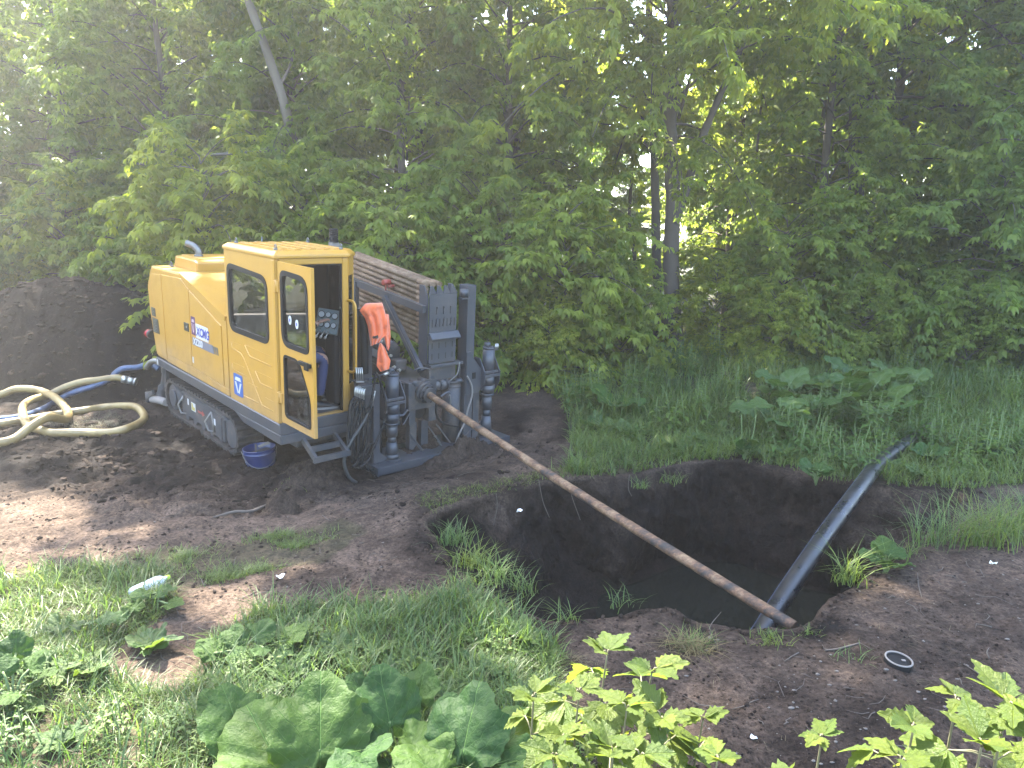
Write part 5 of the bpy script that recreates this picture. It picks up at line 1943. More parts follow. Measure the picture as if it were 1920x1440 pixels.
def ring_end():
    g = on_ground(1683, 1250)
    t = thing('pipe_end', 'pale-rimmed round pipe end sticking out of the soil at lower right', 'pipe end', (g[0], g[1], g[2] + .016), rot=(.06, .08, 0))
    n = 36
    V, F = [], []
    for r, z in ((.076, -.08), (.080, .014), (.077, .022), (.069, .018), (.066, -.05)):
        V += [(r * math.cos(2 * math.pi * k / n) * 1.0, r * math.sin(2 * math.pi * k / n), z) for k in range(n)]
    for i in range(4):
        F += [(i * n + k, i * n + (k + 1) % n, (i + 1) * n + (k + 1) % n, (i + 1) * n + k) for k in range(n)]
    MB().add(V, F, True).build('tube_wall', M['black'], t)
    MB().tube([(.0735 * math.cos(a), .0735 * math.sin(a), .022) for a in np.linspace(0, 2 * math.pi, 41)], .0055, 8, cap=False).build('rim', M['stone'], t)
    MB().prism([(.062 * math.cos(2 * math.pi * k / n), .062 * math.sin(2 * math.pi * k / n)) for k in range(n)], 2, -.06, .010).build('dark_inside', M['black'], t)
    MB().box((.02, -.005, .0105), (.045, .012, .016), .003).build('pale_chip', M['stone'], t)


ring_end()


def scrap(px, py, s, label, col=(.62, .62, .60), up=0.0):
    P = np.array(up) if not np.isscalar(up) else on_ground(px, py)
    V, F, n = [(0, 0, 0)], [], 9
    rnd = random.Random(px)
    for k in range(n):
        a = 2 * math.pi * k / n
        r = s * rnd.uniform(.45, 1)
        V.append((r * math.cos(a), r * .6 * math.sin(a), rnd.uniform(-.2, .6) * s))
    for k in range(n):
        F.append((0, 1 + k, 1 + (k + 1) % n))
    o = link('plastic_scrap', mesh_from('plastic_scrap', V, F), plain('scrap_white', col, .5))
    o.location = (P[0], P[1], P[2] + s * .25)
    md = o.modifiers.new('t', 'SOLIDIFY')
    md.thickness = .003
    tag(o, label, 'litter')


scrap(975, 958, .035, 'white torn plastic scrap on the earth slope at the left end of the pit', up=at(975, 960, 6.6))
scrap(525, 1085, .045, 'crumpled white scrap on the bare soil near the middle left', (.6, .6, .58))
scrap(1862, 1058, .035, 'pale crumpled scrap on the bare soil at the right edge', (.5, .5, .42))
scrap(1413, 1392, .028, 'small pale crumpled scrap on dark soil at the bottom')
scrap(650, 1218, .035, 'small bluish white scrap in the lower grass', (.5, .52, .6))


def stones():
    V, F, n0 = [], [], 0
    bm = bmesh.new()
    bmesh.ops.create_icosphere(bm, subdivisions=1, radius=1)
    c = np.array([v.co[:] for v in bm.verts])
    f = np.array([[v.index for v in q.verts] for q in bm.faces])
    bm.free()
    for poly, n, a, b in (([(1060, 1170), (1500, 1175), (1600, 1080), (1920, 1000), (1920, 1440), (1080, 1440)], 330, .0025, .012),
                          ([(0, 830), (700, 850), (1080, 760), (1080, 880), (800, 960), (830, 1130), (300, 1130), (0, 1100)], 300, .003, .012),
                          ([(0, 580), (280, 620), (290, 720), (0, 760)], 60, .006, .02)):
        xs = RNG.uniform(min(p[0] for p in poly), max(p[0] for p in poly), n)
        ys = RNG.uniform(min(p[1] for p in poly), max(p[1] for p in poly), n)
        k = in_poly(xs, ys, poly)
        P = np.array([ground_at(x, y) for x, y in zip(xs[k], ys[k])])
        if a == .006:
            P = np.stack([RNG.uniform(-10, -5, n), RNG.uniform(11, 12.6, n), np.zeros(n)], 1)
        z = height(P[:, 0], P[:, 1])
        for (x, y, _), zz in zip(P, z):
            s = a * (b / a) ** (RNG.random() ** 2)
            v = c * s * np.array([RNG.uniform(.8, 1.8), RNG.uniform(.7, 1.2), .5]) + RNG.normal(0, s * .12, c.shape)
            V.append(v + (x, y, zz + s * .3))
            F.append(f + n0)
            n0 += len(c)
    o = link('pebbles', mesh_np('pebbles', np.concatenate(V), np.concatenate(F)), M['grit'])
    tag(o, 'tiny pale pebbles and chips strewn over the bare dark soil', 'pebbles')
    o['kind'] = 'stuff'


stones()


def twigs():
    mb = MB()
    rnd = random.Random(77)
    for poly, n in (([(1080, 1190), (1500, 1190), (1600, 1100), (1900, 1030), (1900, 1400), (1300, 1400)], 46), ([(20, 900), (700, 900), (800, 1000), (780, 1120), (350, 1130), (100, 1040)], 60),
                    ([(180, 1130), (420, 1130), (400, 1220), (200, 1260)], 26), ([(560, 900), (1050, 800), (900, 930), (760, 950)], 20)):
        k = 0
        while k < n:
            a, b = rnd.uniform(min(q[0] for q in poly), max(q[0] for q in poly)), rnd.uniform(min(q[1] for q in poly), max(q[1] for q in poly))
            if not in_poly(np.array([a]), np.array([b]), poly)[0]:
                continue
            k += 1
            P = ground_at(a, b)
            an, L = rnd.uniform(0, 6.28), rnd.uniform(.04, .20)
            pts = []
            for t in (0, .35, .7, 1):
                x, y = P[0] + math.cos(an + t * rnd.uniform(-.5, .5)) * L * t, P[1] + math.sin(an + t * rnd.uniform(-.5, .5)) * L * t
                pts.append((x, y))
            zz = height(np.array([q[0] for q in pts]), np.array([q[1] for q in pts]))
            r = rnd.uniform(.0015, .004)
            mb.tube([(x, y, z + r + rnd.uniform(0, .008)) for (x, y), z in zip(pts, zz)], [r, r, r * .8, r * .4], 5)
    o = mb.build('twigs', M['bark'])
    tag(o, 'bits of twig and root strewn over the bare trodden soil', 'twigs')
    o['kind'] = 'stuff'


twigs()

# ------------------------------------------------------------------ vegetation
def unit(v):
    return v / np.maximum(np.linalg.norm(v, axis=-1, keepdims=True), 1e-9)


def leaflets(base, d, nrm, L, W, var, droop=.25):
    """folded lance-shaped leaflets: base (n,3), direction, normal; 6 verts and 4 faces each"""
    n = len(base)
    d = unit(d)
    s = unit(np.cross(d, nrm))
    up = np.cross(s, d)
    L, W = L[:, None], W[:, None]
    b = base
    m1 = base + d * L * .38 - up * W * .10
    tip = base + d * L - up * L * droop
    l1 = base + d * L * .36 + s * W * .5 + up * W * .13
    r1 = base + d * L * .36 - s * W * .5 + up * W * .13
    m2 = base + d * L * .70 - up * (L * droop * .45)
    l2 = base + d * L * .70 + s * W * .30 - up * (L * droop * .40) + up * W * .06
    r2 = base + d * L * .70 - s * W * .30 - up * (L * droop * .40) + up * W * .06
    V = np.stack([b, m1, l1, r1, m2, l2, r2, tip], 1).reshape(-1, 3)
    o = np.arange(n)[:, None] * 8
    T = np.array([[0, 1, 2], [0, 3, 1], [4, 7, 5], [4, 6, 7]])
    Q = np.array([[1, 4, 5, 2], [1, 3, 6, 4]])
    return V, (o[:, :, None] + T[None]).reshape(-1, 3), (o[:, :, None] + Q[None]).reshape(-1, 4), np.repeat(var, 8)


def leaflets_lo(base, d, nrm, L, W, var, droop=.25):
    n = len(base)
    d = unit(d)
    s = unit(np.cross(d, nrm))
    up = np.cross(s, d)
    L, W = L[:, None], W[:, None]
    tip = base + d * L - up * L * droop
    l1 = base + d * L * .42 + s * W * .5 + up * W * .16
    r1 = base + d * L * .42 - s * W * .5 + up * W * .16
    V = np.stack([base, l1, tip, r1], 1).reshape(-1, 3)
    o = np.arange(n)[:, None] * 4
    T = np.array([[0, 2, 1], [0, 3, 2]])
    return V, (o[:, :, None] + T[None]).reshape(-1, 3), np.zeros((0, 4), int), np.repeat(var, 4)


def compound_leaves(rng, node, out, lf=.125, lo=False, spread=.5):
    """node (n,3), out (n,3) direction of the leaf stalk; three to five drooping leaflets each"""
    n = len(node)
    out = unit(out + rng.normal(0, .18, (n, 3)))
    pet = rng.uniform(.05, .10, n)[:, None]
    down = np.array([0, 0, -1.0])
    tipp = node + unit(out + down * .35) * pet
    side = unit(np.cross(out, down) + 1e-6)
    var = np.clip(rng.normal(.45, .22, n), 0, 1)
    res = []
    sc = rng.uniform(.72, 1.18, n)
    for k, (a, f) in enumerate(((0, 1.0), (1, .9), (-1, .9), (.85, .72), (-.85, .72))):
        keep = np.ones(n, bool) if k < 3 else rng.random(n) < .55
        b = tipp - (unit(out) * (.035 if k > 2 else 0.0))
        d = unit(out * (1 - .35 * abs(a)) + side * a * (spread + .35) + down * rng.uniform(.35, 1.0, n)[:, None])
        nr = unit(np.array([0, 0, 1.0]) + out * .55 + rng.normal(0, .28, (n, 3)))
        L = lf * f * sc * rng.uniform(.85, 1.15, n)
        W = L * rng.uniform(.36, .50, n)
        fn = leaflets_lo if lo else leaflets
        res.append(fn(b[keep], d[keep], nr[keep], L[keep], W[keep], (var + rng.normal(0, .06, n))[keep], .22))
    return res


def join(res):
    V, T, Q, A, o = [], [], [], [], 0
    for v, t, q, a in res:
        V.append(v)
        T.append(t + o)
        Q.append(q + o)
        A.append(a)
        o += len(v)
    return np.concatenate(V), np.concatenate(T), np.concatenate(Q), np.concatenate(A)


def crown_data(seed, h, r, zb, nb, lf=.13, lo=False, dens=1.0, top_taper=.55, lean=(0, 0)):
    """branches, twigs and leaves of one crown; returns leaf arrays and branch polylines"""
    rng = np.random.default_rng(seed)
    res, limbs = [], []
    nodes, outs = [], []
    for i in range(nb):
        u = (i + rng.random()) / nb
        z0 = zb + (h - zb) * u
        az = i * 2.399 + rng.normal(0, .35)
        ln = r * (1 - top_taper * u ** 1.6) * rng.uniform(.62, 1.15)
        el = rng.uniform(.15, 1.05) + .2 * u
        s = np.linspace(0, 1, 9)
        wob = rng.normal(0, .10, 3)
        hx = np.cos(az + wob[0] * s * 2) * ln * s
        hy = np.sin(az + wob[0] * s * 2) * ln * s
        hz_ = z0 + ln * (np.tan(el * .8) * s - (.45 + .55 * rng.random()) * s ** 2.2)
        P = np.stack([hx + lean[0] * z0, hy + lean[1] * z0, hz_], 1)
        limbs.append((P, .008 + .008 * ln * (1 - .5 * u)))
        nt = max(3, int(ln * 6.0 * dens))
        st = np.sort(rng.uniform(.22, 1.0, nt))
        for q in st:
            j = q * 8
            i0 = min(int(j), 7)
            p = P[i0] + (P[i0 + 1] - P[i0]) * (j - i0)
            tang = unit(P[i0 + 1] - P[i0])
            rnd = rng.normal(0, 1, 3) * np.array([1, 1, .8])
            d = unit(tang * .7 + unit(rnd) * .9 + np.array([0, 0, .15]))
            tl = rng.uniform(.30, .75) * (1.1 - .3 * q)
            nn = rng.integers(4, 7)
            for k in range(nn):
                f = (k + .6) / nn
                c = p + d * tl * f + np.array([0, 0, -.30 * tl * f * f])
                sd = unit(np.cross(d, np.array([0, 0, 1.0])) + rng.normal(0, .25, 3))
                for sg in (1, -1):
                    nodes.append(c)
                    outs.append(sd * sg + d * .55)
            nodes.append(p + d * tl + np.array([0, 0, -.3 * tl]))
            outs.append(d)
    nodes, outs = np.array(nodes), np.array(outs)
    return join(compound_leaves(rng, nodes, outs, lf, lo)), limbs


def limb_mesh(limbs, name):
    mb = MB()
    for P, r in limbs:
        n = len(P)
        mb.tube([tuple(p) for p in P], [r * (1 - .85 * i / (n - 1)) for i in range(n)], 5, cap=False)
    return mb.mesh(name)


def crown_mesh(name, seed, *a, **k):
    (V, T, Q, A), limbs = crown_data(seed, *a, **k)
    fl = [T] + ([Q] if len(Q) else [])
    return mesh_np(name, V, fl, False, {'var': A}), limb_mesh(limbs, 'limbs')


def trunk_mesh(path, r0, r1, name='trunk', n=12, seed=0):
    sp = spline(path, 8)
    m = len(sp)
    rnd = random.Random(seed)
    rr = [(r0 + (r1 - r0) * i / (m - 1)) * rnd.uniform(.93, 1.07) * (1 + .5 * max(0, 1 - i / 4) ** 2) for i in range(m)]
    return MB().tube(sp, rr, n).mesh(name)


# shared crowns
CROWN = {}
CROWN['a'] = crown_mesh('crown', 11, 9.5, 2.9, .9, 74, lf=.15)
CROWN['b'] = crown_mesh('crown', 12, 9.5, 2.8, 1.2, 72, lf=.15)
CROWN['c'] = crown_mesh('crown', 13, 9.0, 2.7, 1.0, 70, lf=.15, top_taper=.4)
CROWN['d'] = crown_mesh('crown', 14, 10.5, 3.0, 3.9, 54, lf=.15, top_taper=.35)         # high crown, bare lower trunk
CROWN['s'] = crown_mesh('shrub_crown', 15, 2.6, 1.45, .15, 40, lf=.14, dens=1.15, top_taper=.45)
CROWN['t'] = crown_mesh('shrub_crown', 16, 3.2, 1.6, .2, 44, lf=.14, dens=1.1, top_taper=.5)
CROWN['f'] = crown_mesh('far_crown', 17, 9.5, 3.2, .8, 60, lf=.24, lo=True, dens=.8)
CROWN['u'] = crown_mesh('shade_crown', 18, 6.5, 3.0, -1.0, 42, lf=.24, lo=True, dens=.62)  # extra crown, stacked out of view only to cast shade


def tree(x, y, key, label, rz=0.0, sc=1.0, group=None, trunk=None, bark='bark', leaf='leaf', sz=None, name='maple_tree', cat='tree', limbs=True, up=None):
    t = thing(name, label, cat, (x, y, hz(x, y) - .05), group, rot=(0, 0, rz))
    cm, lm = CROWN[key]
    c = link('crown', cm, M[leaf], t)
    c.scale = (sc, sc, sz or sc)
    c['kind'] = 'stuff'
    if leaf != 'leaf':
        c.material_slots[0].link = 'OBJECT'
        c.material_slots[0].material = M[leaf]
    for k_, u_ in enumerate(up or ()):
        w = link('shade_crown', CROWN['u'][0], M['leaf'], t)  # added unseen above the tree to shade the ground
        w['kind'] = 'stuff'
        w.location = (.3 * k_, -.2 * k_, u_)
        w.rotation_euler = (0, 0, k_ * 1.9)
    if limbs:
        l = link('limbs', lm, M['bark'], t)
        l.scale = c.scale
        l['kind'] = 'stuff'
    if trunk is None:
        hh = 8.8 * (sz or sc)
        rnd = random.Random(int(x * 100))
        trunk = [(0, 0, 0)] + [(rnd.uniform(-.12, .12), rnd.uniform(-.12, .12), hh * k / 5) for k in range(1, 6)]
        link('trunk', trunk_mesh(trunk, .12 * sc, .03, seed=int(x * 10)), M[bark], t)
    elif trunk:
        for i, (p, r0, r1) in enumerate(trunk):
            link('trunk', trunk_mesh([np.array(q) - np.array(t.location) for q in p], r0, r1, seed=i + int(x * 10)), M[bark], t)
        t.rotation_euler = (0, 0, 0)
        c.rotation_euler = (0, 0, rz)
        if limbs:
            l.rotation_euler = (0, 0, rz)
    return t


G1 = 'broadleaf trees forming the green wall behind the site'
tree(-12.4, 16.0, 'a', 'leafy tree filling the far left edge of the green wall beside the heap', .3, .92, G1)
tree(-9.6, 16.4, 'b', 'dense tree standing just behind the dark spoil heap', 1.3, 1.0, G1)
tree(-7.0, 15.4, 'c', 'leafy tree with bright arching branches above the rear of the yellow hood', 2.5, .98, G1, up=(9.0, 14.0))
# the pale leaning trunk
P0 = at(575, 470, 14.6)
tree(-4.3, 15.2, 'b', 'tree with a pale leaning trunk visible above the cab', 4.1, .98, G1, up=(9.0, 14.2),
     trunk=[([tuple(at(590, 640, 15.4)), tuple(at(575, 420, 15.0)), tuple(at(540, 225, 13.6)), tuple(at(505, 110, 13.3)), tuple(at(462, -10, 13.0)), tuple(at(430, -120, 13.0))], .105, .065),
            ([tuple(at(520, 170, 13.4)), tuple(at(545, 120, 13.4)), tuple(at(560, 60, 13.4))], .03, .015)], bark='palebark')
tree(-2.0, 14.4, 'a', 'dense leafy tree directly behind the drill pipe rack', 3.7, .95, G1, up=(10.0, 15.2))
tree(-.1, 15.0, 'c', 'hazy leafy tree in the middle of the picture right of the grey mast', .4, 1.0, G1, up=(10.5, 15.7))
tree(3.1, 14.2, 'd', 'forked dark-trunked tree with bare lower trunks and sky gaps beside it', 5.1, 1.15, G1, up=(10.5, 15.7),
     trunk=[([tuple(at(1262, 640, 14.3)), tuple(at(1258, 480, 14.2)), tuple(at(1262, 380, 14.1)), tuple(at(1256, 240, 14.0)), tuple(at(1262, 80, 14.0)), tuple(at(1255, -200, 14.0))], .17, .11),
            ([tuple(at(1262, 420, 14.1)), tuple(at(1282, 370, 14.1)), tuple(at(1312, 270, 14.1)), tuple(at(1345, 190, 14.1)), tuple(at(1400, 60, 14.1)), tuple(at(1430, -90, 14.1))], .09, .05)])
tree(2.9, 15.0, 'd', 'thin dark trunk standing close to the left of the forked tree', 2.2, .95, G1,
     trunk=[([tuple(at(1236, 640, 15.1)), tuple(at(1231, 480, 15.0)), tuple(at(1228, 340, 15.0)), tuple(at(1222, 180, 15.0)), tuple(at(1215, -60, 15.0))], 0.10, .07)])
tree(6.6, 15.6, 'b', 'leafy tree right of the forked tree with hanging twigs over the sunlit gap', .9, 1.0, G1, up=(10.5, 15.7))
tree(8.3, 16.6, 'd', 'tree with several thick dark stems rising out of the upper right foliage', 3.3, 1.2, G1, up=(10.5, 15.7),
     trunk=[([tuple(at(1600, 640, 17)), tuple(at(1603, 470, 17)), tuple(at(1606, 200, 17)), tuple(at(1596, 60, 17)), tuple(at(1590, -200, 17))], .20, .13),
            ([tuple(at(1606, 240, 17)), tuple(at(1640, 120, 16.9)), tuple(at(1660, 0, 16.9)), tuple(at(1664, -200, 16.9))], .17, .11),
            ([tuple(at(1618, 250, 17)), tuple(at(1680, 190, 16.8)), tuple(at(1692, 60, 16.8)), tuple(at(1694, -150, 16.8))], .12, .08)])
tree(10.2, 14.6, 'a', 'dense dark leafy tree at the right edge above the tall weeds', 2.0, 1.1, G1, up=(9.5, 14.7))
tree(12.8, 15.4, 'c', 'leafy tree just outside the right end of the green wall', 1.0, 1.1, G1)

# slender saplings trunks seen in the gap
for (pts, r, lab) in (([(1192, 520), (1186, 450), (1180, 400)], .05, 'thin dark sapling trunk in the sunlit gap left of the forked tree'),
                      ([(1445, 420), (1432, 360), (1420, 300), (1424, 230)], .035, 'thin dark curving sapling trunk in front of the yellow-green gap right of the fork'),
                      ([(1530, 560), (1528, 470), (1522, 400)], .06, 'short dark trunk in deep shade right of the sunlit gap')):
    q = [at(a, b, 16.9) for a, b in pts]
    q.insert(0, np.array([q[0][0], q[0][1], 0]))
    q.append(q[-1] + np.array([.1, 0, 2.5]))
    o = link('sapling_trunk', trunk_mesh([tuple(v) for v in q], r, r * .7), M['bark'])
    tag(o, lab, 'tree')
# long bare dead branch in front of the leaves
q = [tuple(at(a, b, d)) for a, b, d in ((258, 308, 12.9), (300, 299, 12.9), (350, 296, 12.95), (400, 290, 13.0), (455, 287, 13.1), (500, 282, 13.3), (560, 288, 14.4))]
o = MB().tube(spline(q, 6), [.012 + .0007 * i for i in range(37)], 7).build('bare_branch', M['palebark'])
tag(o, 'long bare pale branch sticking sideways out of the leaves above the hood', 'branch')

G2 = 'leafy bushes along the foot of the trees'
SH = [(-11.6, 14.9, 's', 1.2, 'bush at the left picture edge behind the spoil heap'), (-9.2, 15.3, 't', 1.1, 'bush rising behind the top of the spoil heap'),
      (-7.2, 14.8, 't', 1.0, 'bush between spoil heap and the rear of the rig'), (-5.2, 12.6, 's', 1.15, 'bush leaning over the yellow engine hood'),
      (-3.6, 13.0, 't', 1.1, 'bush behind the roof of the cab'), (-2.0, 12.4, 's', 1.1, 'bush behind the stack of drill pipes'),
      (-.55, 12.9, 't', 1.05, 'bush right behind the grey mast column'), (.9, 12.5, 's', 1.12, 'rounded bush right of the far anchor jack'),
      (2.0, 13.2, 's', .72, 'bush at the foot of the forked tree'), (3.9, 13.9, 't', .62, 'bush below the sunlit gap'),
      (5.2, 14.0, 's', 1.05, 'bush behind the burdock patch'), (6.9, 14.2, 't', .98, 'dark bush right of the burdock patch'),
      (8.8, 13.4, 't', 1.15, 'bush above the tall grass near the right edge'), (10.6, 12.9, 's', 1.35, 'pale green bush at the right picture edge')]
for i, (x, y, k, sc, lab) in enumerate(SH):
    tree(x, y, k, lab, i * 1.7, sc, G2, trunk=[], name='bush', cat='bush')

for i, (x, y, k, sc, lab) in enumerate([(.6, 11.9, 's', .5, 'low bush nearest the far anchor jack'), (4.7, 13.0, 's', .55, 'low bush hanging over the grass below the sunlit gap'),
                                        (6.4, 13.2, 't', .5, 'low bush behind the middle of the burdock patch'), (8.0, 12.6, 's', .6, 'low pale bush in front of the dark thicket at right')]):
    tree(x, y, k, lab, i * 2.3 + .5, sc, G2, trunk=[], name='bush', cat='bush')
G3 = 'trees of the second row seen through gaps'
for i, (x, y) in enumerate([(-13, 20), (-9.5, 21), (-6.3, 19.6), (-3.0, 20.5), (.2, 19.5), (8.2, 21.5), (11.6, 20), (15, 21)]):
    tree(x, y, 'f', 'second-row tree glimpsed through the leaves ' + ('at the far left edge', 'behind the spoil heap', 'above the yellow hood', 'above the drill pipe rack', 'left of the forked trunks', 'right of the thick dark stems', 'near the right edge', 'beyond the right end')[i], i * 2.1, 1.15, G3, leaf='leaf2', limbs=False)
for i, (x, y, k) in enumerate([(-11.2, 18.6, 'a'), (-8.2, 18.2, 'c'), (-5.2, 18.0, 'b'), (-2.2, 17.8, 'a'), (.7, 18.4, 'c'), (5.6, 19.0, 'b'), (10.0, 18.4, 'a'), (13.4, 18.0, 'c')]):
    tree(x, y, k, 'tree closing the view between front and second row ' + ('at the far left', 'behind the heap', 'behind the hood', 'behind the cab', 'left of the sky gap', 'right of the forked trunk', 'behind the right bushes', 'at the far right')[i], i * 1.1, 1.0, 'trees between the rows')
G4 = 'trees of the back row beyond the grove'
for i, (x, y) in enumerate([(-16, 30), (-9, 31), (-3, 29), (2.2, 33), (12.5, 31), (18, 30)]):
    tree(x, y, 'f', 'bright far back tree ' + ('at the left end', 'behind the heap', 'behind the cab', 'just left of the sky gap', 'behind the thick dark stems', 'at the right end')[i], i * 1.3, 1.25, G4, leaf='leaf2', limbs=False)
for i, (x, y, s) in enumerate([(5.4, 24, .72), (7.6, 25, .8), (3.2, 24.5, .62), (9.8, 26, .8)]):
    tree(x, y, 'f', 'yellow-green far bush in the sunny gap, ' + ('nearest the forked trunk', 'middle one', 'leftmost one', 'rightmost one')[i], i * 1.3, s, 'sunny bushes in the gap', leaf='leaf2', limbs=False, name='bush', cat='bush', trunk=[])


# ---- grass blades
def blades(P, h, w, lean, var, rng, seg=3):
    """P (n,3) roots; curved ribbons tapering to a point"""
    n = len(P)
    az = rng.uniform(0, 2 * math.pi, n)
    d = np.stack([np.cos(az), np.sin(az), np.zeros(n)], 1)
    s = np.stack([-d[:, 1], d[:, 0], np.zeros(n)], 1)
    V = []
    for k in range(seg + 1):
        t = k / seg
        c = P + d * (h * lean * t ** 1.8)[:, None] + np.array([0, 0, 1.0]) * (h * (t - .32 * lean * t ** 2.4))[:, None]
        if k < seg:
            ww = (w * (1 - .75 * t ** 1.5) * .5)[:, None]
            V += [c - s * ww, c + s * ww]
        else:
            V += [c]
    nv = 2 * seg + 1
    V = np.stack(V, 1).reshape(-1, 3)
    o = np.arange(n)[:, None, None] * nv
    Q = np.array([[2 * k, 2 * k + 1, 2 * k + 3, 2 * k + 2] for k in range(seg - 1)])
    T = np.array([[2 * seg - 2, 2 * seg - 1, 2 * seg]])
    return V, (o + T[None]).reshape(-1, 3), (o + Q[None]).reshape(-1, 4), np.repeat(var, nv)


def grass_field(n, polys, hmin, hmax, name, label, cat, seed, clump=.55, wid=.006, z=-.12, lean=(.3, 1.1), mt='grass', thr=-.15, box=None, per=9, spread=.035):
    rng = np.random.default_rng(seed)
    pts = []
    for poly, wgt in polys:
        m = int(n * wgt)
        G = np.array([ground_at(*q, z)[:2] for q in poly if q[1] > 470])
        xs = rng.uniform(G[:, 0].min(), G[:, 0].max(), m * 3)
        ys = rng.uniform(G[:, 1].min(), G[:, 1].max(), m * 3)
        k = in_poly(xs, ys, [tuple(g) for g in G])
        # fewer far away, more near
        pts.append(np.stack([xs[k], ys[k]], 1)[:m])
    P = np.concatenate(pts)
    nz = fbm(P[:, 0] * 1.6, P[:, 1] * 1.6, 0, seed, 3)
    P = P[nz > thr + rng.normal(0, .15, len(P))]
    P = P[rim_dist(P[:, 0], P[:, 1]) < -.02]
    P = np.repeat(P, per, 0) + rng.normal(0, spread, (len(P) * per, 2))
    hk = np.repeat(rng.uniform(.35, 1.0, len(P) // per + 1), per)[:len(P)]
    rd = rim_dist(P[:, 0], P[:, 1])
    k = rd < .05
    P, hk = P[k], hk[k]
    Z = height(P[:, 0], P[:, 1], True) - .01
    P3 = np.stack([P[:, 0], P[:, 1], Z], 1)
    h = hk * rng.uniform(hmin, hmax, len(P))
    var = np.clip(rng.normal(.4, .25, len(P)) + .3 * vnoise(P[:, 0] * .8, P[:, 1] * .8, 0, seed + 1), 0, 1)
    V, T, Q, A = blades(P3, h, wid * rng.uniform(.7, 1.5, len(P)), rng.uniform(*lean, len(P)), var, rng)
    o = link(name, mesh_np(name, V, [T, Q], True, {'var': A}), M[mt])
    tag(o, label, cat)
    o['kind'] = 'stuff'
    return o


BACK_NEAR = [(1075, 800), (1060, 915), (1180, 905), (1290, 885), (1350, 875), (1450, 885), (1520, 905), (1640, 910), (1790, 912), (2300, 900), (2300, 770), (1100, 760)]
BACK_FAR = [(1000, 700), (1060, 770), (1075, 800), (2400, 800), (2500, 640), (930, 640)]
grass_field(5600, [(BACK_NEAR, 1)], .12, .32, 'grass', 'shaggy green grass on the verge behind the pit', 'grass', 201, thr=-.9, wid=.009, lean=(.3, 1.3))
grass_field(7500, [(BACK_FAR, 1)], .25, .62, 'tall_grass', 'tall green grass and weeds in front of the bushes', 'grass', 202, thr=-.35, wid=.012, lean=(.15, 1.0))
grass_field(2600, [([(-400, 640), (-400, 560), (300, 560), (300, 640)], 1)], .2, .5, 'grass', 'grass along the foot of the bushes at left', 'grass', 203, thr=-.8, wid=.01)
F1 = [(-600, 1130), (-100, 1090), (130, 1060), (300, 1050), (330, 1100), (320, 1140), (240, 1190), (180, 1250), (320, 1300), (420, 1230), (560, 1300), (1000, 1440), (1000, 1700), (-800, 1700)]
F2 = [(400, 1200), (480, 1145), (640, 1128), (760, 1135), (860, 1105), (960, 1140), (1045, 1215), (1040, 1300), (1080, 1460), (900, 1500), (420, 1400)]
F3 = [(280, 1070), (330, 1030), (470, 1000), (640, 965), (690, 985), (610, 1040), (430, 1075), (340, 1105)]
grass_field(9500, [(F1, .62), (F2, .38)], .05, .19, 'grass', 'short trampled green grass covering the near ground at lower left', 'grass', 204, thr=-.12, wid=.0052, lean=(.5, 1.6), spread=.03)
grass_field(2600, [(F1, .5), (F2, .5)], .14, .32, 'grass', 'longer grass blades standing in the near lawn', 'grass', 205, thr=-.2, wid=.0075, lean=(.3, 1.1), per=6)
grass_field(4200, [(F3, 1)], .04, .13, 'grass', 'thin strip of short grass across the bare soil in front of the bucket', 'grass', 206, thr=-.25, wid=.004, lean=(.5, 1.4))
grass_field(1300, [(F1, .6), (F2, .4)], .03, .10, 'straw', 'dry bent straw lying among the near grass', 'straw', 207, thr=-.6, wid=.003, lean=(.9, 2.4), mt='drygrass')
grass_field(160, [([(1060, 1175), (1500, 1180), (1600, 1090), (1920, 1010), (1920, 1440), (1080, 1440)], .5), ([(400, 900), (900, 900), (780, 960), (800, 1110), (400, 1110)], .5)], .02, .06, 'straw',
            'scattered bits of straw and rootlets on bare soil', 'straw', 208, thr=-.9, wid=.002, lean=(1.2, 3.0), mt='drygrass', per=3, spread=.02)
grass_field(420, [([(780, 940), (900, 915), (1060, 880), (1090, 900), (940, 940), (820, 975)], 1)], .03, .11, 'grass', 'thin wisps of grass on the left rim of the pit', 'grass', 209, thr=-.5, wid=.004, lean=(.6, 1.6), per=5)
grass_field(260, [([(80, 780), (230, 790), (230, 812), (60, 812)], 1)], .03, .12, 'straw', 'straw and short grass inside the hose loop', 'straw', 210, thr=-.8, wid=.004, lean=(.6, 1.6), mt='drygrass', per=8)


def tuft(px, py, n, h, spread, label, mt='grass', lean=(.4, 1.4), seed=0, wid=.006, group=None, P=None, dz=-.01):
    rng = np.random.default_rng(300 + seed)
    g = on_ground(px, py) if P is None else np.array(P)
    p = rng.normal(0, spread, (n, 2)) * np.array([1.3, .8])
    z = height(g[0] + p[:, 0], g[1] + p[:, 1]) + dz - g[2]
    if P is not None:
        z = z * 0
    V, T, Q, A = blades(np.stack([p[:, 0], p[:, 1], z], 1), rng.uniform(.5, 1, n) * h, wid * rng.uniform(.7, 1.4, n), rng.uniform(*lean, n), np.clip(rng.normal(.55, .25, n), 0, 1), rng, 4)
    o = link('grass_tuft', mesh_np('grass_tuft', V, [T, Q], True, {'var': A}), M[mt], loc=tuple(g))
    return tag(o, label, 'grass tuft', group)


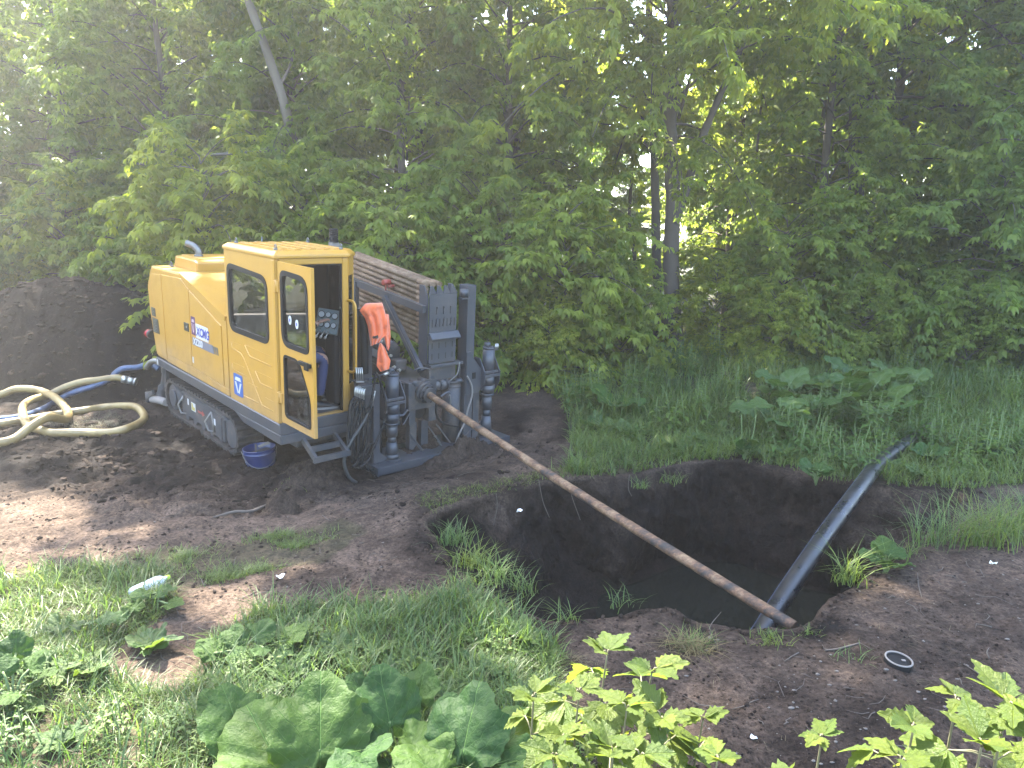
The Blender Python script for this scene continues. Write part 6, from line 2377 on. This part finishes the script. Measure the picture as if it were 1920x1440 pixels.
TU = [(852, 1020, 90, .26, .06, 'lush grass tuft topmost on the left rim of the pit'), (890, 1062, 120, .26, .07, 'lush grass tuft in the middle of the left rim'),
      (935, 1085, 90, .27, .06, 'grass tuft with long blades reaching over the pit on the left rim'), (985, 1112, 45, .22, .04, 'thin grass tuft lowest on the left rim of the pit'),
      (880, 1098, 70, .18, .07, 'sunlit grass tuft on bare soil just left of the rim tufts'),
      (1062, 1165, 26, .20, .035, 'sparse arching grass tuft on the near rim left of the water'), (1160, 1140, 22, .17, .05, 'sparse grass blades on the near rim below the water edge'),
      (1088, 888, 130, .30, .07, 'bright green tuft at the far rim where the rod passes'),
      (1590, 1090, 70, .42, .05, 'tall grass tuft on the right rim in front of the black pipe'), (1700, 1045, 40, .25, .06, 'grass tuft beside the dock plant on the right rim'),
      (1762, 1020, 110, .50, .10, 'large arching tuft of the right rim, left part'), (1850, 1020, 230, .60, .13, 'largest tall grass tuft at the right picture edge'), (1910, 1000, 170, .56, .12, 'tall grass tuft cut by the right picture edge'),
      (1445, 1205, 60, .10, .05, 'short mixed grass tuft right of the dead clump'), (1515, 1190, 30, .09, .04, 'small flat tuft below the tip of the drill rod'),
      (1605, 1232, 26, .10, .04, 'small pale star-shaped tuft left of the pipe end'), (1435, 1190, 30, .07, .03, 'low bright green tuft behind the short mixed tuft'),
      (270, 1052, 40, .11, .05, 'yellowish sunlit tuft on the bare soil above the bottle'), (330, 1035, 30, .08, .05, 'small tuft right of the yellowish one'),
      (550, 905, 40, .08, .10, 'flattened grass below the blue bucket'), (1560, 900, 40, .20, .08, 'weedy tuft hanging over the far rim left of the pipe')]
for i, (px_, py_, n_, h_, s_, lab) in enumerate(TU):
    tuft(px_, py_, n_, h_, s_, lab, seed=i, group='grass tufts around the pit')
tuft(1295, 1222, 150, .16, .045, 'drooping half-dead grey-green grass clump on dark soil below the pit', 'drygrass', (.8, 2.2), 40, .0045)
tuft(1300, 1212, 90, .15, .04, 'green heart of the drooping clump below the pit', 'grass', (.8, 1.9), 41, .004)
tuft(1075, 1245, 90, .08, .04, 'dry brown grass clump at the edge of the lawn beside the seedling', 'drygrass', (.8, 2.2), 42, .004)
# tufts that slipped down the pit wall
tuft(0, 0, 40, .17, .04, 'grass tuft hanging on the far wall of the pit right of the rod', seed=50, P=at(1200, 915, 7.45), group='slipped tufts')
tuft(0, 0, 40, .18, .05, 'grass tuft hanging on the far wall further right below the verge', seed=51, P=at(1262, 905, 7.5), group='slipped tufts')
# roots in the pit wall
for i, (a, b, c_) in enumerate((((1010, 900), (1018, 940), (1030, 970)), ((1068, 905), (1072, 930), (1088, 975)), ((1180, 890), (1178, 915), (1184, 930)), ((930, 925), (932, 950), (925, 985)))):
    q = [tuple(at(x_, y_, 6.75 + .1 * k)) for k, (x_, y_) in enumerate((a, b, c_))]
    o = MB().tube(spline(q, 5), .004, 5).build('root', M['bark'])
    tag(o, f'thin pale root hanging down the left wall of the pit, {("first", "second", "third", "leftmost")[i]} of the rooty part', 'root', 'roots in the pit wall')


# ---- broad leaves
def burdock_leaf(name, seed, ruffle=.10, fold=.25):
    """heart-shaped leaf of length one along +y, stalk end at the origin"""
    rng = np.random.default_rng(seed)
    nr, nt = 14, 56
    V, vein = [], []
    ph = rng.uniform(0, 6.28, 4)
    for j in range(nr):
        s = j / (nr - 1)
        for k in range(nt):
            a = 2 * math.pi * k / nt
            th = a - math.pi
            # heart outline in polar form round the stalk
            R_ = .62 * (1 + .45 * math.cos(th)) * (1 + .04 * math.sin(7 * th + ph[0]) + .02 * math.sin(13 * th + ph[1]))
            R_ += .15 * math.exp(-(th / .30) ** 2) + .016 * ((k % 2) * 2 - 1) * s
            if abs(th) > 2.5:
                R_ *= .55 + .45 * (math.pi - abs(th)) / (math.pi - 2.5) * .9 + .12
            x, y = R_ * s * math.sin(th) * 1.08, R_ * s * math.cos(th)
            wv = float(vnoise(np.array([x * 4.5]), np.array([y * 4.5]), 0, seed)[0])
            w2 = float(vnoise(np.array([x * 11.0]), np.array([y * 11.0]), 0, seed + 1)[0])
            zz = fold * abs(x) * .8 - .40 * s * s * R_ * .5 + ruffle * s * s * (math.sin(4 * th + ph[2]) * .5 + math.sin(9 * th + ph[3]) * .28) + .05 * wv * s + .018 * w2 * min(1, s * 2)
            v_ = 0
            V.append((x, y, zz))
            vein.append(v_ * (1 - .35 * s))
    F = [(j * nt + k, j * nt + (k + 1) % nt, (j + 1) * nt + (k + 1) % nt, (j + 1) * nt + k) for j in range(nr - 1) for k in range(nt)]
    me = mesh_np(name, np.array(V), np.array(F), True, {'vein': np.array(vein), 'var': np.full(len(V), rng.uniform(.2, .7))})
    return me


BL = [burdock_leaf('leaf', 400 + i, r, f) for i, (r, f) in enumerate(((.16, .25), (.22, .1), (.12, .35)))]
for m_ in BL:
    m_.materials.append(M['burdock'])


def burdock(P, leaves, label, group=None, name='burdock_plant'):
    """leaves: (dx, dy, dz, size, heading in degrees, pitch, roll)"""
    t = thing(name, label, 'plant', tuple(P), group)
    for i, (dx, dy, dz, s, hd, pt, rl) in enumerate(leaves):
        o = link('leaf', BL[i % 3], None, t)
        o.matrix_local = Matrix.Translation((dx, dy, dz)) @ Matrix.Rotation(math.radians(hd), 4, 'Z') @ Matrix.Rotation(math.radians(pt), 4, 'X') @ \
            Matrix.Rotation(math.radians(rl), 4, 'Y') @ Matrix.Scale(s, 4)
        sp_ = spline([(0, 0, -.03), (dx * .45, dy * .45, dz * .75), (dx, dy, dz)], 4)
        MB().tube(sp_, [.007] * len(sp_), 6).build('stalk', M['gstem'], t)
    return t


# the big plants at the bottom edge: positions come from where the leaves stand
def burdock_px(items, label, base):
    Pb = on_ground(*base)
    L = []
    for (px_, py_, d, s, hd, pt, rl) in items:
        w = ground_at(px_, py_, Pb[2] + d) - Pb
        L.append((w[0], w[1], w[2], s, hd, pt, rl))
    return burdock(Pb, L, label)


burdock_px([(600, 1408, 0.195, 0.336, 10, 50, 6), (520, 1433, 0.150, 0.336, 45, 35, -10), (450, 1383, 0.165, 0.252, 40, 50, 10), (655, 1428, 0.135, 0.202, -70, 30, 0), (600, 1488, 0.150, 0.252, 150, 20, 0), (425, 1353, 0.150, 0.185, 70, 50, 0), (545, 1508, 0.150, 0.286, 120, 20, 0)],
           'huge dark burdock leaves at the bottom left of centre', (560, 1425))
burdock_px([(730, 1353, 0.210, 0.252, 25, 62, 5), (690, 1318, 0.165, 0.168, 60, 60, 10), (785, 1308, 0.180, 0.168, -20, 60, -15), (700, 1423, 0.150, 0.218, 130, 22, 0), (775, 1413, 0.150, 0.218, -60, 30, 8), (735, 1458, 0.150, 0.235, 180, 15, 0), (640, 1378, 0.135, 0.168, 80, 35, 0)],
           'burdock with an upright crinkled leaf in the middle of the bottom edge', (740, 1430))
burdock_px([(870, 1403, 0.180, 0.286, -15, 50, -8), (925, 1423, 0.150, 0.286, -50, 35, 10), (820, 1448, 0.150, 0.218, 70, 20, 0), (890, 1488, 0.150, 0.286, -130, 15, 0), (850, 1368, 0.150, 0.168, 10, 55, 0), (960, 1468, 0.135, 0.218, -90, 25, 0)],
           'burdock with broad blue-green leaves left of the maple seedlings', (870, 1435))
burdock_px([(435, 1210, .10, .13, 0, 45, 0), (480, 1195, .12, .14, -30, 35, 10), (540, 1200, .1, .15, -60, 35, 0), (400, 1225, .1, .13, 60, 30, 0), (510, 1230, .08, .13, -100, 20, 0), (455, 1240, .08, .12, 30, 20, 0), (560, 1230, .08, .11, -90, 20, 0), (495, 1215, .14, .10, 160, 20, 0)],
           'pale broad-leaved weed on the lawn below the bottle', (480, 1235))
burdock_px([(30, 1225, .22, .12, 20, 70, 0), (55, 1255, .18, .11, -30, 50, 0), (5, 1260, .2, .12, 60, 50, 0), (70, 1275, .1, .11, -80, 30, 0), (25, 1300, .12, .12, 170, 20, 0)],
           'upright sunlit dock plant at the left picture edge', (25, 1330))
burdock_px([(295, 1112, .07, .12, -70, 18, 0), (268, 1118, .09, .10, 60, 20, 0), (315, 1132, .05, .11, -100, 10, 0), (225, 1158, .05, .14, 100, 8, 0), (250, 1142, .06, .10, 20, 22, 0)],
           'broad leaves folded over the plastic bottle', (275, 1128))
# patch behind the pit
rng_ = np.random.default_rng(55)
for i, (px_, py_, s_) in enumerate([(1500, 735, .34), (1560, 745, .36), (1620, 750, .34), (1450, 790, .32), (1590, 715, .34), (1530, 775, .30), (1660, 720, .30), (1700, 735, .28), (1465, 745, .28), (1640, 785, .28)]):
    P = on_ground(px_, py_ + 45)
    L = []
    for k in range(6):
        a = k * 60 + rng_.uniform(-25, 25)
        rr = rng_.uniform(.12, .30)
        L.append((rr * math.cos(math.radians(a + 90)), rr * math.sin(math.radians(a + 90)), rng_.uniform(.30, .58), s_ * rng_.uniform(.65, 1.05), a, rng_.uniform(5, 45), rng_.uniform(-15, 15)))
    bt_ = burdock(P, L, f'burdock rosette in the weed patch beyond the pit, {("leftmost back", "second back", "middle", "nearest left", "rearmost", "nearest middle", "right back", "rightmost", "far left", "nearest right")[i]} one',
            'burdocks in the weed patch')
    for q in bt_.children:
        if q.name.startswith('leaf'):
            q.material_slots[0].link = 'OBJECT'
            q.material_slots[0].material = M['dock']
P = on_ground(1150, 785)
burdock(P, [(-.12, 0, .30, .30, 40, 45, 10), (.18, -.05, .26, .28, -60, 10, 0), (.05, -.12, .22, .20, 170, 15, 0)], 'single burdock with two round pale leaves left of the weed patch')
for i, (px_, py_, lab) in enumerate([(1660, 1075, 'dock plant with bright leaves on the right rim of the pit'), (1530, 905, 'bright dock plant at the far rim left of the black pipe'), (1740, 870, 'pale dock plant right of the black pipe'),
                                     (1860, 860, 'dock plant near the right edge behind the pit'), (1395, 860, 'dandelion-like weed with two tall stalks on the far rim')]):
    P = on_ground(px_, py_)
    L = []
    for k in range(7):
        a = k * 51 + rng_.uniform(-20, 20)
        rr = rng_.uniform(.03, .10)
        L.append((rr * math.cos(math.radians(a + 90)), rr * math.sin(math.radians(a + 90)), rng_.uniform(.06, .17), rng_.uniform(.09, .15), a, rng_.uniform(15, 65), rng_.uniform(-15, 15)))
    t = burdock(P, L, lab, name='dock_plant')
    if i == 4:
        for dx in (-.04, .08):
            MB().tube(spline([(0, 0, 0), (dx, 0, .25), (dx * 1.4, .02, .52)], 4), .005, 6).build('flower_stalk', M['gstem'], t)


# ---- toothed maple leaflets, life size, for the seedlings beside the camera
def maple_leaflet(name, seed):
    """one toothed leaflet of length one along +y"""
    rng = np.random.default_rng(seed)
    n = 15
    half = []
    for k in range(n + 1):
        t = k / n
        w = .30 * math.sin(math.pi * min(1, t ** .8)) * (1.15 - .35 * t) + .012
        tooth = .075 * ((k % 3) - 1) * (0 if t < .3 or k == n else 1) * (1.25 - t)
        half.append((w + tooth if k < n else .0, t))
    V, vein = [], []
    cols = (-1, -.66, -.33, 0, .33, .66, 1)
    for w, t in half:
        for c in cols:
            x = w * c
            z = .22 * abs(x) - .16 * t * t + .012 * math.cos(c * 9 - t * 26) * abs(c) * 1.2
            V.append((x, t, z))
            sv = max(0, 1 - abs(((t * 7 - abs(c) * 1.7) % 1) - .5) * 9)
            vein.append(1.0 if c == 0 else .55 * sv)
    m = len(cols)
    F = [(j * m + k, j * m + k + 1, (j + 1) * m + k + 1, (j + 1) * m + k) for j in range(n) for k in range(m - 1)]
    return mesh_np(name, np.array(V), np.array(F), True, {'vein': np.array(vein), 'var': np.full(len(V), rng.uniform(.25, .8))})


ML = [maple_leaflet('leaflet', 500 + k) for k in range(4)]
for m_ in ML:
    m_.materials.append(M['sapling'])


def seedling(base, tip, label, pairs, size, seed, lean=(0, 0)):
    rng = random.Random(seed)
    t = thing('maple_seedling', label, 'seedling', tuple(base))
    tip = np.array(tip) - np.array(base)
    P = spline([(0, 0, 0), tuple(tip * .35 + np.array([.03, .02, .04])), tuple(tip * .7 + np.array([-.01, .01, .02])), tuple(tip)], 10)
    n = len(P)
    MB().tube(P, [.0065 * (1 - .6 * i / n) for i in range(n)], 8).build('stem', M['stem'], t)
    a0 = rng.uniform(0, 180)
    for k in range(pairs):
        f = 1 - .82 * (k / pairs) ** .9
        p = Vector(P[min(n - 1, int(f * (n - 1)))])
        for sgn in (0, 180):
            az = math.radians(a0 + 90 * k + sgn + rng.uniform(-22, 22))
            s = .98 * size * (.62 + .38 * min(1, k / 2)) * rng.uniform(.85, 1.12)
            pl = s * rng.uniform(.45, .9) * (.3 if k == 0 else 1)
            el = math.radians(rng.uniform(5, 40) if k else 50)
            d = Vector((math.cos(az) * math.cos(el), math.sin(az) * math.cos(el), math.sin(el)))
            q = p + d * pl
            MB().tube([p, p + d * pl * .5 + Vector((0, 0, .01)), q], .0022, 5).build('leaf_stalk', M['stem'], t)
            flat = Vector((math.cos(az), math.sin(az), -.40 + (0.9 if k == 0 else 0) + rng.uniform(-.45, .35))).normalized()
            for j, (da, ff) in enumerate(((0, 1.0), (52, .82), (-52, .82))):
                if j and k and rng.random() < .06:
                    continue
                y = Matrix.Rotation(math.radians(da + rng.uniform(-8, 8)), 3, 'Z') @ flat
                y = (y + Vector((0, 0, -.12 * abs(da) / 50))).normalized()
                zz = Vector((rng.uniform(-.5, .5), rng.uniform(-.5, .5), 1))
                x = y.cross(zz).normalized()
                zz = x.cross(y)
                L = s * ff * rng.uniform(.9, 1.1)
                o = link('leaf', ML[rng.randrange(4)], None, t)
                wd = 1.08
                o.matrix_local = Matrix(((x.x * L * wd, y.x * L, zz.x * L, q.x), (x.y * L * wd, y.y * L, zz.y * L, q.y), (x.z * L * wd, y.z * L, zz.z * L, q.z), (0, 0, 0, 1)))
    return t


SEED = [((1110, 1480), (1138, 1228), 2.35, 'tallest maple seedling with a pointed leafy tip at bottom centre', 7, 0.167, 1),
        ((1180, 1490), (1222, 1262), 2.30, 'maple seedling with pale yellow tip leaves right of the tallest one', 7, 0.160, 2),
        ((1010, 1500), (1000, 1310), 2.25, 'maple seedling with reddish bud at the left of the group', 6, 0.152, 3),
        ((1070, 1520), (1060, 1385), 2.1, 'low maple seedling in front of the group, cut by the bottom edge', 6, 0.152, 4),
        ((1230, 1520), (1240, 1350), 2.2, 'sunlit maple seedling with hanging oval leaves at the right of the group', 6, 0.167, 5),
        ((1290, 1540), (1318, 1350), 2.3, 'slim maple seedling with one long leaf reaching right', 5, 0.145, 6),
        ((1140, 1560), (1150, 1410), 2.0, 'short maple seedling at the bottom edge below the tallest one', 5, 0.160, 15),
        ((1545, 1540), (1540, 1385), 2.0, 'small bright maple seedling standing alone at the bottom right', 5, 0.123, 7),
        ((1700, 1540), (1712, 1368), 1.9, 'maple seedling with reddish bud left of the corner group', 6, 0.145, 8),
        ((1790, 1560), (1792, 1318), 1.95, 'maple seedling with narrow upright tip leaf in the corner group', 6, 0.152, 9),
        ((1870, 1580), (1888, 1325), 1.8, 'large-leaved bright maple seedling in the bottom right corner', 7, 0.181, 10),
        ((1930, 1560), (1935, 1400), 1.7, 'maple seedling cut off by the bottom right corner', 5, 0.174, 11),
        ((1330, 1560), (1345, 1425), 2.0, 'low seedling tip at the bottom edge right of the group', 4, 0.131, 12)]
SEED += [((1085, 1520), (1085, 1300), 2.25, 'maple seedling between the reddish-budded one and the tallest one', 5, .15, 21),
         ((1160, 1530), (1175, 1330), 2.15, 'maple seedling just below the pale yellow-tipped one', 5, .16, 22),
         ((1030, 1540), (1040, 1420), 2.0, 'maple seedling at the bottom edge beside the burdock', 4, .15, 23),
         ((1210, 1560), (1200, 1420), 1.95, 'maple seedling in the shaded heart of the group at the bottom edge', 4, .16, 24),
         ((1830, 1600), (1840, 1400), 1.75, 'maple seedling filling the gap inside the corner group', 4, .17, 25),
         ((1680, 1600), (1690, 1430), 1.8, 'maple seedling cut by the bottom edge left of the corner group', 3, .15, 26)]
for bp_, tp_, d_, lab, pr, sz_, sd in SEED:
    tp = at(*tp_, d_)
    b0 = at(bp_[0], bp_[1], d_ + .12)
    gx, gy = b0[0], b0[1]
    seedling((gx, gy, hz(gx, gy) - .02), tp, lab, pr, sz_, sd)


# ---- nettles and other leafy weeds
def nettle_mesh(seed, n_stems=5, h=.40, spread=.10, leaf=.07):
    rng = np.random.default_rng(seed)
    B, D, Nn, L, W, A = [], [], [], [], [], []
    stems = []
    for s in range(n_stems):
        b = np.array([rng.normal(0, spread), rng.normal(0, spread), 0])
        hh = h * rng.uniform(.6, 1.1)
        ln = rng.normal(0, .12, 2)
        stems.append((b, b + np.array([ln[0] * hh, ln[1] * hh, hh])))
        lv = int(hh / .045)
        a0 = rng.uniform(0, 6.28)
        for k in range(1, lv + 1):
            f = k / lv
            p = b + (stems[-1][1] - b) * f
            sz = leaf * (1.15 - .55 * f) * (.6 + .8 * math.sin(math.pi * min(1, f * .9 + .1)))
            for q in (0, math.pi):
                a = a0 + k * 1.57 + q
                d = np.array([math.cos(a), math.sin(a), .35 - .5 * (1 - f)])
                B.append(p + unit(d) * .01)
                D.append(d)
                Nn.append([0, 0, 1.0])
                L.append(sz * rng.uniform(.85, 1.15))
                W.append(sz * .52)
                A.append(np.clip(.25 + .6 * f + rng.normal(0, .08), 0, 1))
    r = leaflets(np.array(B), np.array(D, float), np.array(Nn), np.array(L), np.array(W), np.array(A), .35)
    me = mesh_np('foliage', r[0], [r[1], r[2]], False, {'var': r[3]})
    me.materials.append(M['nettle'])
    mb = MB()
    for a, b in stems:
        mb.tube([tuple(a), tuple(b)], [.004, .002], 5)
    sm = mb.mesh('stems')
    sm.materials.append(M['gstem'])
    return me, sm


NM = [nettle_mesh(600), nettle_mesh(601, 6, .34, .12, .065), nettle_mesh(602, 4, .5, .08, .08), nettle_mesh(603, 5, .22, .07, .05)]
rngn = np.random.default_rng(9)


def weed(P, k, sc, label, group):
    t = thing('nettle_plant', label, 'weed', tuple(P), group, rot=(0, 0, rngn.uniform(0, 6.28)))
    for nm, me in zip(('foliage', 'stem'), NM[k]):
        o = link(nm, me, None, t)
        o.scale = (sc,) * 3
        o['kind'] = 'stuff'
    return t


def weeds(n, poly, ks, smin, smax, label, group):
    G = np.array([ground_at(*q)[:2] for q in poly])
    c = 0
    while c < n:
        x, y = rngn.uniform(G[:, 0].min(), G[:, 0].max()), rngn.uniform(G[:, 1].min(), G[:, 1].max())
        if in_poly(np.array([x]), np.array([y]), [tuple(g) for g in G])[0] and rim_dist([x], [y])[0] < -.05:
            weed((x, y, hz(x, y) - .01), int(rngn.choice(ks)), rngn.uniform(smin, smax), label, group)
            c += 1


weeds(34, [(1440, 850), (1640, 895), (1700, 860), (1740, 810), (1700, 770), (1460, 790)], (0, 1, 2), 1.0, 1.4, 'nettle in the dense stand left of the black pipe', 'nettles left of the black pipe')
weeds(26, [(1700, 830), (1740, 900), (2000, 890), (2000, 790), (1760, 780)], (0, 1, 3), 1.0, 1.4, 'leafy weed in the growth right of the black pipe', 'weeds right of the black pipe')
weeds(56, [(1060, 760), (1090, 850), (1400, 850), (1900, 780), (2000, 690), (1000, 680)], (0, 1, 2, 3), 1.0, 1.5, 'leafy weed scattered through the tall grass beyond the pit', 'weeds in the tall grass')
weeds(16, [(380, 1330), (640, 1330), (760, 1300), (1000, 1340), (1000, 1440), (150, 1440), (100, 1330)], (1, 3), .45, .75, 'small nettle among the burdocks in the near grass', 'small nettles in the near grass')
weeds(9, [(-60, 1220), (220, 1240), (200, 1440), (-80, 1440)], (1, 3), .4, .7, 'low leafy weed in the sunlit grass at lower left', 'weeds in the lower left grass')
weeds(20, [(420, 1190), (700, 1180), (960, 1200), (980, 1290), (420, 1290)], (3,), .4, .8, 'tiny leafy weed in the middle of the near grass', 'tiny weeds in the near grass')


# ---- small broad-leaved rosettes in the lawn
def rosette(P, sc, label, group, seed):
    rg = random.Random(seed)
    t = thing('weed_rosette', label, 'weed', tuple(P), group)
    for k in range(rg.randint(6, 9)):
        a = k * 47 + rg.uniform(-15, 15)
        s_ = sc * rg.uniform(.6, 1.1)
        o = link('leaf', BL[k % 3], None, t)
        o.matrix_local = Matrix.Rotation(math.radians(a), 4, 'Z') @ Matrix.Translation((0, s_ * .22, .015)) @ Matrix.Rotation(math.radians(rg.uniform(12, 48)), 4, 'X') @ \
            Matrix.Diagonal((s_ * rg.uniform(.42, .65), s_, s_, 1))
        o.material_slots[0].link = 'OBJECT'
        o.material_slots[0].material = M['dock']
    return t


_k = 0
for poly_, n_, a_, b_, lab in (([(-40, 1150), (330, 1150), (260, 1420), (-60, 1420)], 9, .06, .13, 'broad-leaved rosette in the lower left grass'),
                               ([(420, 1180), (980, 1180), (1000, 1310), (420, 1320)], 20, .05, .11, 'broad-leaved rosette in the shaded middle of the near lawn'),
                               ([(1100, 830), (1500, 860), (1800, 905), (1900, 880), (1400, 800), (1100, 790)], 22, .10, .20, 'broad-leaved rosette in the verge behind the pit')):
    G_ = np.array([ground_at(*q)[:2] for q in poly_])
    c_ = 0
    while c_ < n_:
        x_, y_ = rngn.uniform(G_[:, 0].min(), G_[:, 0].max()), rngn.uniform(G_[:, 1].min(), G_[:, 1].max())
        if in_poly(np.array([x_]), np.array([y_]), [tuple(g) for g in G_])[0] and rim_dist([x_], [y_])[0] < -.05:
            rosette((x_, y_, hz(x_, y_) + .02), rngn.uniform(a_, b_) * 1.3, lab, lab.replace('rosette', 'rosettes'), _k)
            c_ += 1
            _k += 1


# ---- what stands beside the frame and shows only as a reflection in the cab glass
def slab(x, y, rz, label):
    t = MB().box((-1.6, -.18, -.05), (1.6, .18, .55), .02).build('concrete_block', M['concrete'])
    t.location = (x, y, hz(x, y))
    t.rotation_euler = (0, 0, rz)
    tag(t, label, 'concrete block', 'concrete blocks beside the track')


for i, (x, y) in enumerate([(-22, 3), (-20.5, 7.5), (-21, 12), (-19.5, 16.5)]):
    tree(x, y, 'f', 'tree outside the left picture side mirrored in the cab glass, ' + ('nearest', 'second', 'third', 'farthest')[i] + ' one', i * 1.7, 1.0, 'trees mirrored in the glass', limbs=False)
slab(-13.6, 8.6, 1.35, 'long grey concrete block standing left of the picture')
slab(-13.1, 11.95, 1.42, 'long grey concrete block standing left of the spoil heap')


def side_grass():
    rng = np.random.default_rng(31)
    n = 26000
    P = np.stack([rng.uniform(-18, -10.2, n), rng.uniform(5, 13.5, n)], 1)
    Z = height(P[:, 0], P[:, 1]) - .01
    V, T, Q, A = blades(np.stack([P[:, 0], P[:, 1], Z], 1), rng.uniform(.08, .3, n), np.full(n, .014), rng.uniform(.3, 1.2, n), np.clip(rng.normal(.6, .2, n), 0, 1), rng, 2)
    o = link('grass', mesh_np('grass', V, [T, Q], True, {'var': A}), M['grass'])
    tag(o, 'sunlit grass left of the picture around the concrete blocks', 'grass')
    o['kind'] = 'stuff'


side_grass()


# ------------------------------------------------------------------ light haze volume standing in for lens veil
def veil_haze(density):
    m = bpy.data.materials.new('veil_haze')
    m.use_nodes = True
    nt = m.node_tree
    nt.nodes.remove(nt.nodes['Principled BSDF'])
    v = nt.nodes.new('ShaderNodeVolumePrincipled')
    v.inputs['Color'].default_value = (1.0, .98, .93, 1)
    v.inputs['Density'].default_value = density
    v.inputs['Anisotropy'].default_value = .55
    nt.links.new(v.outputs[0], nt.nodes['Material Output'].inputs['Volume'])
    o = MB().box((-175, -70, -3.2), (175, 335, 20.5)).build('veil_haze', m)
    o['kind'] = 'stuff'
    tag(o, 'thin pale haze volume added to stand in for lens glare', 'veil_haze')
    o.display_type = 'WIRE'


veil_haze(.0026)
